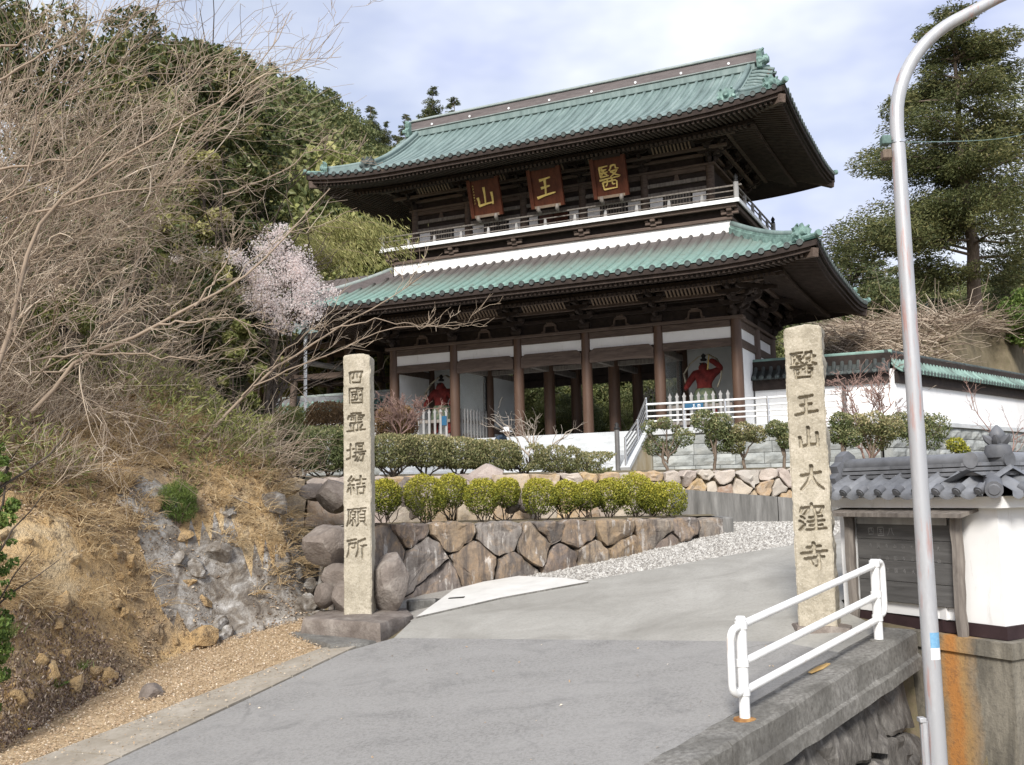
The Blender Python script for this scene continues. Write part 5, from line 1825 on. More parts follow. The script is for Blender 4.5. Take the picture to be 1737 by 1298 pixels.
basic('copper_dark', [(0.3, (0.035, 0.036, 0.036)), (0.7, (0.10, 0.115, 0.11))], 1.1, rough=0.6, bmp=0.05, space='Position', rnd=0.3)
tile_wall('plaster_wall', (wa.x, wa.y), (WB.x, WB.y), 'short white plaster wall with dark copper roof joining the right side of the gate', 1.5, 4.30, 4.75, ('copper_dark', 'copper_end', 'wood_dark', 'copper_wall'), e1=.0)
WE = WB + WD * 30
tile_wall('plaster_wall', (WB.x + .05, WB.y + .05), (WE.x, WE.y), 'long white plaster wall with green copper roof running back from the bend', 1.3, 4.30, 4.75, ('copper_wall', 'copper_end', 'wood_dark', 'copper_end'))
wl0, wl1 = G(-23.5, 2.4, 0), G(-15.5, 2.4, 0)
tile_wall('plaster_wall', (wl0.x, wl0.y), (wl1.x, wl1.y), 'low roofed plaster wall left of the gate seen above the hedge', 1.5, 4.15, 4.65, ('copper_wall', 'copper_end', 'tile_grey', 'ridge_cap'), half=.7)

# stone footing in front of the right-hand wall
FW = empty('footing_wall', G(5.3, PV, .45), G_ANG, 'grey ashlar footing wall bending back below the white plaster wall', 'wall')
r = random.Random(9)
ang = math.atan2(WD.y, WD.x) - G_ANG
for k in range(4):
    q = -(r.uniform(0, .4))
    while q < 16:
        w = r.uniform(.75, 1.1)
        a = max(q, 0)
        if q + w - a > .1:
            rough_block('block', q + w - a - .016, .38 - .016, .3, FW, (math.cos(ang) * a, math.sin(ang) * a, .03 + k * .385), ang, seed=r.randint(0, 9999))
        q += w
mb = MB()
mb.bbox(0, 16, -.4, .1, 1.57, 1.74, .015)
o = mb.build('coping', 'granite_pale', FW)
o.rotation_euler = (0, 0, ang)
mb = MB()
mb.add([(0, 0, 1.55), (16 * math.cos(ang), 16 * math.sin(ang), 1.55), (16 * math.cos(ang) - 6 * math.sin(ang), 16 * math.sin(ang) + 6 * math.cos(ang), 1.55), (-2.5, 5, 1.55)], [(0, 1, 2, 3)])
mb.build('terrace', 'granite_pale', FW)

# ------------------------------------------------------------------ bell tower left of the gate
BT = at(575, 700, 50)
BT.z = 2.1
bt = empty('bell_tower', BT, G_ANG, 'dark open bell tower with green copper gable roof left of the gate', 'bell tower')
for sx_ in (-1, 1):
    for sy_ in (-1, 1):
        mb = MB()
        mb.tube([(sx_ * 1.75, sy_ * 1.6, 0), (sx_ * 1.5, sy_ * 1.4, 5.4)], [.19, .17], 12)
        mb.build('column', 'wood_mid', bt, 'auto')
for z in (3.6, 5.1):
    for s_ in (-1, 1):
        mb = MB()
        mb.bbox(-2.2, 2.2, s_ * 1.5 - .1, s_ * 1.5 + .1, z, z + .28, .02)
        mb.build('tie_beam', 'wood_mid', bt)
        mb = MB()
        mb.bbox(s_ * 1.6 - .1, s_ * 1.6 + .1, -1.9, 1.9, z + .001, z + .279, .02)
        mb.build('tie_beam', 'wood_mid', bt)
class _R(Roof):
    def P(s, side, a, d, z):
        if side == 'f': return (a, -s.hv + d, z)
        if side == 'b': return (-a, s.hv - d, z)
        if side == 'r': return (s.hu - d, a, z)
        return (-s.hu + d, -a, z)
br_ = _R(1.9, 5.5, 8.4, 3.4, 3.9, 3.4, .35, .6, gable=2.6)
for sd in 'fb':
    br_.sheet(sd, 0, 3.35, 8, 20).build('roof_slope', 'copper_upper', bt, True)
for sd in 'rl':
    br_.sheet(sd, 0, 1.5, 4, 14).build('roof_slope', 'copper_upper', bt, True)
for sd in 'frlb':
    br_.sheet(sd, .1, 2.2, 4, 16, -.28).build('soffit', 'wood_dark', bt)
    br_.strip(sd, .02, -.02, -.26, .1, n=16).build('fascia', 'wood_dark', bt)
for i in range(-9, 10):
    a = i * .40
    d1 = 3.25 if abs(a) < 2.5 else 3.9 - abs(a) - .1
    if d1 > .2:
        br_.batten('f', a, 0, d1, .085, 5).build('roof_roll', 'copper_upper', bt, True)
mb = MB()
mb.bbox(-2.9, 2.9, -.2, .2, 8.3, 8.75, .03)
mb.build('ridge', 'ridge_side', bt)
mb = MB()
mb.tube([(-.5, -2.0, 4.4), (.8, -.4, 4.15)], [.13, .15], 12)
mb.build('striking_log', 'wood_pale', bt, 'auto')
mb = MB()
mb.lathe([(.52, 3.6), (.5, 3.8), (.46, 4.3), (.36, 4.75), (.12, 4.9), (.06, 5.1)], .9, 0, 16)
mb.build('bell', 'copper_end', bt, True)

# slim lamp post left of the gate
lp = at(518, 700, 33)
lp.z = .4
e = empty('lamp_post', lp, 0, 'slim white lamp post standing behind the hedge left of the gate', 'lamp post')
top = at(518, 562, 33).z - .4
mb = MB()
mb.tube([(0, 0, 0), (0, 0, top)], .055, 10)
mb.build('pole', 'white_paint', e, 'auto')
mb = MB()
mb.lathe([(.07, top - .25), (.09, top - .05), (.16, top + .12), (.15, top + .3), (.05, top + .36)], 0, 0, 12)
mb.build('lamp_head', 'ridge_cap', e, 'auto')
# ------------------------------------------------------------------ stones
m, t, b = newmat('wall_stone')
v = coords(t, 'Position', (1, 1, 1))
oi = t.nodes.new('ShaderNodeObjectInfo')
r_ = _ramp(t, [(0.0, (0.145, 0.13, 0.12)), (0.25, (0.20, 0.172, 0.146)), (0.45, (0.31, 0.228, 0.14)), (0.6, (0.17, 0.135, 0.12)), (0.8, (0.25, 0.23, 0.21)), (1.0, (0.32, 0.26, 0.19))])
t.links.new(oi.outputs['Random'], r_.inputs['Fac'])
f1 = noise(t, v, 2.6, 6, 0.7, 0.8)
c_ = mixc(t, rng(t, f1, 0.48, 0.70, 0, 0.8), r_.outputs['Color'], (0.42, 0.28, 0.155))
f2 = noise(t, coords(t, 'Position', (7, 7, 0.9)), 1.2, 5, 0.75, 0.3)
c_ = mixc(t, rng(t, f2, 0.46, 0.62, 0, 0.85), c_, (0.075, 0.062, 0.057))
f4 = noise(t, coords(t, 'Position', (5, 5, 0.7)), 1.7, 4, 0.7, 0.2)
c_ = mixc(t, rng(t, f4, 0.58, 0.64, 0, 0.7), c_, (0.56, 0.53, 0.49))
f3 = noise(t, v, 16, 4, 0.75)
c_ = mixc(t, rng(t, f3, 0.35, 0.65, 0, 0.45), c_, (0.13, 0.11, 0.095))
t.links.new(c_, b.inputs['Base Color'])
b.inputs['Roughness'].default_value = 0.9
bump(t, b, noise(t, v, 6, 6, 0.75), 0.8, 0.05)
m, t, b = newmat('terrace_stone')
v = coords(t, 'Position', (1, 1, 1))
oi = t.nodes.new('ShaderNodeObjectInfo')
r_ = _ramp(t, [(0.0, (0.40, 0.37, 0.33)), (0.2, (0.47, 0.40, 0.31)), (0.4, (0.46, 0.31, 0.14)), (0.55, (0.36, 0.28, 0.25)), (0.7, (0.48, 0.42, 0.36)), (0.85, (0.22, 0.13, 0.10)), (1.0, (0.50, 0.38, 0.20))])
t.links.new(oi.outputs['Random'], r_.inputs['Fac'])
f1 = noise(t, v, 4, 6, 0.7, 0.8)
c_ = mixc(t, rng(t, f1, 0.45, 0.7, 0, 0.7), r_.outputs['Color'], (0.30, 0.25, 0.22))
c_ = mixc(t, rng(t, noise(t, v, 14, 4, 0.7), 0.4, 0.65, 0, 0.4), c_, (0.5, 0.46, 0.4))
t.links.new(c_, b.inputs['Base Color'])
b.inputs['Roughness'].default_value = 0.9
bump(t, b, noise(t, v, 7, 6, 0.75), 0.7, 0.04)
basic('boulder_grey', [(0.25, (0.14, 0.115, 0.10)), (0.5, (0.24, 0.205, 0.18)), (0.75, (0.40, 0.36, 0.32))], 3.0, rough=0.9, bmp=0.7, bdist=0.04, space='Position', fine=(14, 0.5, (0.12, 0.10, 0.085)), rnd=0.15, dist=0.6)
basic('schist', [(0.3, (0.075, 0.07, 0.064)), (0.5, (0.16, 0.15, 0.138)), (0.72, (0.34, 0.325, 0.30))], 1.6, (2.2, 2.2, .8), 0.85, 0.7, 0.04, space='Position', fine=(11, 0.6, (0.07, 0.065, 0.06)), rnd=0.2, dist=2.0)

def clip_half(poly, p, n):
    """keep the part of poly where (x-p).n <= 0"""
    out = []
    for i in range(len(poly)):
        a, b_ = poly[i], poly[(i + 1) % len(poly)]
        da = (a[0] - p[0]) * n[0] + (a[1] - p[1]) * n[1]
        db = (b_[0] - p[0]) * n[0] + (b_[1] - p[1]) * n[1]
        if da <= 0:
            out.append(a)
        if (da < 0 < db) or (db < 0 < da):
            f = da / (da - db)
            out.append((a[0] + (b_[0] - a[0]) * f, a[1] + (b_[1] - a[1]) * f))
    return out
def voronoi(seeds, rect):
    cells = []
    for i, s in enumerate(seeds):
        poly = list(rect)
        for j, q in enumerate(seeds):
            if i == j or abs(q[0] - s[0]) > 3: continue
            mid = ((s[0] + q[0]) / 2, (s[1] + q[1]) / 2)
            poly = clip_half(poly, mid, (q[0] - s[0], q[1] - s[1]))
            if not poly: break
        if poly and len(poly) > 2:
            cells.append(poly)
    return cells
def stone_mesh(poly, rnd_, depth, bulge, gap, mapf, mat, name='stone', roughn=.04):
    """one wall stone: polygon in wall coordinates, rounded and bulging outwards"""
    c = np.mean(poly, axis=0)
    P = []
    n = len(poly)
    for i in range(n):
        a, b_ = np.array(poly[i]), np.array(poly[(i + 1) % n])
        L_ = np.linalg.norm(b_ - a)
        k = max(2, int(L_ / .09))
        for q in range(k):
            P.append(a + (b_ - a) * q / k)
    P = np.array(P)
    # shrink for the joint and round the corners
    rad = np.linalg.norm(P - c, axis=1, keepdims=True) + 1e-6
    P = c + (P - c) * np.clip((rad - gap) / rad, .3, 1)
    for _ in range(2):
        P = .7 * P + .15 * (np.roll(P, 1, 0) + np.roll(P, -1, 0))
    P += np.array([[rnd_.uniform(-1, 1) * roughn * .6, rnd_.uniform(-1, 1) * roughn * .6] for _ in P])
    m_ = len(P)
    rings = [(1.0, -depth), (1.0, bulge * .30), (.965, bulge * .85), (.80, bulge), (.42, bulge)]
    vs, fs = [], []
    ph = rnd_.uniform(0, 99)
    tilt = (rnd_.uniform(-.12, .12), rnd_.uniform(-.12, .12))
    for k, (sc, out) in enumerate(rings):
        for q in P:
            w = c + (q - c) * sc
            o_ = out
            if k >= 2:
                o_ += (float(fbm(w[0] * 3.4 + ph, w[1] * 3.4, 7, 3))) * .20 + tilt[0] * (w[0] - c[0]) + tilt[1] * (w[1] - c[1])
            vs.append(mapf(w[0], w[1], o_))
    vs.append(mapf(c[0], c[1], bulge * 1.02 + rnd_.uniform(-.2, .2) * bulge))
    for k in range(len(rings) - 1):
        for i in range(m_):
            fs.append((k * m_ + i, k * m_ + (i + 1) % m_, (k + 1) * m_ + (i + 1) % m_, (k + 1) * m_ + i))
    last = (len(rings) - 1) * m_
    for i in range(m_):
        fs.append((last + i, last + (i + 1) % m_, len(vs) - 1))
    mb = MB()
    mb.add(vs, fs)
    me = mb.mesh(name, mat, True)
    me.set_sharp_from_angle(angle=math.radians(22))
    return me
def path_map(path, batter=0.0, zref=0.0, side=1):
    P = [Vector((p[0], p[1], 0)) for p in path]
    seg = [(P[i + 1] - P[i]).length for i in range(len(P) - 1)]
    cum = [0]
    for l_ in seg: cum.append(cum[-1] + l_)
    def f(s, z, out):
        s = min(max(s, 0), cum[-1] - 1e-6)
        i = max(k for k in range(len(seg)) if cum[k] <= s)
        d = (P[i + 1] - P[i]).normalized()
        # smooth the normal across bends
        def nrm(k):
            k = min(max(k, 0), len(seg) - 1)
            q = (P[k + 1] - P[k]).normalized()
            return Vector((q.y, -q.x, 0)) * side
        fr = (s - cum[i]) / seg[i]
        n_ = nrm(i)
        n2_ = nrm(i + 1) if fr > .5 else nrm(i - 1)
        w = abs(fr - .5)
        n_ = (n_ * (1 - w) + n2_ * w).normalized()
        p = P[i] + d * (s - cum[i]) + n_ * (out + batter * (zref - z))
        return Vector((p.x, p.y, z))
    return f, cum[-1]
def px_on_path(px, py, path):
    """arc length and height where the ray through a pixel meets the wall's vertical plane"""
    r0 = ray(px, py)
    best = None
    s0 = 0
    for (x0, y0), (x1, y1) in zip(path[:-1], path[1:]):
        dx, dy = x1 - x0, y1 - y0
        den = r0.x * dy - r0.y * dx
        L_ = math.hypot(dx, dy)
        if abs(den) > 1e-9:
            tt = (x0 * dy - y0 * dx) / den
            p = r0 * tt
            q = ((p.x - x0) * dx + (p.y - y0) * dy) / (L_ * L_)
            if tt > 0 and -.02 <= q <= 1.02 or best is None:
                best = (s0 + q * L_, p.z)
        s0 += L_
    return best
def stone_wall(name, path, seeds, z0f, z1f, label, mat, depth=.25, bulge=.12, gap=.02, batter=0.0, back='drain_dark', seed=1, cat='wall', side=1, smax=None):
    f, Ltot = path_map(path, batter, z1f(0), side)
    p0 = f(0, z0f(0), 0)
    e = empty(name, p0, 0, label, cat)
    rnd_ = random.Random(seed)
    Lm = smax or Ltot
    rect = [(0, min(z0f(0), z0f(Lm)) - .2), (Lm, min(z0f(0), z0f(Lm)) - .2), (Lm, z1f(Lm)), (Lm * .5, z1f(Lm * .5)), (0, z1f(0))]
    for poly in voronoi(seeds, rect):
        if max(q[1] for q in poly) < min(z0f(q[0]) for q in poly) - .05: continue
        mp_ = lambda s, z, o_: f(s, z, o_) - p0
        mobj('stone', stone_mesh(poly, rnd_, depth, bulge, gap, mp_, mat), e)
    # mortar / earth behind the stones
    mb = MB()
    n = max(8, int(Lm / .4))
    vs, fs = [], []
    for i in range(n + 1):
        s = Lm * i / n
        for z, o_ in ((z0f(s) - .25, -.06), (z1f(s) - .05, -.06), (z1f(s) - .05, -.6)):
            vs.append(f(s, z, o_) - p0)
    for i in range(n):
        for k in range(2):
            fs.append((i * 3 + k, i * 3 + 3 + k, i * 3 + 4 + k, i * 3 + 1 + k))
    mb.add(vs, fs)
    mb.build('fill', back, e)
    return e

# lower boulder wall
seeds_px = [(652, 925), (690, 895), (720, 950), (765, 895), (805, 960), (848, 905), (872, 972), (905, 925), (975, 898), (1000, 948), (950, 955), (1040, 900), (1055, 935), (1105, 905),
            (1125, 935), (1165, 895), (1200, 905), (1175, 930), (745, 990), (935, 890)]
seeds = [px_on_path(x, y, W1) for x, y in seeds_px]
w1len = path_map(W1)[1]
z1 = lambda s: -.40 - .10 * s / w1len
z0 = lambda s: road_z(*path_map(W1)[0](s, 0, 0)[:2]) - .1
stone_wall('boulder_wall', W1, seeds, z0, z1, 'retaining wall of large streaked brown boulders below the round clipped bushes', 'wall_stone', .3, .10, .004, seed=2)
# its end returning towards the concrete wall
f1_, L1_ = path_map(W1)
endp = f1_(L1_, -.6, 0)
mb = MB()
mb.bbox(-.10, .10, -.1, 1.25, -.45, .16, .02)
o = mb.build('wall_end', 'concrete_streak', None, loc=(endp.x + .12, endp.y + .02, -.66))
tag(o, 'short concrete end block closing the boulder wall beside the gravel', 'wall')
# terrace beds
tp1 = [(p[0], p[1] + .3) for p in W1]
zt1 = lambda x, y: -.47
sheet('planting_bed', [(-2.9, 15.9)] + tp1 + [(3.8, 20.0), (1.5, 19.85), (-1.5, 19.1), (-3.2, 18.6)], 'soil', 0.0, .8, zt1)
# second wall: rounded rocks on the left, squarer coloured stones on the right
rr = random.Random(5)
W2v = W2[:5]
w2f, w2L = path_map(W2v)
sd2 = []
s = .2
while s < w2L:
    big = s < 6.2
    if big:
        st = rr.uniform(.55, .8)
        sd2 += [(s, -.25 + rr.uniform(-.12, .12)), (s + rr.uniform(-.15, .15), .22 + rr.uniform(-.15, .1))]
    else:
        st = rr.uniform(.3, .46)
        sd2 += [(s, -.32 + rr.uniform(-.1, .1)), (s + rr.uniform(-.15, .15), .0 + rr.uniform(-.08, .08)), (s + rr.uniform(-.15, .15), .28 + rr.uniform(-.08, .05))]
    s += st
stone_wall('terrace_wall', W2v, sd2, lambda s: -.55, lambda s: .37 + .05 * math.sin(s * 2.1), 'low wall of ochre, pink and grey stones behind the round clipped bushes', 'terrace_stone', .3, .08, .008, seed=8, back='soil')
tp2 = [(p[0], p[1] + .25) for p in W2[:-1]]
# sloping concrete wall in front of it
cw0, cw1 = Vector((3.05, 19.95, 0)), Vector((6.6, 18.75, 0))
d = (cw1 - cw0)
e = empty('concrete_wall', (cw0.x, cw0.y, -.70), math.atan2(d.y, d.x), 'stained low concrete wall above the gravel, its top sloping down', 'wall')
Lc = d.length
for x0, x1 in ((0, 2.02), (2.035, Lc)):
    mb = MB()
    zt = lambda x: .70 + .04 - .10 * x
    mb.prism([(x0, -.1), (x1, -.1), (x1, zt(x1)), (x0, zt(x0))], (1, 0, 0), (0, 0, 1), (0, -1, 0), (0, 0, 0), -.2, .0 if x0 == 0 else .012)
    mb.build('wall_section', 'concrete_streak', e)
sheet('hedge_bed', [(-4.6, 18.7)] + tp2[1:] + [(14, 30), (6.0, 33.5), (-8, 36)], 'soil', 0.012, 1.5, lambda x, y: float(H(x, y)))

# loose boulders
def boulder(c, sz, label, mat='boulder_grey', seed=1, cat='boulder', group=None, rot=0.0):
    bm = bmesh.new()
    bmesh.ops.create_icosphere(bm, subdivisions=3, radius=1)
    rn = np.random.default_rng(seed)
    pl = rn.normal(size=(13, 3))
    pl /= np.linalg.norm(pl, axis=1)[:, None]
    off = rn.uniform(.60, .9, 13)
    for q in bm.verts:
        p = np.array(q.co)
        for n_, o_ in zip(pl, off):
            k = p @ n_
            if k > o_:
                p = p - n_ * (k - o_) * .95
        p = p * 1.1 * (1 + .16 * float(fbm(p[0] * 2 + seed, p[1] * 2 + p[2] * 1.7, 3, 3)))
        q.co = Vector((p[0] * sz[0], p[1] * sz[1], p[2] * sz[2]))
    me = bpy.data.meshes.new('boulder')
    bm.to_mesh(me)
    bm.free()
    me.polygons.foreach_set('use_smooth', [True] * len(me.polygons))
    me.set_sharp_from_angle(angle=math.radians(24))
    me.materials.append(MATS[mat])
    o = mobj('boulder', me, None, c)
    o.rotation_euler = (rn.uniform(-.2, .2), rn.uniform(-.2, .2), rot)
    return tag(o, label, cat, group)
boulder(at(664, 985, 14.75), (.30, .30, .46), 'tall rounded boulder leaning against the right side of the left pillar', seed=3)
boulder(at(562, 925, 15.2), (.40, .35, .38), 'big purple-grey boulder at the top of the pile left of the pillar', seed=4)
boulder(at(575, 983, 15.0), (.26, .25, .22), 'middle boulder of the pile left of the pillar', seed=5)
boulder(at(552, 1010, 14.9), (.17, .2, .17), 'small pale boulder at the foot of the pile by the rock face', seed=6)
boulder(at(588, 1018, 14.8), (.22, .22, .25), 'brown boulder at the foot of the pile touching the pillar', seed=7)
boulder(at(572, 842, 17.3), (.36, .35, .28), 'grey boulder under the hedge behind the left pillar', seed=8)
boulder(at(534, 836, 17.6), (.24, .25, .16), 'flat pale boulder under the hedge at the edge of the dry grass', seed=9)
boulder(at(688, 845, 19.0), (.40, .35, .42), 'upright grey boulder between the first two round bushes', seed=10)
boulder(at(893, 851, 18.9), (.20, .2, .2), 'small brown boulder between two round bushes in the middle of the row', seed=12)
boulder(at(825, 812, 19.7), (.42, .35, .26), 'rounded tan boulder on the terrace under the thin hedge', seed=13, mat='terrace_stone')
boulder(at(868, 862, 18.3), (.14, .13, .10), 'small pale cobble lying on top of the boulder wall', seed=14)
boulder(onroad(258, 1180) + Vector((0, 0, .02)), (.16, .14, .12), 'small dark stone on the leaf-strewn verge', seed=15)

# ------------------------------------------------------------------ inscribed pillars
m, t, b = newmat('pillar_granite')
v = coords(t, 'Object', (1, 1, 1))
oi = t.nodes.new('ShaderNodeObjectInfo')
f1 = noise(t, v, 3.5, 6, 0.7, 0.4)
r_ = _ramp(t, [(0.28, (0.25, 0.22, 0.165)), (0.5, (0.40, 0.36, 0.28)), (0.72, (0.54, 0.49, 0.40))])
t.links.new(f1, r_.inputs['Fac'])
f2 = noise(t, v, 42, 3, 0.8)
c_ = mixc(t, rng(t, f2, 0.52, 0.68, 0, 0.55), r_.outputs['Color'], (0.17, 0.145, 0.10))
f2b = noise(t, v, 55, 2, 0.8)
c_ = mixc(t, rng(t, f2b, 0.55, 0.7, 0, 0.5), c_, (0.66, 0.62, 0.53))
f5 = noise(t, coords(t, 'Object', (4, 4, 1.0)), 1.6, 5, 0.75)
c_ = mixc(t, rng(t, f5, 0.56, 0.72, 0, 0.5), c_, (0.20, 0.175, 0.13))
t.links.new(c_, b.inputs['Base Color'])
b.inputs['Roughness'].default_value = 0.9
bump(t, b, f2, 0.5, 0.01)
def seg_dist(px, py, st):
    best = np.full(px.shape, 1e9)
    for (x0, y0), (x1, y1) in zip(st[:-1], st[1:]):
        dx, dy = x1 - x0, y1 - y0
        l2 = dx * dx + dy * dy + 1e-9
        tt = np.clip(((px - x0) * dx + (py - y0) * dy) / l2, 0, 1)
        wv = 1.0 + .25 * (1 - tt)
        best = np.minimum(best, np.hypot(px - x0 - tt * dx, py - y0 - tt * dy) / wv)
    return best
def pillar(base, w, dp, h, yaw, chars, label, seed, chip=0.0, deep=.030, hw=4.2):
    """chars: list of (character, centre x offset, centre z, size)"""
    nc, nr_, ns, nb_ = 64, int(h / .0078), 8, 4
    cols = [(-w / 2 + w * i / nc, -dp / 2, 'f') for i in range(nc)] + [(w / 2, -dp / 2 + dp * i / ns, 'r') for i in range(ns)] + \
           [(w / 2 - w * i / nb_, dp / 2, 'b') for i in range(nb_)] + [(-w / 2, dp / 2 - dp * i / ns, 'l') for i in range(ns)]
    cx_ = np.array([c[0] for c in cols])
    cy_ = np.array([c[1] for c in cols])
    K = len(cols)
    zs = np.linspace(0, h, nr_ + 1)
    X, Z = np.meshgrid(cx_, zs)
    Y = np.meshgrid(cy_, zs)[0]
    front = (Y < -dp / 2 + 1e-6)
    N1 = fbm(X * 9 + Y * 5 + seed, Z * 9, seed, 4)
    N2 = fbm(X * 40 + Y * 31, Z * 40 + seed, seed + 3, 2)
    edge = np.minimum(np.abs(np.abs(X) - w / 2), 9)
    cut = np.zeros_like(X)
    for ch, ox, oz, s_ in chars:
        lx = (X - ox) / s_ * 100 + 50
        ly = (oz - Z) / s_ * 100 + 50
        near = (np.abs(lx - 50) < 62) & (np.abs(ly - 50) < 62) & front
        if not near.any(): continue
        xx, yy = lx[near], ly[near]
        dmin = np.full(xx.shape, 1e9)
        for st in KANJI[ch]:
            dmin = np.minimum(dmin, seg_dist(xx, yy, st))
        wv = hw * (.66 if len(KANJI[ch]) > 15 else .82 if len(KANJI[ch]) > 9 else 1.0) * (1 + .3 * fbm(xx * .05 + seed, yy * .05, 3, 2))
        c = np.clip(1.25 - dmin / wv, 0, 1)
        cut[near] = np.maximum(cut[near], deep * np.clip(c * 2.4, 0, 1))
    Yd = Y + np.where(front, cut, 0) + np.where(front, N1 * .014 + N2 * .006, -N1 * .014)
    Xd = X + np.where(np.abs(X) > w / 2 - 1e-6, np.sign(X) * (N1 * .022 + N2 * .008), 0)
    # soft arrises and an uneven top
    Yd = np.where(front & (np.abs(np.abs(X) - w / 2) < .012), Yd + .010, Yd)
    Xd = np.where(X > w / 2 - 1e-6, Xd - chip * np.clip(fbm(Z * 3.0 + seed, Z * 0, 2, 3) + .12, 0, 1) * (Y > -dp / 2 + .02), Xd)
    Zd = Z + (Z > h - .03) * (N1 * .03)
    V = np.stack([Xd, Yd, Zd], -1).reshape(-1, 3)
    idx = np.arange((nr_ + 1) * K).reshape(nr_ + 1, K)
    nxt = np.roll(idx, -1, 1)
    F = np.stack([idx[:-1], nxt[:-1], nxt[1:], idx[1:]], -1).reshape(-1, 4)
    # top: inner rings and centre
    top = V[idx[-1]]
    c = top.mean(0)
    rings = []
    n0 = len(V)
    add = []
    for k, (sc, dz) in enumerate(((.9, .022), (.6, .04), (.3, .045))):
        add.append(c + (top - c) * [sc, sc, 1] + [0, 0, dz] + np.stack([np.zeros(K), np.zeros(K), .012 * fbm(top[:, 0] * 20 + k, top[:, 1] * 20, 5, 2)], -1))
    V = np.vstack([V] + add)
    prev = idx[-1]
    Ft = []
    for k in range(3):
        cur = n0 + k * K + np.arange(K)
        Ft.append(np.stack([prev, np.roll(prev, -1), np.roll(cur, -1), cur], -1))
        prev = cur
    V = np.vstack([V, c + [0, 0, .046]])
    cen = np.full(K, len(V) - 1)
    Ft.append(np.stack([prev, np.roll(prev, -1), cen, cen], -1))
    F = np.vstack([F] + Ft[:-1])
    me = fastmesh('stone_pillar', V, F, 'pillar_granite', True)
    bm = bmesh.new()
    bm.from_mesh(me)
    bm.verts.ensure_lookup_table()
    ring = [bm.verts[int(i)] for i in prev]
    bm.faces.new(ring)
    bmesh.ops.recalc_face_normals(bm, faces=bm.faces)
    bm.to_mesh(me)
    bm.free()
    me.set_sharp_from_angle(angle=math.radians(38))
    o = mobj('stone_pillar', me, None, base)
    o.rotation_euler = (0, 0, yaw)
    return tag(o, label, 'stone pillar')
# left pillar on its plinth
PL = atz(611, 1040, -1.62)
hz = lambda py, p, x: at(x, py, p.y).z - p.z
hL = hz(606, PL, 615)
LC = [(c, -.012, hz(py, PL, 610), .285) for c, py in zip('四國霊場結願所', (640, 671, 716, 766, 822, 875, 927))]
LC = [(c, ox, z, sz * (.86 if c in '四國' else 1)) for c, ox, z, sz in LC]
pillar(PL - Vector((0, 0, .02)), .385, .36, hL, math.radians(-1.5), LC, 'inscribed granite pillar of seven carved characters on a dark stone plinth', 3, .02, .046, 4.4)
PR = onroad(1391, 1064)
PR.z = road_z(PR.x, PR.y) + .02
hR = hz(562, PR, 1362)
RC = [(c, ox, hz(py, PR, 1372), sz) for c, py, ox, sz in zip('醫王山大窪寺', (622, 690, 745, 811, 878, 942), (-.01, .0, .005, .012, .0, .0), (.31, .27, .27, .29, .30, .29))]
pillar(PR, .405, .38, hR, math.radians(-23), RC, 'inscribed granite pillar of six carved characters standing beside the notice-board hut', 8, .16, .052, 5.0)
# plinth slab (uneven dark stone) and its apron
def slab_stone(name, poly, z0, z1, mat, label, seed, jit=.03, cat='plinth'):
    rnd_ = random.Random(seed)
    c = Vector((sum(p[0] for p in poly) / len(poly), sum(p[1] for p in poly) / len(poly), z0))
    P = []
    for i in range(len(poly)):
        a, b_ = Vector(poly[i]), Vector(poly[(i + 1) % len(poly)])
        k = max(1, int((b_ - a).length / .14))
        for q in range(k):
            P.append(a.lerp(b_, q / k))
    n = len(P)
    vs, fs = [], []
    prof = [(1.03, z0 - .25), (1.03, z0), (1.01, z0 + (z1 - z0) * .5), (1.0, z1 - .03), (.96, z1), (.6, z1 + .01)]
    for sc, z in prof:
        for p in P:
            q = Vector((c.x, c.y)) + (p - Vector((c.x, c.y))) * (sc + rnd_.uniform(-jit, jit) * .6)
            vs.append((q.x - c.x, q.y - c.y, z - z0 + rnd_.uniform(-jit, jit) * .4))
    for k in range(len(prof) - 1):
        for i in range(n):
            fs.append((k * n + i, k * n + (i + 1) % n, (k + 1) * n + (i + 1) % n, (k + 1) * n + i))
    fs.append(tuple((len(prof) - 1) * n + i for i in range(n)))
    mb = MB()
    mb.add(vs, fs)
    o = mb.build(name, mat, None, 'auto', c)
    return tag(o, label, cat)
pq = [onroad(512, 1078), onroad(645, 1084), onroad(695, 1052)]
zpl = -1.86
slab_stone('plinth', [(pq[0].x, pq[0].y), (pq[1].x, pq[1].y), (pq[2].x + .02, pq[2].y + .15), (pq[2].x - .1, pq[2].y + .75), (pq[0].x + .05, pq[0].y + .95)], zpl, -1.625, 'boulder_grey', 'dark rough stone plinth under the seven-character pillar', 4)
slab_stone('apron', [xy(onroad(490, 1075)), xy(onroad(560, 1104)), xy(onroad(612, 1097)), xy(onroad(640, 1087)), xy(onroad(530, 1062))], -1.95, -1.83, 'concrete_old', 'sloping concrete apron in front of the dark pillar plinth', 6, .015, 'apron')
rp = onroad(1335, 1082)
slab_stone('plinth', [(PR.x - .30, PR.y - .18), (PR.x + .22, PR.y - .36), (PR.x + .36, PR.y - .02), (PR.x + .1, PR.y + .35), (PR.x - .25, PR.y + .25)], road_z(PR.x, PR.y) - .1, road_z(PR.x, PR.y) + .03, 'boulder_grey', 'low worn stone step around the foot of the six-character pillar', 9)
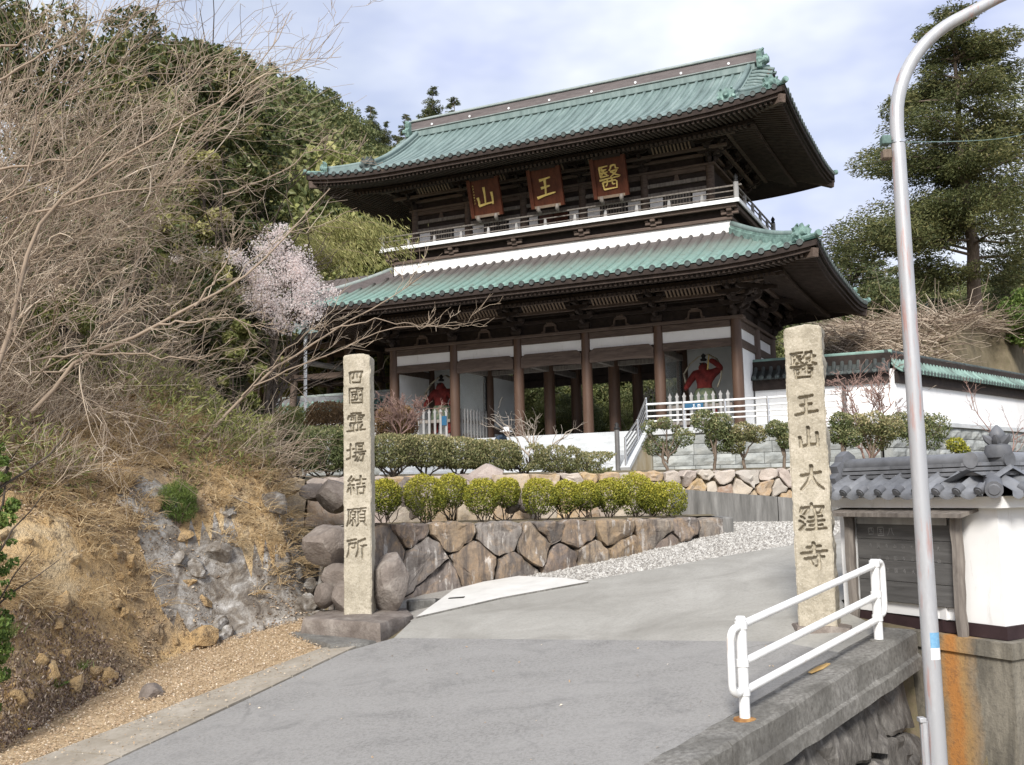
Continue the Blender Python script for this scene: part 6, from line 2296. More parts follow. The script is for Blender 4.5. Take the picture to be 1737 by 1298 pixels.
# open drain beside the slab
dr = onroad(735, 1020)
mb = MB()
mb.bbox(-.28, .26, -.22, .24, -.3, .012, .02)
o = mb.build('drain_opening', 'drain_dark', None, loc=(dr.x, dr.y + .1, road_z(dr.x, dr.y)))
o.rotation_euler = (0, 0, .5)
tag(o, kind='structure')
mb = MB()
mb.bbox(-.34, .10, -.06, .06, -.1, .06, .02)
o = mb.build('drain_kerb', 'concrete_old', None, loc=(dr.x - .05, dr.y - .22, road_z(dr.x, dr.y)))
o.rotation_euler = (0, 0, .55)
tag(o, kind='structure')

# ------------------------------------------------------------------ road coping and retaining walls on the right
cpg = empty('road_coping', edge_pt(-9, 0) + Vector((0, 0, road_z(*edge_pt(-9, 0)[:2]))), 0, 'weathered concrete coping along the road edge above the stone retaining wall', 'kerb')
o0 = cpg.location.copy()
segs = [(-9, -6.2), (-6.18, -3.3), (-3.28, .20)]
for t0, t1 in segs:
    mb = MB()
    n = 14
    vs, fs = [], []
    rnd_ = random.Random(int(t0 * 10))
    for i in range(n + 1):
        tt = t0 + (t1 - t0) * i / n
        for off, dz in ((.36, .012), (.03, .018), (0, -.01), (-.015, -.22), (-.05, -.24), (-.06, -.36), (.36, -.36)):
            p = edge_pt(tt, off)
            pe = edge_pt(tt, 0)
            vs.append(Vector((p.x, p.y, road_z(pe.x, pe.y) + dz + rnd_.uniform(-.008, .008))) - EDGE_N * rnd_.uniform(-.008, .008) - o0)
    for i in range(n):
        for k in range(7):
            fs.append((i * 7 + k, i * 7 + (k + 1) % 7, i * 7 + 7 + (k + 1) % 7, i * 7 + 7 + k))
    fs += [tuple(range(7)), tuple(n * 7 + k for k in reversed(range(7)))]
    mb.add(vs, fs)
    mb.build('coping_section', 'concrete_old', cpg)
RWP = [xy(edge_pt(-9, -.06)), xy(edge_pt(.1, -.06))]
rs = random.Random(21)
sds = []
s = .1
while s < 9.0:
    top = road_z(*edge_pt(-9 + s, 0)[:2]) - .36
    z = top - .22
    while z > -3.4:
        sds.append((s + rs.uniform(-.12, .12), z + rs.uniform(-.08, .08)))
        z -= rs.uniform(.42, .6)
    s += rs.uniform(.42, .62)
stone_wall('stone_retaining_wall', RWP, sds, lambda s: -3.4, lambda s: road_z(*edge_pt(-9 + s, 0)[:2]) - .35, 'battered retaining wall of dark schist stones under the road coping', 'schist', .3, .12, .012, .28, 'concrete_old', 5)
# concrete base under the hut, streaked with rust
m, t, b = newmat('rusty_concrete')
v = coords(t, 'Object', (1, 1, 1))
f1 = noise(t, coords(t, 'Object', (2.5, 2.5, .5)), 2.0, 6, 0.7, 0.6)
r_ = _ramp(t, [(0.3, (0.085, 0.078, 0.066)), (0.5, (0.165, 0.15, 0.12)), (0.7, (0.28, 0.255, 0.205))])
t.links.new(f1, r_.inputs['Fac'])
sx = t.nodes.new('ShaderNodeSeparateXYZ')
t.links.new(v, sx.inputs[0])
wob = noise(t, coords(t, 'Object', (1, 1, .45)), 3.2, 5, .7)
def band(c0, wd, amp):
    a = t.nodes.new('ShaderNodeMath'); a.operation = 'MULTIPLY_ADD'
    t.links.new(wob, a.inputs[0]); a.inputs[1].default_value = amp
    t.links.new(sx.outputs['X'], a.inputs[2])
    s_ = t.nodes.new('ShaderNodeMath'); s_.operation = 'SUBTRACT'
    t.links.new(a.outputs[0], s_.inputs[0]); s_.inputs[1].default_value = c0 + amp * .5
    ab = t.nodes.new('ShaderNodeMath'); ab.operation = 'ABSOLUTE'
    t.links.new(s_.outputs[0], ab.inputs[0])
    return rng(t, ab.outputs[0], wd * .35, wd, 1, 0)
c_ = mixc(t, band(1.60, .30, .35), r_.outputs['Color'], (0.38, 0.235, 0.10))
c_ = mixc(t, band(1.55, .13, .30), c_, (0.45, 0.20, 0.055))
f3 = noise(t, v, 22, 4, .75)
c_ = mixc(t, rng(t, f3, .5, .7, 0, .5), c_, (0.06, 0.055, 0.048))
t.links.new(c_, b.inputs['Base Color'])
b.inputs['Roughness'].default_value = .9
bump(t, b, f3, .5, .02)
HB_Z = -1.52
hd = (HUT_B - HUT_A).normalized()
hn = Vector((hd.y, -hd.x, 0))                 # outward normal of the board side
if hn.dot(Vector((-1, -.4, 0))) < 0: hn = -hn
h2n = Vector((HUT_D2.y, -HUT_D2.x, 0))
HC = HUT_B + HUT_D2 * 4.5
hb = empty('hut_base', Vector((HUT_A.x, HUT_A.y, HB_Z)), math.atan2(hd.y, hd.x), 'concrete base wall with an orange rust streak under the notice-board hut', 'wall')
def poly_prism(root, name, pts, z0, z1, mat):
    ang_ = -root.rotation_euler.z
    q = []
    for p in pts:
        x, y = p.x - root.location.x, p.y - root.location.y
        q.append((x * math.cos(ang_) - y * math.sin(ang_), x * math.sin(ang_) + y * math.cos(ang_)))
    mb = MB()
    mb.prism(q, (1, 0, 0), (0, 1, 0), (0, 0, 1), (0, 0, 0), z0 - root.location.z, z1 - root.location.z)
    return mb.build(name, mat, root)
A0 = HUT_A - hd * .30 + hn * .14
Bc = HUT_B + hn * .14 + hd * .16
C0 = HC + h2n * .16
poly_prism(hb, 'wall', [A0 - hn * .03, Bc - hn * .03 - hd * .03, C0 - h2n * .03, HC - h2n * 1.2 + HUT_D2 * 0, HUT_A - hn * 1.5 - hd * .3], -3.4, HB_Z - .16, 'rusty_concrete')
poly_prism(hb, 'cap', [A0, Bc, C0, HC - h2n * 1.2, HUT_A - hn * 1.5 - hd * .3], HB_Z - .16, HB_Z - .005, 'rusty_concrete')

# ------------------------------------------------------------------ notice-board hut
hut = empty('notice_board_hut', Vector((HUT_A.x, HUT_A.y, HB_Z)), math.atan2(hd.y, hd.x), 'white plastered notice-board wall with grey tile roof, turning a corner', 'hut')
def hl(p, z):
    q = local_pt(hut, Vector((p.x, p.y, z)))
    return q
L1h = (HUT_B - HUT_A).length
d2l = math.atan2(HUT_D2.y, HUT_D2.x) - hut.rotation_euler.z
Z0, ZE, ZR = 0.13, 1.34, 1.56
th_ = .46
poly_prism(hut, 'base_strip', [HUT_A + hn * .02 - hd * .01, HUT_B + hn * .02 + hd * .03, HC + h2n * .02, HC - h2n * th_, HUT_B - h2n * th_ - hn * .1 * 0 - hd * .25, HUT_A - hn * th_ - hd * .01], HB_Z, HB_Z + Z0, 'base_maroon')
poly_prism(hut, 'wall_body', [HUT_A, HUT_B, HC, HC - h2n * (th_ - .02), HUT_B - h2n * (th_ - .02) - hd * .22, HUT_A - hn * (th_ - .02)], HB_Z + Z0, HB_Z + ZE + .06, 'plaster')
# cornice under the eaves
poly_prism(hut, 'cornice', [HUT_A + hn * .10 - hd * .12, HUT_B + hn * .10 + hd * .13, HC + h2n * .12, HC - h2n * (th_ + .1), HUT_B - h2n * (th_ + .1) - hd * .3, HUT_A - hn * (th_ + .1) - hd * .12], HB_Z + ZE - .06, HB_Z + ZE + .055, 'plaster')
def hut_roof(p0, p1, nrm, ext0, ext1, tag_):
    """tiled slope along p0-p1 on the outer side, ridge on the centre line"""
    d = (p1 - p0).normalized()
    L_ = (p1 - p0).length
    cen = -nrm * (th_ / 2)
    ov = .24
    def P(s, k, dz=0):      # k 0 eave .. 1 ridge
        q = p0 + d * s + nrm * (ov * (1 - k)) + cen * k
        return hl(q, HB_Z + ZE + .06 + (ZR - ZE) * (k ** .85) + dz)
    for side_, f_ in (('o', lambda s, k, dz=0: P(s, k, dz)), ('i', lambda s, k, dz=0: hl(p0 + d * s - nrm * ((th_ + ov) * (1 - k)) + cen * k, HB_Z + ZE + .06 + (ZR - ZE) * (k ** .85) + dz))):
        s0, s1 = -ext0, L_ + ext1
        n = max(2, int(round((s1 - s0) / .255)))
        st = (s1 - s0) / n
        for i in range(n):
            # one wavy pan tile with its roll
            mb = MB()
            vs, fs = [], []
            nx_, nk = 9, 4
            for j in range(nk + 1):
                k = j / nk
                for q in range(nx_ + 1):
                    x = q / nx_
                    wave = .052 * (math.sin(math.pi * min(1, x / .72)) * -.55 if x < .72 else math.sin(math.pi * (x - .72) / .28) * .9)
                    vs.append(f_(s0 + st * (i + x), k, wave + .05))
            for j in range(nk):
                for q in range(nx_):
                    a = j * (nx_ + 1) + q
                    fs.append((a, a + 1, a + nx_ + 2, a + nx_ + 1))
            m0 = len(vs)
            for q in range(nx_ + 1):
                vs.append(vs[q] - Vector((0, 0, .055)))
            for q in range(nx_):
                fs.append((q, m0 + q, m0 + q + 1, q + 1))
            mb.add(vs, fs)
            mb.build('roof_tile', 'tile_grey', hut, True)
            if side_ == 'o':
                c0 = f_(s0 + st * (i + .86), 0, .055)
                c1 = f_(s0 + st * (i + .86), .12, .055)
                dr_ = (c0 - c1).normalized()
                mb = MB()
                mb.tube([c1, c0 + dr_ * .02], .052, 12)
                mb.tube([c0 + dr_ * .02, c0 + dr_ * .026], [.034, .030], 10)
                mb.build('round_end_tile', 'tile_orn', hut, 'auto')
    # flat underside
    mb = MB()
    a, b_, c, dd = P(-ext0 + .02, 0, -.005), P(L_ + ext1 - .02, 0, -.005), hl(p0 + d * (L_ + ext1 - .02) - nrm * (th_ + ov), HB_Z + ZE + .055), hl(p0 - d * (ext0 - .02) - nrm * (th_ + ov), HB_Z + ZE + .055)
    mb.add([a, b_, c, dd], [(0, 1, 2, 3)])
    mb.build('eave_board', 'plaster', hut)
    # ridge courses: stacked flat tiles and a round cap
    for k in range(3):
        n = max(2, int(L_ / .62))
        for i in range(n):
            mb = MB()
            w = .15 - .018 * k
            s0, s1 = -.02 + (L_ + ext1 * .4) * i / n, -.02 + (L_ + ext1 * .4) * (i + 1) / n - .006
            z0_, z1_ = HB_Z + ZR + .045 + .048 * k, HB_Z + ZR + .045 + .048 * k + .036
            cs = [hl(p0 + d * s_ + cen + nrm * w_, z_) for z_ in (z0_, z1_) for s_, w_ in ((s0, w), (s1, w), (s1, -w), (s0, -w))]
            mb.add(cs, [(3, 2, 1, 0), (4, 5, 6, 7), (0, 1, 5, 4), (1, 2, 6, 5), (2, 3, 7, 6), (3, 0, 4, 7)])
            mb.build('ridge_tile', 'tile_grey', hut)
    mb = MB()
    mb.tube([hl(p0 + d * s_ + cen, HB_Z + ZR + .20) for s_ in (-.03, L_ * .5, L_ + ext1 * .35)], .085, 12)
    mb.build('ridge_cap_tile', 'tile_grey', hut, 'auto')
hut_roof(HUT_A, HUT_B, hn, .14, .04, 1)
hut_roof(HUT_B, HC, h2n, .10, .1, 2)
# gargoyle tile at the left ridge end
mb = MB()
pe = hl(HUT_A - hn * (th_ / 2) - hd * .06, HB_Z + ZR + .08)
poly = [(-.20, -.13), (-.24, -.02), (-.17, .04), (-.2, .12), (-.12, .17), (-.1, .24), (0, .30), (.1, .24), (.12, .17), (.2, .12), (.17, .04), (.24, -.02), (.20, -.13)]
mb.prism(poly, (0, 1, 0), (0, 0, 1), (1, 0, 0), pe, -.09, .03)
mb.tube([pe + Vector((-.08, 0, .1)), pe + Vector((-.15, 0, .1))], [.1, .07], 10)
mb.build('ridge_end_tile', 'tile_orn', hut, 'auto')
# corner finial: bowl with petals and a jewel
fb = hl(HUT_B - hn * (th_ / 2) - h2n * .06 - hd * .05, HB_Z + ZR + .22)
mb = MB()
mb.lathe([(.12, 0), (.135, .05), (.12, .12), (.06, .15)], fb.x, fb.y, 16, fb.z)
mb.lathe([(.045, .14), (.075, .19), (.08, .235), (.05, .285), (.01, .33)], fb.x, fb.y, 14, fb.z)
for k in range(6):
    a = k * math.pi / 3
    dv = Vector((math.cos(a), math.sin(a), 0))
    mb.tube([fb + Vector((0, 0, .15)) + dv * .05, fb + Vector((0, 0, .19)) + dv * .10, fb + Vector((0, 0, .23)) + dv * .145], [.045, .04, .008], 6)
mb.build('finial', 'tile_orn', hut, 'auto')
mb = MB()
c0 = hl(HUT_B + hn * .24 + h2n * .16, HB_Z + ZE + .12)
c1 = hl(HUT_B - hn * .1 - h2n * .1, HB_Z + ZR)
mb.tube([c1, c0], .085, 12)
mb.tube([c0, c0 + (c0 - c1).normalized() * .01], [.06, .05], 10)
mb.build('corner_tile', 'tile_orn', hut, 'auto')
# ------------------------------------------------------------------ the notice board on the hut
nbd = empty('notice_board', Vector((HUT_A.x, HUT_A.y, HB_Z)) + hn * .003, math.atan2(hd.y, hd.x), 'weathered grey wooden notice board with a small shelf roof on the white hut', 'notice board')
on = local_pt(nbd, nbd.location + hn)         # outward in local axes
sgn = 1 if on.y > 0 else -1
def nb_box(name, x0, x1, y0, y1, z0, z1, mat, b=.01, parent=None):
    mb = MB()
    a, c = sorted((sgn * y0, sgn * y1))
    mb.bbox(x0, x1, a, c, z0, z1, b)
    return mb.build(name, mat, parent or nbd)
X0, X1 = .28, 1.66
for k in range(4):
    zz0 = .26 + k * .225
    nb_box('board_plank', X0 + .02, X1 - .02, .02, .045 + .004 * (k % 2), zz0, zz0 + .222, 'board_wood', .004)
nb_box('header_strip', X0 + .05, X1 - .1, .05, .07, 1.10, 1.20, 'wood_pale', .004)
for x in (X0 - .05, X1 + .02):
    mb = MB()
    rnd_ = random.Random(int(x * 100))
    pts = [(x + rnd_.uniform(-.012, .012), sgn * (.085 + rnd_.uniform(-.008, .008)), z) for z in np.linspace(.02 if x < 1 else -.07, 1.22, 9)]
    mb.tube(pts, [.05, .062, .058, .062, .06, .064, .06, .062, .062], 7)
    mb.build('post', 'wood_grey', nbd, 'auto')
mb = MB()
a, c = sgn * .0, sgn * .26
vs = []
nx_ = 12
for i in range(nx_ + 1):
    x = X0 - .22 + (X1 - X0 + .46) * i / nx_
    j1 = random.uniform(-.012, .012)
    vs += [(x, a, 1.28), (x, c + sgn * j1, 1.225), (x, c + sgn * j1, 1.185), (x, a, 1.245)]
fs = []
for i in range(nx_):
    for k in range(4):
        fs.append((i * 4 + k, i * 4 + (k + 1) % 4, i * 4 + 4 + (k + 1) % 4, i * 4 + 4 + k))
fs += [(0, 1, 2, 3), tuple(nx_ * 4 + k for k in (3, 2, 1, 0))]
mb.add(vs, fs)
mb.build('shelf_roof', 'wood_grey', nbd)
mb = MB()
yb = sgn * .046
wa_ = 1 if sgn < 0 else -1
for ch, x, z, s_ in (('四', .52, 1.02, .11), ('国', .66, 1.02, .11), ('八', .80, 1.02, .11)):
    mb = MB()
    kanji_mesh(mb, ch, (x, sgn * .05, z), (1, 0, 0), (0, 0, 1), (0, sgn, 0), s_, 13, .002)
    mb.build('faded_character', 'board_faded', nbd)
mb = MB()
for k in range(26):
    ch = random.choice('王大山寺国四')
    kanji_mesh(mb, ch, (.5 + (k % 9) * .115, sgn * .05, .86 - (k // 9) * .13), (1, 0, 0), (0, 0, 1), (0, sgn, 0), .05, 9, .001)
mb.build('faded_lettering', 'board_faded', nbd)['kind'] = 'stuff'

# ------------------------------------------------------------------ white pipe guard rail
P1, P2 = onroad(1264, 1222), onroad(1491, 1088)
gr = empty('guard_rail', P1, 0, 'white painted steel pipe guard rail standing on the road coping', 'guard rail')
dirv = (P2 - P1)
def g_(f, h, side_=0.0):
    return dirv * f + Vector((0, 0, h))
Lr = Vector((dirv.x, dirv.y, 0)).length
for f, hh in ((0, .83), (1, .80)):
    mb = MB()
    mb.tube([g_(f, -.02), g_(f, hh)], .046, 14)
    mb.tube([g_(f, hh), g_(f, hh + .025)], [.05, .035], 14)
    for h in (.78, .47, .235):
        mb.tube([g_(f, h - .03), g_(f, h + .03)], .054, 14)
    mb.build('post', 'white_paint', gr, 'auto')
    mb = MB()
    mb.lathe([(.10, .0), (.095, .018), (.05, .022)], 0, 0, 14)
    o = mb.build('base_plate', 'rust' if f == 0 else 'concrete_old', gr, False, g_(f, 0))
for h in (.78, .47, .235):
    mb = MB()
    mb.tube([g_(0.01, h), g_(.99, h - .015)], .035, 12)
    mb.build('rail', 'white_paint', gr, 'auto')
for f0, sg in ((0, -1), (1, 1)):
    mb = MB()
    ex = sg * .17 / Lr
    h0, h1 = .775, .245
    pts = []
    for a in np.linspace(90, 0, 6):
        pts.append(g_(f0 + ex * (1 - .45 + .45 * math.cos(math.radians(a))), h0 - .09 + .09 * math.sin(math.radians(a))))
    for a in np.linspace(0, -90, 6):
        pts.append(g_(f0 + ex * (1 - .45 + .45 * math.cos(math.radians(a))), h1 + .09 + .09 * math.sin(math.radians(a))))
    pts = [g_(f0, h0)] + pts + [g_(f0, h1)]
    mb.tube(pts, .033, 10)
    mb.build('end_loop', 'white_paint', gr, 'auto')

# ------------------------------------------------------------------ lamp pole
m, t, b = newmat('pole_paint')
v = coords(t, 'Object', (1, 1, 1))
f1 = noise(t, coords(t, 'Object', (5, 5, .5)), 2.4, 5, .7)
c_ = mixc(t, rng(t, f1, .55, .66, 0, .75), (0.42, 0.43, 0.45), (0.46, 0.24, 0.20))
f2 = noise(t, coords(t, 'Object', (3, 3, .8)), 3, 5, .7)
c_ = mixc(t, rng(t, f2, .5, .7, 0, .5), c_, (0.56, 0.57, 0.59))
t.links.new(c_, b.inputs['Base Color'])
b.inputs['Roughness'].default_value = .45
b.inputs['Metallic'].default_value = .25
POLE = Vector((3.70, 9.3, -3.35))
pole = empty('street_lamp', POLE, 0, 'tall grey steel lamp pole with peeling reddish paint and curved top', 'lamp pole')
mb = MB()
pts, rad = [], []
for z in np.linspace(0, 6.75, 14):
    pts.append((0, 0, z)); rad.append(.082 - .0026 * z)
cxr, R_ = 1.15, 1.15
for a in np.linspace(8, 62, 12):
    pts.append((cxr - R_ * math.cos(math.radians(a)), 0.0, 6.75 + R_ * math.sin(math.radians(a)))); rad.append(.0645 - a * .0001)
lastd = Vector((math.sin(math.radians(62)), 0, math.cos(math.radians(62))))
pl_ = Vector(pts[-1])
for q in (.5, 1.2, 1.9):
    pts.append(pl_ + lastd * q - Vector((0, 0, .12 * q * q * .4))); rad.append(.058 - q * .006)
mb.tube(pts, rad, 20)
mb.build('pole', 'pole_paint', pole, 'auto')
mb = MB()
hp = Vector(pts[-1])
mb.tube([hp, hp + Vector((.15, 0, .03)), hp + Vector((.6, 0, .02)), hp + Vector((.75, 0, 0))], [.07, .12, .12, .05], 12)
mb.build('lamp_head', 'pole_paint', pole, 'auto')
def pole_z(py): return at(1560, py, 9.3).z - POLE.z
def wrap(name, z0, z1, a0, a1, mat, r=.0):
    mb = MB()
    vs, fs = [], []
    n = 8
    for z in (z0, z1):
        rr_ = .082 - .0026 * z + .0022 + r
        for i in range(n + 1):
            a = math.radians(a0 + (a1 - a0) * i / n)
            vs.append((rr_ * math.cos(a), rr_ * math.sin(a), z))
    for i in range(n):
        fs.append((i, i + 1, n + 2 + i, n + 1 + i))
    mb.add(vs, fs)
    return mb.build(name, mat, pole, True)
wrap('sticker', pole_z(1098), pole_z(1072), -112, -40, 'sticker_blue')
wrap('sticker', pole_z(1118), pole_z(1098), -112, -40, 'sticker_white')
wrap('clamp_band', pole_z(243), pole_z(238), 0, 360, 'steel', .006)
mb = MB()
mb.tube([(-.115, -.02, pole_z(1298) - .8), (-.115, -.02, pole_z(1222))], .035, 8)
mb.bbox(-.16, -.10, -.06, .02, pole_z(1224), pole_z(1216), .004)
mb.build('conduit', 'pole_paint', pole, 'auto')
for nm, z, mt in (('cable_box', pole_z(238), 'copper_orn'), ('cable_box', pole_z(262), 'bark')):
    mb = MB()
    mb.bbox(-.16, -.075, -.05, .04, z - .045, z + .045, .01)
    mb.build(nm, mt, pole)
mb = MB()
cz = pole_z(241)
endw = local_pt(pole, at(1780, 208, 30))
st = Vector((.08, 0, cz))
pts = [st.lerp(endw, q) - Vector((0, 0, .18 * math.sin(math.pi * q))) for q in np.linspace(0, 1, 12)]
mb.tube(pts, .005, 5)
mb.build('cable', 'copper_orn', pole)
# a fallen strip of bamboo sheath on the road
lf = onroad(1390, 1138)
mb = MB()
mb.add([(-.17, -.02, 0), (.02, -.035, .015), (.17, -.02, .03), (.20, .0, .02), (.17, .02, .03), (.02, .035, .02), (-.17, .02, .005), (-.17, -.02, -.004), (.02, -.035, .008), (.17, -.02, .02), (.17, .02, .02), (.02, .035, .01), (-.17, .02, 0)],
       [(0, 1, 5, 6), (1, 2, 4, 5), (2, 3, 4), (7, 12, 11, 8), (8, 11, 10, 9), (0, 7, 8, 1), (1, 8, 9, 2), (5, 11, 12, 6), (4, 10, 11, 5), (0, 6, 12, 7), (2, 9, 3), (3, 10, 4), (9, 10, 3)])
basic('sheath', [(0.3, (0.40, 0.24, 0.08)), (0.7, (0.58, 0.40, 0.17))], 8, rough=0.7)
o = mb.build('bamboo_sheath', 'sheath', None, loc=(lf.x, lf.y, road_z(lf.x, lf.y) + .012))
o.rotation_euler = (0, -.05, .75)
tag(o, 'curled orange strip of dry bamboo sheath lying on the asphalt', 'leaf')
# ------------------------------------------------------------------ vegetation helpers
NP = np.random.default_rng(77)
_RX, _RY, _RZ = np.array(RX), np.array(RY), np.array(RZ)
def project(P):
    P = np.asarray(P, float)
    z = -(P @ _RZ)
    z = np.where(z > .05, z, np.nan)
    return PW / 2 + F_PX * (P @ _RX) / z, PH / 2 - F_PX * (P @ _RY) / z
def hit(px, py, t0=5.0, t1=60.0):
    """first point where the ray through a pixel meets the terrain"""
    r0 = ray(px, py)
    r0 = r0 / r0.y
    ys = np.arange(t0, t1, .05)
    P = np.array(r0)[None] * ys[:, None]
    below = P[:, 2] < H(P[:, 0], P[:, 1])
    i = int(np.argmax(below)) if below.any() else len(ys) - 1
    return Vector(P[i])
def hz_(x, y):
    return float(H(np.array([x]), np.array([y]))[0])
def unit(a):
    return a / (np.linalg.norm(a, axis=-1, keepdims=True) + 1e-9)
def leaf_arrays(C, size, aspect=.5, nrm=None, spread=1.0, droop=0.0, rnd=None, r=NP, axis=None):
    """diamond leaves at C (n,3): returns V, F, rnd"""
    n = len(C)
    D = unit(r.normal(size=(n, 3))) if axis is None else unit(axis + spread * r.normal(size=(n, 3)) * .5)
    D[:, 2] -= droop
    D = unit(D)
    A = unit(r.normal(size=(n, 3))) if nrm is None else unit(nrm + spread * r.normal(size=(n, 3)) * .6)
    S = unit(np.cross(D, A))
    s = size * r.uniform(.65, 1.35, (n, 1))
    w = s * aspect
    N2 = np.cross(S, D)
    V = np.stack([C - D * s * .5, C + S * w * .5 + N2 * s * .08 - D * s * .05, C + D * s * .5, C - S * w * .5 + N2 * s * .08 - D * s * .05], 1)
    F = np.arange(n * 4).reshape(n, 4)
    rn = r.uniform(0, 1, n) if rnd is None else rnd
    return V.reshape(-1, 3), F, np.repeat(rn, 4)
def leaves_obj(name, C, size, mat, parent=None, loc=None, **kw):
    V, F, rn = leaf_arrays(np.asarray(C), size, **kw)
    if loc is not None:
        V = V - np.array(loc)
    return mobj(name, fastmesh(name, V, F, mat, False, rn), parent, None)
def stems(P0, D, L_, r0, r1, n=5, k=4, bend=None, wob=.08, r=NP):
    """tapered curved tubes; returns points (N,n,3), V, F"""
    N = len(P0)
    D = unit(np.asarray(D, float))
    L_ = np.broadcast_to(np.asarray(L_, float), (N,))
    tt = np.linspace(0, 1, n)
    pts = P0[:, None, :] + D[:, None, :] * (L_[:, None] * tt[None])[..., None]
    if bend is not None:
        pts = pts + np.asarray(bend)[:, None, :] * (L_[:, None] * tt[None] ** 2)[..., None]
    w = r.normal(size=(N, n, 3)) * (wob * L_)[:, None, None] / n
    w[:, 0] = 0
    pts = pts + np.cumsum(w, 1)
    T = np.gradient(pts, axis=1)
    T = unit(T)
    ref = np.array([.31, .22, .92])
    X = np.cross(T, ref)
    X = unit(X)
    Y = np.cross(T, X)
    rr_ = (np.broadcast_to(np.asarray(r0, float), (N,))[:, None] * (1 - tt) + np.broadcast_to(np.asarray(r1, float), (N,))[:, None] * tt)
    an = 2 * np.pi * np.arange(k) / k
    ring = X[:, :, None, :] * np.cos(an)[None, None, :, None] + Y[:, :, None, :] * np.sin(an)[None, None, :, None]
    V = pts[:, :, None, :] + ring * rr_[:, :, None, None]
    i = np.arange(n - 1)[:, None] * k
    j = np.arange(k)[None]
    f = np.stack([i + j, i + (j + 1) % k, i + k + (j + 1) % k, i + k + j], -1).reshape(-1, 4)
    F = (f[None] + (np.arange(N) * n * k)[:, None, None]).reshape(-1, 4)
    return pts, V.reshape(-1, 3), F
class Acc:
    def __init__(s): s.V, s.F, s.R, s.n = [], [], [], 0
    def add(s, V, F, R=None):
        s.V.append(V); s.F.append(F + s.n); s.n += len(V)
        s.R.append(np.full(len(V), .5) if R is None else R)
    def obj(s, name, mat, parent=None, loc=None, smooth=True):
        V = np.vstack(s.V)
        if loc is not None: V = V - np.array(loc)
        return mobj(name, fastmesh(name, V, np.vstack(s.F), mat, smooth, np.concatenate(s.R)), parent, None)
def branch_out(pts, m, lenf, ang, r=NP, lo=.25, hi=1.0, up=.2, bias=(0, 0, 0), Lpar=None, jit=.4):
    """start points, directions and lengths of m side shoots on each parent polyline"""
    N, n, _ = pts.shape
    tpos = r.uniform(lo, hi, (N, m)) * (n - 1)
    i = np.minimum(tpos.astype(int), n - 2)
    f = (tpos - i)[..., None]
    a = np.take_along_axis(pts, i[..., None].repeat(3, -1), 1)
    b_ = np.take_along_axis(pts, (i + 1)[..., None].repeat(3, -1), 1)
    P = a + (b_ - a) * f
    T = unit(b_ - a)
    rnd_ = unit(r.normal(size=(N, m, 3)))
    side = unit(rnd_ - T * np.sum(rnd_ * T, -1, keepdims=True))
    an = ang * r.uniform(.6, 1.3, (N, m, 1))
    D = T * np.cos(an) + side * np.sin(an) + np.array([0, 0, up]) + np.array(bias)
    Lp = np.linalg.norm(np.diff(pts, axis=1), axis=-1).sum(1)
    Ls = Lp[:, None] * lenf * r.uniform(1 - jit, 1 + jit, (N, m)) * (1.15 - .5 * tpos / (n - 1))
    return P.reshape(-1, 3), unit(D).reshape(-1, 3), Ls.reshape(-1)
def bare_tree(base, dirs, L0, r0, label, group=None, levels=((7, .55, .55), (6, .5, .6), (5, .45, .7)), mat='bark_pale', bias=(0, 0, 0), up=.15, seed=1, name='bare_tree', rmin=.004, wob=.35, cat='tree', kk=4):
    r = np.random.default_rng(seed)
    e = empty(name, base, 0, label, cat, group)
    P0 = np.repeat(np.array(base)[None], len(dirs), 0)
    bend = np.tile(np.array([[0, 0, -.05]]), (len(dirs), 1)) + np.array(bias) * .3
    pts, V, F = stems(P0, np.array(dirs, float), L0 * r.uniform(.85, 1.15, len(dirs)), r0, r0 * .35, 8, 6, bend, wob, r)
    A = Acc(); A.add(V, F, np.full(len(V), .5))
    A.obj('trunk', mat, e, base)
    B = Acc()
    rr0 = r0 * .5
    for li, (m_, lf, an) in enumerate(levels):
        P, D, Ls = branch_out(pts, m_, lf, an, r, .2 if li else .15, 1.0, up, bias)
        pts, V, F = stems(P, D, Ls, max(rr0, rmin * 1.4), max(rr0 * .4, rmin), 6 if li < 2 else 4, kk if li < 1 else 3, np.tile(np.array([[0, 0, -.08]]), (len(P), 1)), wob, r)
        B.add(V, F, np.repeat(r.uniform(.15, 1, len(P)), len(V) // len(P)))
        rr0 *= .42
    B.obj('twigs', mat, e, base)['kind'] = 'stuff'
    return e, pts

ORD = 'first second third fourth fifth sixth seventh eighth ninth tenth eleventh twelfth'.split()
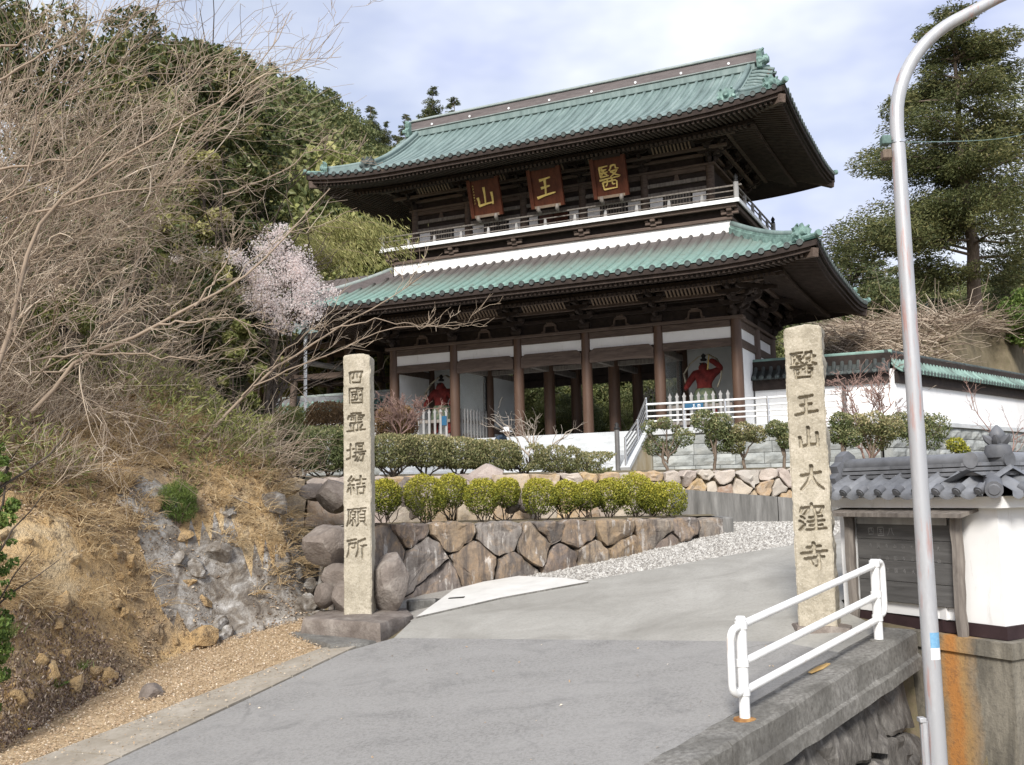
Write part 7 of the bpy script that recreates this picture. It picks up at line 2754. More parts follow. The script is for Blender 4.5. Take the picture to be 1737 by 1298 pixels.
# ------------------------------------------------------------------ tree prototypes (leaf clouds)
def crown_points(r, n, clumps, rad, squash=.75):
    """leaf positions gathered in clumps: clumps (m,4) = centre + radius"""
    m_ = len(clumps)
    w = clumps[:, 3] ** 2
    i = r.choice(m_, n, p=w / w.sum())
    d = unit(r.normal(size=(n, 3)))
    rr_ = clumps[i, 3] * r.uniform(.35, 1.0, n) ** .5
    P = clumps[i, :3] + d * rr_[:, None] * np.array([1, 1, squash])
    return P, i
def broadleaf(name, label, base, h, rad, nleaf, size, mat, seed, group=None, nclump=60, low=.25, bark='bark', shape=1.0, cat='tree', trunk_r=None, aspect=.55, crown_name='crown'):
    r = np.random.default_rng(seed)
    e = empty(name, base, 0, label, cat, group)
    tr = trunk_r or max(.08, h * .022)
    A = Acc()
    pts, V, F = stems(np.zeros((1, 3)), np.array([[r.uniform(-.1, .1), r.uniform(-.1, .1), 1]]), h * .75, tr, tr * .4, 8, 8, None, .25, r)
    A.add(V, F)
    P, D, Ls = branch_out(pts, 9, .45, .8, r, .3, 1.0, .3)
    _, V, F = stems(P, D, Ls, tr * .4, tr * .1, 5, 5, None, .3, r)
    A.add(V, F)
    A.obj('trunk', bark, e)
    d = unit(r.normal(size=(nclump, 3)))
    q = r.uniform(.35, 1, nclump) ** .4
    zc = h * (low + (1 - low) * .5)
    C = d * q[:, None] * np.array([rad, rad, h * (1 - low) * .47]) * .86 + np.array([0, 0, zc])
    taper = 1 - shape * .35 * np.clip((C[:, 2] - zc) / (h * .5), 0, 1)
    C[:, :2] *= taper[:, None]
    cl = np.c_[C, rad * r.uniform(.17, .34, nclump)]
    P, i = crown_points(r, nleaf, cl, rad)
    ctone = r.uniform(-.25, .25, nclump)
    rn = np.clip(r.uniform(0, 1, nleaf) * .75 + .12 + ctone[i], 0, 1)
    V, F, rv = leaf_arrays(P, size, aspect, None, rnd=rn, r=r)
    mobj(crown_name, fastmesh(crown_name, V, F, mat, False, rv), e)
    return e
def conifer(name, label, base, h, rad, nleaf, size, mat, seed, group=None, bare=.25, layers=26, trunk_r=None, dens=1.0, cat='tree', topw=.12, jitter=.25, pad=1.0):
    r = np.random.default_rng(seed)
    e = empty(name, base, 0, label, cat, group)
    tr = trunk_r or h * .018
    A = Acc()
    pts, V, F = stems(np.zeros((1, 3)), np.array([[0, 0, 1.0]]), h * .97, tr, tr * .12, 10, 10, None, .04, r)
    A.add(V, F)
    B0, D0, L0_ = [], [], []
    nb_ = layers * 6
    zz = bare + (1 - bare) * np.sort(r.uniform(0, 1, nb_) ** .9) * .98
    a = r.uniform(0, 6.283, nb_)
    Rl = rad * (topw + (1 - topw) * (1 - (zz - bare) / (1 - bare)) ** .75) * r.uniform(1 - jitter, 1 + jitter * .6, nb_)
    Rl *= np.clip((zz - bare) / .12 + .45, 0, 1)
    P0 = np.stack([0 * zz, 0 * zz, zz * h], -1)
    Dn = np.stack([np.cos(a), np.sin(a), r.uniform(-.1, .25, nb_)], -1)
    bp, V, F = stems(P0, Dn, Rl, tr * .22, tr * .04, 5, 4, np.tile(np.array([[0, 0, -.1]]), (nb_, 1)), .15, r)
    A.add(V, F)
    A.obj('trunk', 'bark', e)
    # foliage pads along every branch
    m_ = 5
    tpos = r.uniform(.3, 1.0, (nb_, m_)) * 4
    i = np.minimum(tpos.astype(int), 3)
    f = (tpos - i)[..., None]
    C = np.take_along_axis(bp, i[..., None].repeat(3, -1), 1) * (1 - f) + np.take_along_axis(bp, (i + 1)[..., None].repeat(3, -1), 1) * f
    C = C.reshape(-1, 3)
    cr_ = np.repeat(Rl, m_) * r.uniform(.14, .30, nb_ * m_) * pad + rad * .05
    cl = np.c_[C, cr_]
    P, i = crown_points(r, nleaf, cl, rad, .62)
    ct = r.uniform(-.3, .3, len(cl))
    rn = np.clip(r.uniform(0, 1, nleaf) * .7 + .15 + ct[i], 0, 1)
    ax = np.stack([P[:, 0], P[:, 1], -.2 * np.hypot(P[:, 0], P[:, 1])], -1)
    V, F, rv = leaf_arrays(P, size, .30, None, 1.0, .0, rn, r, unit(ax))
    mobj('crown', fastmesh('crown', V, F, mat, False, rv), e)
    return e
def plant_copy(proto, base, s, rot, sz=None):
    c = copy_tree(proto)
    c.location = base
    c.scale = (s, s, sz or s)
    c.rotation_euler = (0, 0, rot)
    return c

# ------------------------------------------------------------------ big cedar and the trees right of the gate
cb = at(1662, 618, 56)
cb.z -= .3
conifer('cedar_tree', 'tall dense cedar with a bare lower trunk behind the right-hand wall', cb, 21.2, 6.2, 140000, .22, 'leaf_cedar', 5, bare=.25, layers=20, trunk_r=.46, topw=.18, jitter=.42)
pc = conifer('conifer_tree', 'dark background conifer behind the brushy slope right of the gate', (0, 0, 0), 12, 4.2, 15000, .27, 'leaf_conifer', 6, 'background conifers right of the gate', bare=.12, layers=18, jitter=.4)
spots = [(1442, 405, 78, .0), (1400, 505, 72, 1), (1495, 470, 80, 2), (1540, 495, 84, 3), (1588, 505, 70, 4), (1700, 470, 66, 5), (1745, 500, 62, 1.4), (1640, 500, 76, 2.2), (1360, 545, 74, .6), (1470, 525, 68, 2.9), (1620, 540, 64, .3), (1420, 470, 90, .9), (1480, 440, 92, 1.9), (1520, 450, 95, 2.6), (1560, 440, 92, .2), (1720, 440, 85, 1.1), (1450, 500, 70, 2), (1690, 500, 72, 3), (1340, 530, 85, 1)]
for i, (px, py, Y, ro) in enumerate(spots):
    top = at(px, py, Y)
    zb = hz_(top.x, top.y) - .5
    sz_ = max(.3, (top.z - zb) / 12)
    s = max(.75, sz_)
    if i == 0:
        pc.location = (top.x, top.y, zb); pc.scale = (s, s, sz_)
    else:
        plant_copy(pc, (top.x, top.y, zb), s * 1.0, ro, sz_)
pine = broadleaf('broadleaf_tree', 'small bright green tree at the right edge beside the cedar trunk', at(1738, 600, 50), 3.4, 1.6, 7000, .16, 'leaf_pine', 9, None, 40, .05)
pr2 = broadleaf('pine_tree', 'spreading dark pine above the plaster wall right of the gate', at(1478, 610, 52) - Vector((0, 0, .6)), 4.6, 2.6, 9000, .18, 'leaf_conifer', 10, None, 34, .25)

# ------------------------------------------------------------------ wooded hill left and behind the gate
hA = broadleaf('hill_tree', 'dark evergreen tree on the wooded hill behind the gate', (0, 0, 0), 11, 4.6, 19000, .25, 'leaf_forest', 21, 'evergreen trees on the wooded hill', 70, .12)
hB = conifer('hill_conifer', 'pointed conifer on the wooded hill behind the gate', (0, 0, 0), 13, 2.7, 14000, .27, 'leaf_conifer', 22, 'conifers on the wooded hill', bare=.15, layers=18, jitter=.4)
hC = broadleaf('hill_tree', 'pale yellow-green tree on the wooded hill behind the gate', (0, 0, 0), 8, 3.6, 15000, .22, 'leaf_forest_light', 23, 'pale trees on the wooded hill', 60, .1)
first = {id(hA): True, id(hB): True, id(hC): True}
def on_hill(proto, px, py, Y, h0, ro, s=None):
    """tree whose top shows at the pixel, standing on the terrain"""
    top = at(px, py, Y)
    zb = hz_(top.x, top.y) - .6
    sc = s or min(2.0, max(.55, (top.z - zb) / h0))
    zb = max(zb, top.z - h0 * sc)
    if first.get(id(proto)):
        first[id(proto)] = False
        proto.location = (top.x, top.y, zb); proto.scale = (sc, sc, sc); proto.rotation_euler = (0, 0, ro)
        return proto
    return plant_copy(proto, (top.x, top.y, zb), sc, ro)
rh = random.Random(4)
for px, py, Y in ((440, 105, 78), (480, 128, 92), (528, 142, 96), (560, 165, 94), (590, 195, 90), (500, 190, 80), (455, 170, 70), (540, 205, 76), (575, 225, 72), (610, 235, 82), (400, 95, 74), (360, 70, 72), (640, 240, 80), (670, 235, 90), (480, 240, 66), (520, 262, 62),
                  (600, 270, 66), (650, 280, 70), (560, 290, 60), (620, 310, 60), (300, 60, 70), (700, 260, 84), (440, 220, 60), (400, 180, 60), (350, 150, 58), (680, 320, 64), (590, 340, 58), (650, 360, 58)):
    on_hill(hA, px, py, Y, 11, rh.uniform(0, 6))
for px, py, Y in ((628, 178, 96), (655, 205, 98), (688, 192, 104), (735, 146, 108), (770, 164, 112), (610, 212, 90), (715, 215, 100), (590, 185, 98), (800, 200, 110), (672, 228, 92), (462, 105, 92), (508, 128, 99), (556, 146, 101)):
    on_hill(hB, px, py, Y, 13, rh.uniform(0, 6))
for px, py, Y in ((530, 228, 60), (562, 245, 62), (500, 250, 60), (545, 275, 59), (590, 262, 60), (520, 305, 58), (640, 340, 58), (490, 320, 58), (470, 280, 60), (660, 395, 58), (600, 330, 59), (570, 370, 58)):
    on_hill(hC, px, py, Y, 8, rh.uniform(0, 6))
for k, (px, py, Y) in enumerate(((1470, 500, 80), (1520, 470, 88), (1570, 455, 84), (1615, 470, 80), (1660, 450, 90), (1705, 460, 78), (1745, 440, 82), (1590, 520, 70), (1640, 525, 72), (1420, 520, 84))):
    c = on_hill(hA, px, py, Y, 11, k * 1.1)
    c.name = 'background_tree'
    tag(c, 'broad dark evergreen in the wood behind the cedar trunk', 'tree', 'evergreens behind the cedar')
# garden seen through the gate
for k, (u, v_, s, pr) in enumerate(((-12.5, 15, .36, hA), (-10.2, 17, .34, hC), (-8.6, 13.5, .22, hC), (-7.0, 18, .42, hA), (-5.0, 14.5, .22, hC), (-3.4, 17, .40, hA), (-1.5, 20, .5, hA), (-6.0, 24, .7, hC), (-10.5, 25, .8, hA), (-2.5, 27, .8, hC), (-14.5, 20, .6, hC), (-8.0, 30, .8, hC), (-13, 24, .7, hA), (-11.5, 19, .45, hC), (-9.5, 21, .55, hA), (-5.5, 20, .5, hA), (-4.2, 22, .55, hC), (-.5, 24, .7, hC), (1.5, 22, .6, hA), (-7.2, 25, .7, hA), (-3, 32, .95, hA), (0, 30, .9, hA), (-12, 31, .95, hC), (-5.2, 27, .8, hA), (-16.5, 22, .75, hA), (-15, 17, .5, hC), (-18, 27, .9, hA), (-13.5, 28, .85, hA))):
    p = G(u, v_, 2.0)
    c = plant_copy(pr, p, s, k * 1.3)
    c.name = 'garden_shrub'
    tag(c, 'dark evergreen shrub in the garden seen through the gate' if pr is hA else 'pale green shrub in the garden seen through the gate', 'shrub', 'garden shrubs beyond the gate')
for k, (u, v_) in enumerate(((-8.8, 16.5), (-5.6, 17.5), (-4.0, 15.8), (-7.2, 20.5), (-2.2, 18.8))):
    bare_tree(G(u, v_, 2.0), [(-.3, .1, 1), (.35, -.1, 1), (.05, .2, 1)], 2.6, .06, 'pale leafless tree in the garden seen through the gate', 'leafless garden trees beyond the gate', ((6, .6, .6), (5, .55, .7), (4, .5, .8)), 'bark_pale', seed=60 + k, rmin=.011)

# ------------------------------------------------------------------ brush on the slope right of the gate
r = np.random.default_rng(8)
n = 11000
uu, vv = r.uniform(.8, 48, n * 6), r.uniform(4.5, 42, n * 6)
P = np.array(GO)[None] + np.outer(uu, np.array(G1)) + np.outer(vv, np.array(G2))
P[:, 2] = H(P[:, 0], P[:, 1]) + r.uniform(0, .25, n * 6)
qx_, qy_ = project(P)
P = P[(qx_ > 1290) & (qx_ < 1790) & (qy_ > 530) & (qy_ < 665)][:n]
tq, sq = r.uniform(0, 45, 9000), r.uniform(-15, -1.2, 9000)
Q = np.array(WB)[None] + np.outer(tq, np.array(WD)) + np.outer(sq, np.array([WD.y, -WD.x, 0]))
Q[:, 2] = H(Q[:, 0], Q[:, 1]) + r.uniform(0, .3, 9000)
P = np.vstack([P, Q])
n = len(P)
D = np.stack([r.normal(size=n), r.normal(size=n) * .6, r.uniform(-.15, .28, n)], -1)
A = Acc()
_, V, F = stems(P, D, r.uniform(.8, 2.6, n), .022, .010, 4, 3, None, .3, r)
A.add(V, F, np.repeat(r.uniform(0, 1, n), 12))
o = A.obj('dry_brush', 'dry_twig')
tag(o, 'tangle of pale cut brush and sticks covering the slope right of the gate', 'brush', kind='stuff')
for k, (px, py0, py1, Y) in enumerate(((1578, 600, 515, 58), (1600, 600, 550, 57))):
    b0 = at(px, py0, Y)
    h = at(px, py1, Y).z - b0.z
    e = empty('stake', b0, 0, ('green painted stake with a guy wire on the brushy slope', 'short white stake beside the green one on the brushy slope')[k], 'stake')
    mb = MB(); mb.tube([(0, 0, -.3), (0, 0, h)], .07, 8)
    mb.build('post', 'copper_orn' if k == 0 else 'wood_pale', e, 'auto')
    if k == 0:
        mb = MB(); mb.tube([(0, 0, h * .95), (4.2, 0, -.1)], .02, 5); mb.build('guy_wire', 'wood_pale', e)

# ------------------------------------------------------------------ hedge row on the upper terrace
def hedge_plant(px, py_top, py_bot, py_base, wpx, Y, n, mat, label, seed, group, cat='hedge plant', flat=.8, sparse=0.0, size=.05, stemn=6, name='hedge_shrub', bark='bark_dark'):
    r = np.random.default_rng(seed)
    c0 = at(px, (py_top + py_bot) / 2, Y)
    zt, zb_ = at(px, py_top, Y).z, at(px, py_bot, Y).z
    w = wpx / F_PX * Y / 2 * 1.18
    g0 = hz_(c0.x, c0.y)
    base = Vector((c0.x, c0.y, min(g0, zb_ - .1)))
    e = empty(name, base, 0, label, cat, group)
    hh = zt - zb_
    # clipped cushion: positions concentrated on the outer skin
    P = r.uniform(-1, 1, (n * 2, 3))
    rad = (np.abs(P[:, 0]) ** 3 + np.abs(P[:, 1]) ** 3 + np.abs(P[:, 2]) ** 4)
    keep = (rad < 1) & ((rad > .35) | (r.uniform(0, 1, n * 2) < .25))
    P = P[keep][:n]
    lump = 1 + .16 * (fbm(P[:, 0] * 2.2 + seed, P[:, 2] * 2.2 + P[:, 1] * 1.7, seed, 3)) * 2
    P = P * lump[:, None]
    P = P * np.array([w, w * .9, hh / 2]) + np.array([0, 0, (zt + zb_) / 2 - base.z])
    if sparse:
        keep = fbm(P[:, 0] * 5 + seed, P[:, 2] * 5, 3, 3) > (-.25 + sparse * .35)
        P = P[keep]
    hrel = np.clip((P[:, 2] - (zb_ - base.z)) / hh, 0, 1)
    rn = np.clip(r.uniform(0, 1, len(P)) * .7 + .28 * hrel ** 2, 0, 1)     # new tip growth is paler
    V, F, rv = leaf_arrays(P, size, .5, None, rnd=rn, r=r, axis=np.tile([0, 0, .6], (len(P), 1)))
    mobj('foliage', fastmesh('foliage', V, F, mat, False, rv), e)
    A = Acc()
    dirs = np.stack([r.normal(size=stemn) * .45 * w / .4, r.normal(size=stemn) * .4, np.full(stemn, 1.0)], -1)
    L_ = (zt - base.z) * .7
    pts, V, F = stems(np.repeat(np.array([[0, 0, -.03]]), stemn, 0), dirs, L_, .022, .010, 6, 5, None, .35, r)
    A.add(V, F)
    P_, D_, Ls = branch_out(pts, 6, .5, .6, r, .35, .95, .3)
    p2, V, F = stems(P_, D_, Ls, .009, .004, 4, 3, None, .3, r)
    A.add(V, F)
    P_, D_, Ls = branch_out(p2, 4, .5, .7, r, .2, 1, .2)
    _, V, F = stems(P_, D_, Ls, .005, .0025, 3, 3, None, .3, r)
    A.add(V, F)
    A.obj('stems', bark, e)
    return e
GH = 'clipped hedge shrubs on the terrace'
for k, (px, pt, pb, w, Y) in enumerate(((455, 728, 790, 80, 21.5), (505, 722, 795, 80, 20.8), (555, 724, 800, 85, 20.4), (600, 728, 795, 60, 20.3))):
    hedge_plant(px, pt, pb, 800, w, Y, 7500, 'leaf_hedge_green', ORD[k] + ' dense green clipped hedge shrub from the dry bank towards the left pillar', 100 + k, GH)
for k, (px, pt, pb, w, Y) in enumerate(((665, 735, 792, 80, 20.3), (722, 738, 792, 80, 20.5), (780, 742, 795, 82, 20.7), (838, 745, 798, 80, 20.9))):
    hedge_plant(px, pt, pb, 805, w, Y, 6500, 'leaf_hedge', ORD[k] + ' olive clipped hedge shrub right of the left pillar before the steps', 110 + k, GH)
for k, (px, pt, pb, w, Y) in enumerate(((893, 752, 800, 72, 21.0), (945, 756, 800, 76, 21.2), (1000, 766, 806, 84, 21.4))):
    hedge_plant(px, pt, pb, 812, w, Y, 4200, 'leaf_hedge', ORD[k] + ' thin half-bare hedge shrub after the olive ones near the steps', 120 + k, 'thin hedge shrubs by the steps', sparse=.7)
for k, (px, pt, pb, w, Y, mt, lab) in enumerate(((470, 690, 735, 90, 30, 'leaf_forest_light', 'grey-green shrub behind the hedge below the little tiled roof'), (560, 682, 735, 70, 28, 'leaf_russet', 'russet shrub behind the hedge beside the lamp post'), (672, 690, 742, 60, 27, 'leaf_russet', 'russet shrub behind the hedge right of the pillar'))):
    hedge_plant(px, pt, pb, 760, w, Y, 5000, mt, lab, 130 + k, None, 'shrub', name='shrub', size=.07)
# round clipped azaleas on the lower terrace
az = [(652, 842, 27, 17.0), (722, 842, 33, 17.3), (766, 833, 26, 17.9), (818, 842, 28, 17.6), (858, 836, 23, 18.1), (915, 842, 28, 17.9), (960, 842, 25, 18.2), (996, 842, 22, 18.4), (1034, 840, 26, 18.7), (1076, 838, 32, 18.7), (1105, 845, 24, 18.6), (1132, 850, 30, 18.6)]
labs = ['round clipped yellow-green bush partly hidden behind the left pillar', 'largest round clipped yellow-green bush near the left pillar', 'round yellow-green bush set back behind the largest one', 'round yellow-green bush above the tall ochre boulder', 'small dark-shadowed round bush beside the bare hedge stems']
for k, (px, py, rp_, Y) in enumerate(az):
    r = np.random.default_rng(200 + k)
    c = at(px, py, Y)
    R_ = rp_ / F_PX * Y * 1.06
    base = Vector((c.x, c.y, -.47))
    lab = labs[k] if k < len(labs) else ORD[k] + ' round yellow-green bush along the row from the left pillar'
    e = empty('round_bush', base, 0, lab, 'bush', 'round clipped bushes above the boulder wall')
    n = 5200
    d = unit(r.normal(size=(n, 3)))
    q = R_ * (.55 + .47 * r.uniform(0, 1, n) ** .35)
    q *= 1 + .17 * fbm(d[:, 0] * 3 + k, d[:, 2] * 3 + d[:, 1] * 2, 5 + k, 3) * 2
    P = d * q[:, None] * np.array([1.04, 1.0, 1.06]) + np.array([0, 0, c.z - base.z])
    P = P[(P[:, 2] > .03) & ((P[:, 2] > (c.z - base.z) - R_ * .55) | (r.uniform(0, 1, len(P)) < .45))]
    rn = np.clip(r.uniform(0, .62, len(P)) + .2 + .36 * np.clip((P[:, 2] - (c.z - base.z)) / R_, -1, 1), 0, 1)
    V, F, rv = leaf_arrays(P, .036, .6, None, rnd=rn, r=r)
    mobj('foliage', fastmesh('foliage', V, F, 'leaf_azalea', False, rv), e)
    A = Acc()
    ns = 9
    pts, V, F = stems(np.stack([r.normal(size=ns) * .05, r.normal(size=ns) * .05, np.full(ns, -.02)], -1), np.stack([r.normal(size=ns) * .5, r.normal(size=ns) * .5, np.ones(ns)], -1), c.z - base.z + R_ * .3, .011, .005, 4, 4, None, .3, r)
    A.add(V, F)
    A.obj('stems', 'bark_dark', e)

# small clipped trees in front of the podium wall
def pad_tree(px, py_base, py_top, wpx, Y, pads, n, mat, label, seed, name='small_tree'):
    r = np.random.default_rng(seed)
    b0 = at(px, py_base, Y)
    b0.z = hz_(b0.x, b0.y)
    h = at(px, py_top, Y).z - b0.z
    w = wpx / F_PX * Y / 2
    e = empty(name, b0, 0, label, 'tree', 'small clipped trees in front of the podium')
    A = Acc()
    nd = len(pads)
    C = np.array([(a * w, r.uniform(-.5, .5) * w, z * h) for a, z, _ in pads])
    P0 = np.stack([np.zeros(nd), np.zeros(nd), np.clip(C[:, 2] * .35, 0, h * .4)], -1)
    _, V, F = stems(np.zeros((1, 3)) - [0, 0, .05], np.array([[.02, 0, 1.0]]), h * .55, .045, .03, 6, 8, None, .2, r); A.add(V, F)
    pts, V, F = stems(P0, C - P0, np.linalg.norm(C - P0, axis=1), .024, .010, 6, 6, None, .2, r); A.add(V, F)
    P_, D_, Ls = branch_out(pts, 5, .4, .7, r, .5, 1, .25)
    _, V, F = stems(P_, D_, Ls, .008, .003, 4, 3, None, .2, r); A.add(V, F)
    A.obj('trunk', 'bark', e)
    cl = np.c_[C, np.array([p[2] for p in pads]) * w]
    cl[:, 3] *= 1.35
    P, i = crown_points(r, n, cl, w, .85)
    rn = np.clip(r.uniform(0, .75, n) + .25 * (P[:, 2] > C[i, 2]), 0, 1)
    V, F, rv = leaf_arrays(P, .065, .5, None, rnd=rn, r=r)
    mobj('foliage', fastmesh('foliage', V, F, mat, False, rv), e)
pad_tree(1133, 800, 708, 74, 25, [(-.8, .82, .32), (-.1, .88, .28), (.75, .62, .4), (-.55, .50, .42), (.1, .45, .35), (.5, .78, .2)], 2600, 'leaf_hedge_green', 'thin small tree with scattered leaf pads beside the step railing', 301)
pad_tree(1212, 800, 702, 66, 25, [(-.4, .88, .55), (.5, .86, .45), (.45, .55, .6), (.2, .72, .5)], 4500, 'leaf_hedge_green', 'dense dark small tree in front of the podium under the blue sign', 302)
pad_tree(1264, 800, 722, 70, 25.5, [(-.7, .80, .42), (.0, .86, .45), (.7, .80, .42), (-.5, .55, .4)], 3600, 'leaf_hedge', 'reddish-topped small tree with forked trunk in front of the podium', 303)
pad_tree(1330, 800, 716, 50, 25.5, [(-.4, .86, .55), (.4, .80, .6), (.2, .60, .5)], 3000, 'leaf_hedge_green', 'small dark tree half hidden behind the six-character pillar', 304)
pad_tree(1432, 795, 700, 50, 24, [(0, .85, .6), (-.2, .62, .6), (.5, .55, .6)], 3000, 'leaf_hedge_green', 'small dark tree just right of the six-character pillar', 305)
pad_tree(1478, 792, 708, 84, 24.5, [(-.6, .86, .4), (.1, .88, .45), (.7, .78, .45), (.4, .6, .5)], 4200, 'leaf_hedge', 'pale green small tree with thick forked trunk below the white wall', 306)
pad_tree(1560, 790, 706, 96, 25, [(-.6, .82, .45), (0, .88, .45), (.7, .80, .42), (.5, .62, .5), (-.2, .65, .4)], 4500, 'leaf_hedge_green', 'small dark tree behind the lamp pole below the white wall', 307)
pad_tree(1625, 785, 745, 40, 21, [(0, .8, .6), (.5, .6, .5)], 900, 'leaf_azalea', 'tiny yellow-leaved sapling beside the roof finial of the hut', 308)

# leafless small trees
bare_tree(hit(1478, 790, 22, 26), [(-.42, 0, 1), (.4, .1, 1), (.02, -.1, 1), (-.15, .1, 1)], 1.75, .034, 'reddish leafless maple in front of the white wall', None, ((6, .6, .5), (6, .55, .55), (5, .5, .6)), 'twig_red', seed=71, rmin=.0055)
bare_tree(at(906, 790, 24) , [(-.8, 0, .9), (.75, 0, .8), (.05, 0, 1), (-.3, .1, 1)], 1.45, .028, 'pale leafless sapling in front of the gate passage', None, ((5, .5, .6), (4, .5, .7)), 'bark_pale', seed=72, rmin=.004)
bare_tree(at(676, 742, 26), [(-.4, 0, 1), (.35, .1, 1), (.0, -.1, 1), (.6, 0, .8)], 1.05, .022, 'reddish leafless maple right of the left pillar', None, ((7, .55, .6), (6, .5, .7), (5, .5, .7)), 'twig_red', seed=73, rmin=.0045)
bare_tree(at(1712, 792, 26), [(-.5, 0, 1), (.4, .1, 1)], 1.6, .022, 'thin leafless shrub before the long white wall above the hut roof', None, ((6, .55, .6), (4, .5, .6)), 'twig_red', seed=74, rmin=.0035)
# ------------------------------------------------------------------ trees on the bank
def bank_tree(px, py_top, Y, rad, n, mat, label, seed, size=.11, low=.12, group=None, nclump=70, name='evergreen_tree'):
    top = at(px, py_top, Y)
    zb = hz_(top.x, top.y) - .2
    return broadleaf(name, label, Vector((top.x, top.y, zb)), max(2.0, top.z - zb), rad, n, size, mat, seed, group, nclump, low, 'bark_dark', .6, trunk_r=.035 + rad * .02)
GE = 'evergreen trees crowding the bank'
bank_tree(385, 0, 23.0, 1.75, 26000, 'leaf_evergreen', 'glossy dark evergreen at the edge of the thicket beside the sky', 401, .125, .1, GE)
bank_tree(430, 170, 23.0, 1.0, 12000, 'leaf_evergreen', 'smaller dark evergreen below the taller one above the blossom', 402, .115, .05, GE)
bank_tree(270, -90, 25.0, 2.5, 26000, 'leaf_evergreen', 'tall evergreen behind the leafless branches of the thicket', 403, .15, .05, GE)
bank_tree(130, -60, 26.0, 2.7, 24000, 'leaf_evergreen', 'tall evergreen behind the leafless branches of the thicket', 404, .15, .05, GE)
bank_tree(-10, -80, 25.0, 2.7, 20000, 'leaf_evergreen', 'tall evergreen behind the leafless branches of the thicket', 405, .15, .05, GE)
bank_tree(330, 120, 21.0, 1.0, 9000, 'leaf_bamboo', 'yellowish bamboo clump among the evergreens on the bank', 406, .15, .1, None, 40, 'bamboo')
bank_tree(330, 330, 20.5, 1.1, 10000, 'leaf_evergreen', 'low evergreen shrub inside the thicket', 407, .11, .05, GE, name='evergreen_shrub')
bank_tree(200, 300, 20.5, 1.3, 10000, 'leaf_evergreen', 'low evergreen shrub inside the thicket', 408, .11, .05, GE, name='evergreen_shrub')
bank_tree(60, 300, 20, 1.4, 10000, 'leaf_evergreen', 'low evergreen shrub inside the thicket', 409, .11, .05, GE, name='evergreen_shrub')
bank_tree(120, 475, 16.0, .62, 6500, 'leaf_forest_light', 'feathery yellow-green shrub among dry brush on the bank', 410, .075, .05, None, 40, 'leafy_shrub')
bank_tree(410, 500, 19.0, .55, 4500, 'leaf_forest_light', 'pale green bamboo grass below the pink blossom', 411, .12, .05, None, 30, 'leafy_shrub')
for k, (px, py, Y, rd, n, lab) in enumerate(((-2, 650, 10.5, .26, 3800, 'leafy green shrub at the edge of the bank below the big bare branch'), (-12, 820, 10.2, .20, 2600, 'small leafy green shrub low on the bank beside the dry grass'))):
    bank_tree(px, py, Y, rd, n, 'leaf_pine', lab, 415 + k, .05, .05, None, 70, 'leafy_shrub')
# pine sapling on the earth
p = hit(300, 892)
r = np.random.default_rng(31)
e = empty('pine_sapling', p, 0, 'bright green pine sapling growing out of the bare earth bank', 'sapling')
A = Acc()
pts, V, F = stems(np.zeros((16, 3)) - [0, 0, .05], np.stack([r.normal(size=16) * .42, r.normal(size=16) * .4, np.ones(16)], -1), r.uniform(.3, .72, 16), .010, .003, 6, 4, None, .2, r)
A.add(V, F); A.obj('stems', 'bark', e)
d_ = unit(r.normal(size=(6500, 3)))
C = d_ * (r.uniform(.2, 1, (6500, 1)) ** .5) * [.30, .27, .30] * (1 + .5 * fbm(d_[:, :1] * 3, d_[:, 2:] * 3, 6, 3)) + [0, 0, .34]
V, F, rv = leaf_arrays(C, .075, .07, None, 1, 0, np.clip(r.uniform(0, .7, 6500) + .3 * (C[:, 2] > .4), 0, 1), r, np.c_[C[:, :2] * 1.2, np.full(6500, .55)])
mobj('needles', fastmesh('needles', V, F, 'leaf_pine', False, rv), e)

# cherry in blossom
CY = 20.5
cz = at(478, 470, CY)
e = empty('cherry_tree', Vector((cz.x - .3, cz.y, hz_(cz.x, cz.y))), 0, 'pale pink cherry tree in blossom between the bank and the gate', 'tree')
r = np.random.default_rng(52)
b0 = np.array(e.location)
A = Acc()
nd = 5
pts, V, F = stems(np.repeat(b0[None], nd, 0), np.stack([r.uniform(-.5, .6, nd), r.normal(size=nd) * .3, np.ones(nd)], -1), (cz.z - b0[2]) + .5, .05, .015, 7, 6, None, .2, r)
A.add(V, F)
P_, D_, Ls = branch_out(pts, 12, .38, .8, r, .35, 1, .15)
p2, V, F = stems(P_, D_, Ls, .018, .006, 5, 4, np.tile([[0, 0, -.12]], (len(P_), 1)), .3, r); A.add(V, F)
P_, D_, Ls = branch_out(p2, 7, .45, .7, r, .2, 1, .1)
p3, V, F = stems(P_, D_, Ls, .006, .003, 4, 3, None, .3, r); A.add(V, F)
A.obj('trunk', 'bark_dark', e, b0)
C = []
for (px, py, rp) in ((480, 470, 50), (455, 430, 36), (440, 480, 34), (500, 505, 40), (525, 480, 32), (470, 400, 24), (495, 440, 36), (450, 520, 32), (520, 530, 26), (420, 460, 22), (540, 520, 22), (480, 545, 22), (400, 440, 20), (350, 430, 18), (300, 440, 14), (555, 490, 18), (430, 500, 30), (510, 460, 30), (465, 555, 20)):
    c = np.array(at(px, py, CY + r.uniform(-.5, .5)))
    q = rp / F_PX * CY
    for _ in range(16):
        C.append(np.r_[c + unit(r.normal(size=(1, 3)))[0] * q * r.uniform(.2, .9), q * r.uniform(.3, .75)])
P_, i = crown_points(r, 15000, np.array(C), 1, .8)
V, F, rv = leaf_arrays(P_ - b0, .040, .8, None, r=r)
mobj('blossom', fastmesh('blossom', V, F, 'blossom', False, rv), e)

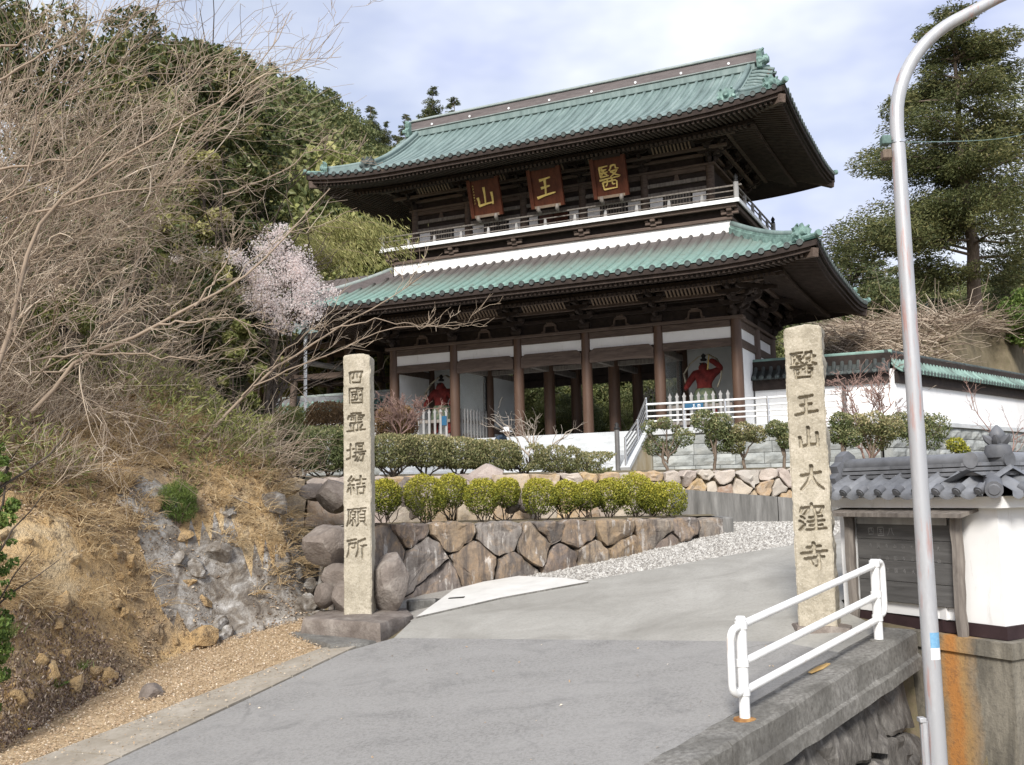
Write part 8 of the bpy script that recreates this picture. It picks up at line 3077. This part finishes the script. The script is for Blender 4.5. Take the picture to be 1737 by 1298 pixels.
# bamboo arching out towards the gate
r = np.random.default_rng(53)
bb = at(500, 560, 30)
bb.z = hz_(bb.x, bb.y)
for k in range(7):
    tipx, tipy = ((700, 430), (660, 400), (690, 395), (620, 390), (600, 450), (640, 440), (560, 420))[k]
    tip = np.array(at(tipx, tipy, 30 - .3 * k))
    base = np.array(bb) + np.array([-.4 - .12 * k, r.uniform(-.5, .5), 0])
    base[2] = hz_(base[0], base[1])
    e = empty('bamboo', base, 0, 'arching yellow-green bamboo drooping in front of the gate eaves', 'bamboo', 'arching bamboo beside the gate')
    tt = np.linspace(0, 1, 14)
    top = np.array([base[0] * .6 + tip[0] * .4, tip[1], tip[2] + 1.0])
    curve = (1 - tt)[:, None] ** 2 * base + 2 * ((1 - tt) * tt)[:, None] * np.array([base[0], base[1], top[2] + 1.2]) + (tt ** 2)[:, None] * tip
    mb = MB(); mb.tube([Vector(q - base) for q in curve], list(np.linspace(.028, .006, 14)), 6)
    mb.build('culm', 'leaf_bamboo' if False else 'wood_slat', e, True)
    n = 1150
    q = r.uniform(.45, 1.0, n) * 13
    i = np.minimum(q.astype(int), 12)
    f = (q - i)[:, None]
    P_ = curve[i] * (1 - f) + curve[i + 1] * f + r.normal(size=(n, 3)) * [.22, .22, .16] + [0, 0, -.12]
    ax = np.stack([r.uniform(.0, .8, n), r.normal(size=n) * .3, np.full(n, -.7)], -1)
    V, F, rv = leaf_arrays(P_ - base, .19, .13, None, .5, .1, None, r, ax)
    mobj('leaves', fastmesh('leaves', V, F, 'leaf_bamboo', False, rv), e)

# ------------------------------------------------------------------ leafless thicket
GT = 'leafless trees of the thicket on the bank'
tb = [(-60, 560, 14.0, 2.0), (20, 470, 17.0, 2.0), (-90, 420, 15.0, 2.4), (110, 440, 18.0, 1.8), (170, 500, 18.5, 1.3), (-120, 300, 16.5, 2.6),
      (-90, 400, 14.5, 4.4), (-30, 420, 15.5, 4.2), (40, 430, 16.5, 3.8), (100, 440, 17.5, 3.4), (-60, 300, 17.0, 4.8), (160, 440, 18.5, 2.8)]
for k, (px, py, Y, L_) in enumerate(tb):
    b0 = at(px, py, Y)
    b0.z = hz_(b0.x, b0.y) - .05
    r = random.Random(600 + k)
    dirs = [(r.uniform(.15, 1.3), r.uniform(-.6, .3), r.uniform(.5, 1.1)) for _ in range(5)] if k < 6 else [(r.uniform(.1, .9), r.uniform(-.4, .2), r.uniform(1.0, 1.6)) for _ in range(4)]
    bare_tree(b0, dirs, L_, .022, 'leafless tree with long pale arching branches in the thicket on the bank', GT, ((6, .55, .45), (5, .5, .5), (4, .5, .6)), 'dry_twig', (.14, 0, .08), .05, seed=500 + k, rmin=.0034, wob=.45)
# one big near branch system traced through the view, rooted in the bank
def traced(label, lines, Y0, seed, r0=.05, twigs=9, group=None, mat='dry_twig'):
    """branches through picture points, each at its own distance, from a common root on the bank"""
    root = at(lines[0][0][0], lines[0][0][1], Y0)
    root.z = min(root.z, hz_(root.x, root.y) + .1)
    e = empty('bare_tree', root, 0, label, 'tree', group)
    r = np.random.default_rng(seed)
    A, B = Acc(), Acc()
    for li, ln in enumerate(lines):
        dY = r.uniform(-.5, .9)
        P = [np.array(at(px, py, Y0 + dY * i / len(ln))) for i, (px, py) in enumerate(ln)]
        if li == 0: P[0] = np.array(root)
        P = np.array(P)
        d = np.r_[0, np.cumsum(np.linalg.norm(np.diff(P, axis=0), axis=1))]
        tq = np.linspace(0, d[-1], 14)
        Q = np.stack([np.interp(tq, d, P[:, c]) for c in range(3)], -1)
        Q[1:-1] = .5 * Q[1:-1] + .25 * (Q[:-2] + Q[2:]) + r.normal(size=(12, 3)) * .02
        ra = r0 * (1 if li == 0 else .45)
        mb = MB(); mb.tube([Vector(q) for q in Q], list(np.linspace(ra, ra * .18, 14)), 7)
        A.add(np.array(mb.v), np.array([f for f in mb.f if len(f) == 4]), np.full(len(mb.v), .42))
        P_, D_, Ls = branch_out(Q[None], twigs, .22, .6, r, .25, 1.0, .25, (.1, 0, 0))
        p2, V, F = stems(P_, D_, np.clip(Ls, .1, 1.0), ra * .2, .004, 5, 3, None, .35, r); B.add(V, F, np.full(len(V), .8))
        P_, D_, Ls = branch_out(p2, 4, .5, .7, r, .2, 1, .15)
        _, V, F = stems(P_, D_, Ls, .005, .003, 3, 3, None, .3, r); B.add(V, F)
    A.obj('trunk', mat, e, root); B.obj('twigs', mat, e, root)['kind'] = 'stuff'
traced('leafless tree whose thick branch rises over the bank towards the blossom', [[(20, 700), (135, 600), (250, 560), (330, 520), (420, 470), (490, 395), (560, 320)], [(135, 600), (60, 610), (-40, 625)], [(140, 598), (260, 605), (330, 610), (420, 585)], [(270, 550), (380, 540), (470, 560)], [(330, 520), (380, 450), (400, 380)]], 13.5, 5, .036)
traced('leafless tree whose thin branches reach across the eaves of the gate', [[(330, 760), (410, 672), (470, 622), (560, 560), (640, 520), (720, 465)], [(430, 655), (520, 615), (600, 580), (670, 552), (780, 555), (830, 540)], [(560, 560), (640, 540), (700, 552), (760, 556)], [(410, 672), (440, 640), (520, 560), (600, 530)]], 15.5, 6, .028, 6)
traced('leafless tree with whip-like shoots rising into the open sky', [[(180, 520), (260, 330), (330, 230), (420, 130), (470, 80), (492, 20)], [(300, 270), (420, 170), (520, 110), (570, 50), (598, 8)], [(330, 235), (450, 130), (480, 95)], [(380, 330), (480, 290), (540, 250), (640, 280)]], 17.0, 7, .032, 8)
traced('leafless tree with a grey limb sweeping across the thicket', [[(-20, 460), (60, 360), (160, 300), (260, 230), (380, 180), (440, 130)], [(60, 360), (180, 330), (300, 310), (400, 300)], [(-10, 140), (80, 90), (180, 30), (260, -20)], [(-10, 90), (60, 60), (130, 0)], [(-10, 290), (120, 270), (240, 190), (330, 100)]], 13.0, 8, .04, 12)

# ------------------------------------------------------------------ ground cover of the bank
def bank_points(n, dmin, dmax, ylo, yhi, seed, cond=None):
    r = np.random.default_rng(seed)
    out = np.zeros((0, 3))
    while len(out) < n:
        x, y = r.uniform(-13, -2.4, n * 4), r.uniform(ylo, yhi, n * 4)
        d = bank_d(x, y)
        k = (d > dmin) & (d < dmax)
        x, y, d = x[k], y[k], d[k]
        P = np.stack([x, y, H(x, y)], -1)
        px, py = project(P)
        k = (px > -430) & (px < 700) & (py < 1400)
        if cond is not None: k &= cond(P, d[k] if False else d, px, py)
        out = np.vstack([out, P[k]])
    return out[:n]
r = np.random.default_rng(91)
# dry stems: mostly on the upper bank
P = bank_points(6600, .8, 8, 8, 22, 92, lambda P, d, px, py: (py < 840) & (fbm(P[:, 0] * 1.2, P[:, 1] * 1.2, 60) > -.12))
n = len(P)
D = np.stack([r.normal(.45, .5, n), r.normal(-.15, .4, n), r.uniform(.4, 1.2, n)], -1)
A = Acc()
pts, V, F = stems(P, D, r.uniform(.35, 1.15, n), .0075, .003, 4, 3, np.tile([[.12, 0, -.15]], (n, 1)), .35, r)
A.add(V, F, np.repeat(r.uniform(0, 1, n), 12))
P_, D_, Ls = branch_out(pts, 3, .45, .6, r, .3, 1, .1)
_, V, F = stems(P_, D_, Ls, .004, .002, 3, 3, None, .3, r)
A.add(V, F, np.repeat(r.uniform(.2, 1, len(P_)), 9))
tag(A.obj('dry_brush', 'dry_twig'), 'tangled dry brush of thin leafless stems covering the upper bank', 'brush', kind='stuff')
# clumps of straw
P = bank_points(1650, .35, 6, 7.5, 20, 93, lambda P, d, px, py: (fbm(P[:, 0] * .9, P[:, 1] * .9, 70) > -.07) & (py < 1040))
n = 26
C = np.repeat(P, n, 0) + r.normal(size=(len(P) * n, 3)) * [.07, .07, .0]
D = np.stack([r.normal(.25, .6, len(C)), r.normal(-.2, .5, len(C)), r.uniform(.3, 1.0, len(C))], -1)
_, V, F = stems(C - [0, 0, .03], D, r.uniform(.14, .5, len(C)), .0055, .0012, 4, 3, np.tile([[.15, -.05, -.45]], (len(C), 1)), .15, r)
o = mobj('dry_grass', fastmesh('dry_grass', V, F, 'dry_straw', False, np.repeat(np.clip(r.normal(.6, .22, len(C)), 0, 1), 12)))
tag(o, 'drooping straw-coloured dry grass in clumps on the bank', 'grass', kind='stuff')
# fallen leaves on bank and verge
P1_ = bank_points(58000, .05, 7, 7, 20, 94, lambda P, d, px, py: fbm(P[:, 0] * 1.5, P[:, 1] * 1.5, 80) > -.1)
vp = scatter_poly([xy(bk2)] + [xy(q) for q in outer] + [(-2.6, 14.3), (-3.1, 15.3), (-4.4, 14.2), (-5.0, 12), (-5.3, 10), (-6.6, 6.6)], 12000, 6)
P2_ = np.c_[vp, [road_z(x, y) + .005 for x, y in vp]]
gp = scatter_poly([xy(GA_), xy(GB_), xy(OB_), xy(OA_)], 700, 7)
P3_ = np.c_[gp, [road_z(x, y) + .035 for x, y in gp]]
gp = scatter_poly([xy(back), xy(edge_pt(-15, .36)), xy(edge_pt(-.75, .36)), xy(seamR), xy(seamL), xy(L2), xy(L0)], 420, 8)
P4_ = np.c_[gp, [road_z(x, y) + .0 for x, y in gp]]
ed = np.abs((P4_[:, 0] - EDGE_P.x) * EDGE_N.x + (P4_[:, 1] - EDGE_P.y) * EDGE_N.y)
P4_ = P4_[(ed < 1.0) | (np.arange(len(P4_)) % 4 == 0)]
P = np.vstack([P1_, P2_, P3_, P4_])
V, F, rv = leaf_arrays(P + [0, 0, .015], np.r_[np.full(len(P1_), .044), np.full(len(P) - len(P1_), .027)][:, None], .55, np.tile([0, 0, 1.0], (len(P), 1)), .8, 0, np.r_[r.uniform(0, 1, len(P1_)), r.uniform(.3, 1, len(P) - len(P1_))], r, np.stack([r.normal(size=len(P)), r.normal(size=len(P)), np.zeros(len(P))], -1))
o = mobj('fallen_leaves', fastmesh('fallen_leaves', V, F, 'leaf_litter', False, rv))
tag(o, 'brown fallen leaves strewn over the bank, verge and gutter', 'leaves', kind='stuff')
# heather-like mat on the low mound
P = bank_points(16000, .0, 2.4, 6.5, 12.8, 95, lambda P, d, px, py: (py > 1035 + 60 * fbm(P[:, 0], P[:, 1], 3)) & (px < 290))
V, F, rv = leaf_arrays(P + r.uniform(0, 1, (len(P), 1)) * [0, 0, .16], .05, .35, None, 1, 0, None, r, np.tile([.2, -.1, .7], (len(P), 1)))
o = mobj('heather', fastmesh('heather', V, F, 'heather', False, rv))
tag(o, 'low purple-brown mat of heath plants on the mound beside the verge', 'ground cover', kind='stuff')
# green tufts, a rosette and dandelions
def tuft(px, py, n, L_, mat, label, seed, name='grass_tuft', spread=.08):
    p = hit(px, py)
    r = np.random.default_rng(seed)
    C = r.normal(size=(n, 3)) * [spread, spread, 0] - [0, 0, .02]
    D = np.stack([r.normal(0, .5, n), r.normal(0, .5, n), np.ones(n)], -1)
    _, V, F = stems(C, D, r.uniform(.5, 1.1, n) * L_, .006, .001, 4, 3, np.tile([[.1, -.1, -.3]], (n, 1)), .1, r)
    o = mobj(name, fastmesh(name, V, F, mat, False, np.repeat(r.uniform(0, 1, n), 12)), None, p)
    return tag(o, label, 'grass')
tuft(545, 868, 170, .34, 'grass_green', 'green grass tuft at the edge of the dry grass left of the pillar', 1, spread=.14)
tuft(565, 884, 90, .22, 'grass_green', 'small green grass tuft beside the big purple-grey boulder', 2)
tuft(135, 1130, 70, .16, 'grass_green', 'small green tuft on the heath mound below the bare earth', 3, spread=.05)
tuft(10, 1075, 80, .22, 'grass_green', 'dark green tuft on the heath mound at the bank foot', 4, spread=.06)
tuft(120, 1228, 60, .15, 'grass_green', 'green tuft near the yellow dandelion on the mound', 5, spread=.05)
tuft(200, 835, 260, .55, 'dry_straw', 'large drooping tuft of blond straw above the bare earth', 6, 'straw_tuft', .06)
for k, (px, py, lab) in enumerate(((98, 1172, 'broad-leaved green rosette plant on the heath mound'),)):
    p = hit(px, py)
    r = np.random.default_rng(77)
    n = 14
    a = r.uniform(0, 6.28, n)
    ax = np.stack([np.cos(a), np.sin(a), r.uniform(.2, .8, n)], -1)
    V, F, rv = leaf_arrays(ax * .07 + [0, 0, .05], .17, .24, None, .2, 0, None, r, ax)
    tag(mobj('rosette_plant', fastmesh('rosette_plant', V, F, 'leaf_pine', False, rv), None, p), lab, 'plant')
basic('petal_yellow', [(0.3, (0.70, 0.48, 0.01)), (0.7, (0.80, 0.58, 0.02))], 9, rough=.6, bmp=0)
for px, py, lab in ((48, 1247, 'yellow dandelion flower on the mound beside the verge'), (388, 1077, 'tiny yellow flower at the foot of the grey rock')):
    p = hit(px, py)
    e = empty('dandelion', p, 0, lab, 'flower')
    mb = MB(); mb.tube([(0, 0, 0), (.005, 0, .05)], .004, 5); mb.build('stalk', 'leaf_pine', e)
    mb = MB(); mb.lathe([(.008, .045), (.030, .062), (.024, .070), (.004, .066)], .005, 0, 10); mb.build('flower_head', 'petal_yellow', e)
# a fallen grey stick
p = hit(395, 850)
mb = MB(); mb.tube([(-.18, 0, .05), (-.08, -.02, .09), (.02, 0, .06), (.14, -.04, .0), (.26, -.03, -.04)], [.014, .02, .018, .015, .008], 7)
tag(mb.build('fallen_branch', 'wood_grey', None, True, p), 'short crooked grey branch lying on the bank', 'branch')

# fractured rock pieces standing out of the rock face and the earth
def rock_mesh(seed, mat):
    bm = bmesh.new()
    bmesh.ops.create_icosphere(bm, subdivisions=2, radius=1)
    rn = np.random.default_rng(seed)
    pl = unit(rn.normal(size=(11, 3)))
    off = rn.uniform(.42, .85, 11)
    for q in bm.verts:
        p = np.array(q.co)
        for n_, o_ in zip(pl, off):
            k = p @ n_
            if k > o_: p = p - n_ * (k - o_)
        q.co = Vector(p * (1 + .05 * rn.normal()))
    me = bpy.data.meshes.new('rock')
    bm.to_mesh(me); bm.free()
    me.materials.append(MATS[mat])
    return me
rg = [rock_mesh(k, 'rock_grey') for k in range(5)]
re_ = [rock_mesh(10 + k, 'bank_earth') for k in range(5)]
r = np.random.default_rng(66)
P = bank_points(32, -.02, .7, 14.3, 16.4, 96)
for q in P:
    o = mobj('rock', rg[r.integers(5)], rock_obj, q - [0, 0, .03])
    sc = r.uniform(.05, .20)
    o.scale = (sc * r.uniform(.8, 1.5), sc * r.uniform(.7, 1.1), sc * r.uniform(.6, 1.5)); o.rotation_euler = tuple(r.uniform(0, 3, 3))
P = bank_points(130, .05, 2.6, 8.5, 14.6, 97, lambda P, d, px, py: py > 840)
for q in P:
    o = mobj('rock', re_[r.integers(5)], bank_obj, q - [0, 0, .03])
    sc = r.uniform(.04, .17)
    o.scale = (sc * r.uniform(.8, 1.7), sc * r.uniform(.7, 1.2), sc * r.uniform(.5, 1.3)); o.rotation_euler = tuple(r.uniform(0, 3, 3))

# bamboo grass and weeds showing green among the brush
P = bank_points(24000, .8, 7, 9, 21, 98, lambda P, d, px, py: (fbm(P[:, 0] * .55 + 3, P[:, 1] * .55, 88, 3) > -.02) & (py < 860))
r = np.random.default_rng(99)
V, F, rv = leaf_arrays(P + r.uniform(0, 1, (len(P), 1)) * [0, 0, .75] + [0, 0, .05], .13, .2, None, 1, .1, None, r, np.tile([.3, -.1, .4], (len(P), 1)))
tag(mobj('bamboo_grass', fastmesh('bamboo_grass', V, F, 'leaf_forest_light', False, rv)), 'yellow-green bamboo grass in patches among the dry brush', 'grass', kind='stuff')
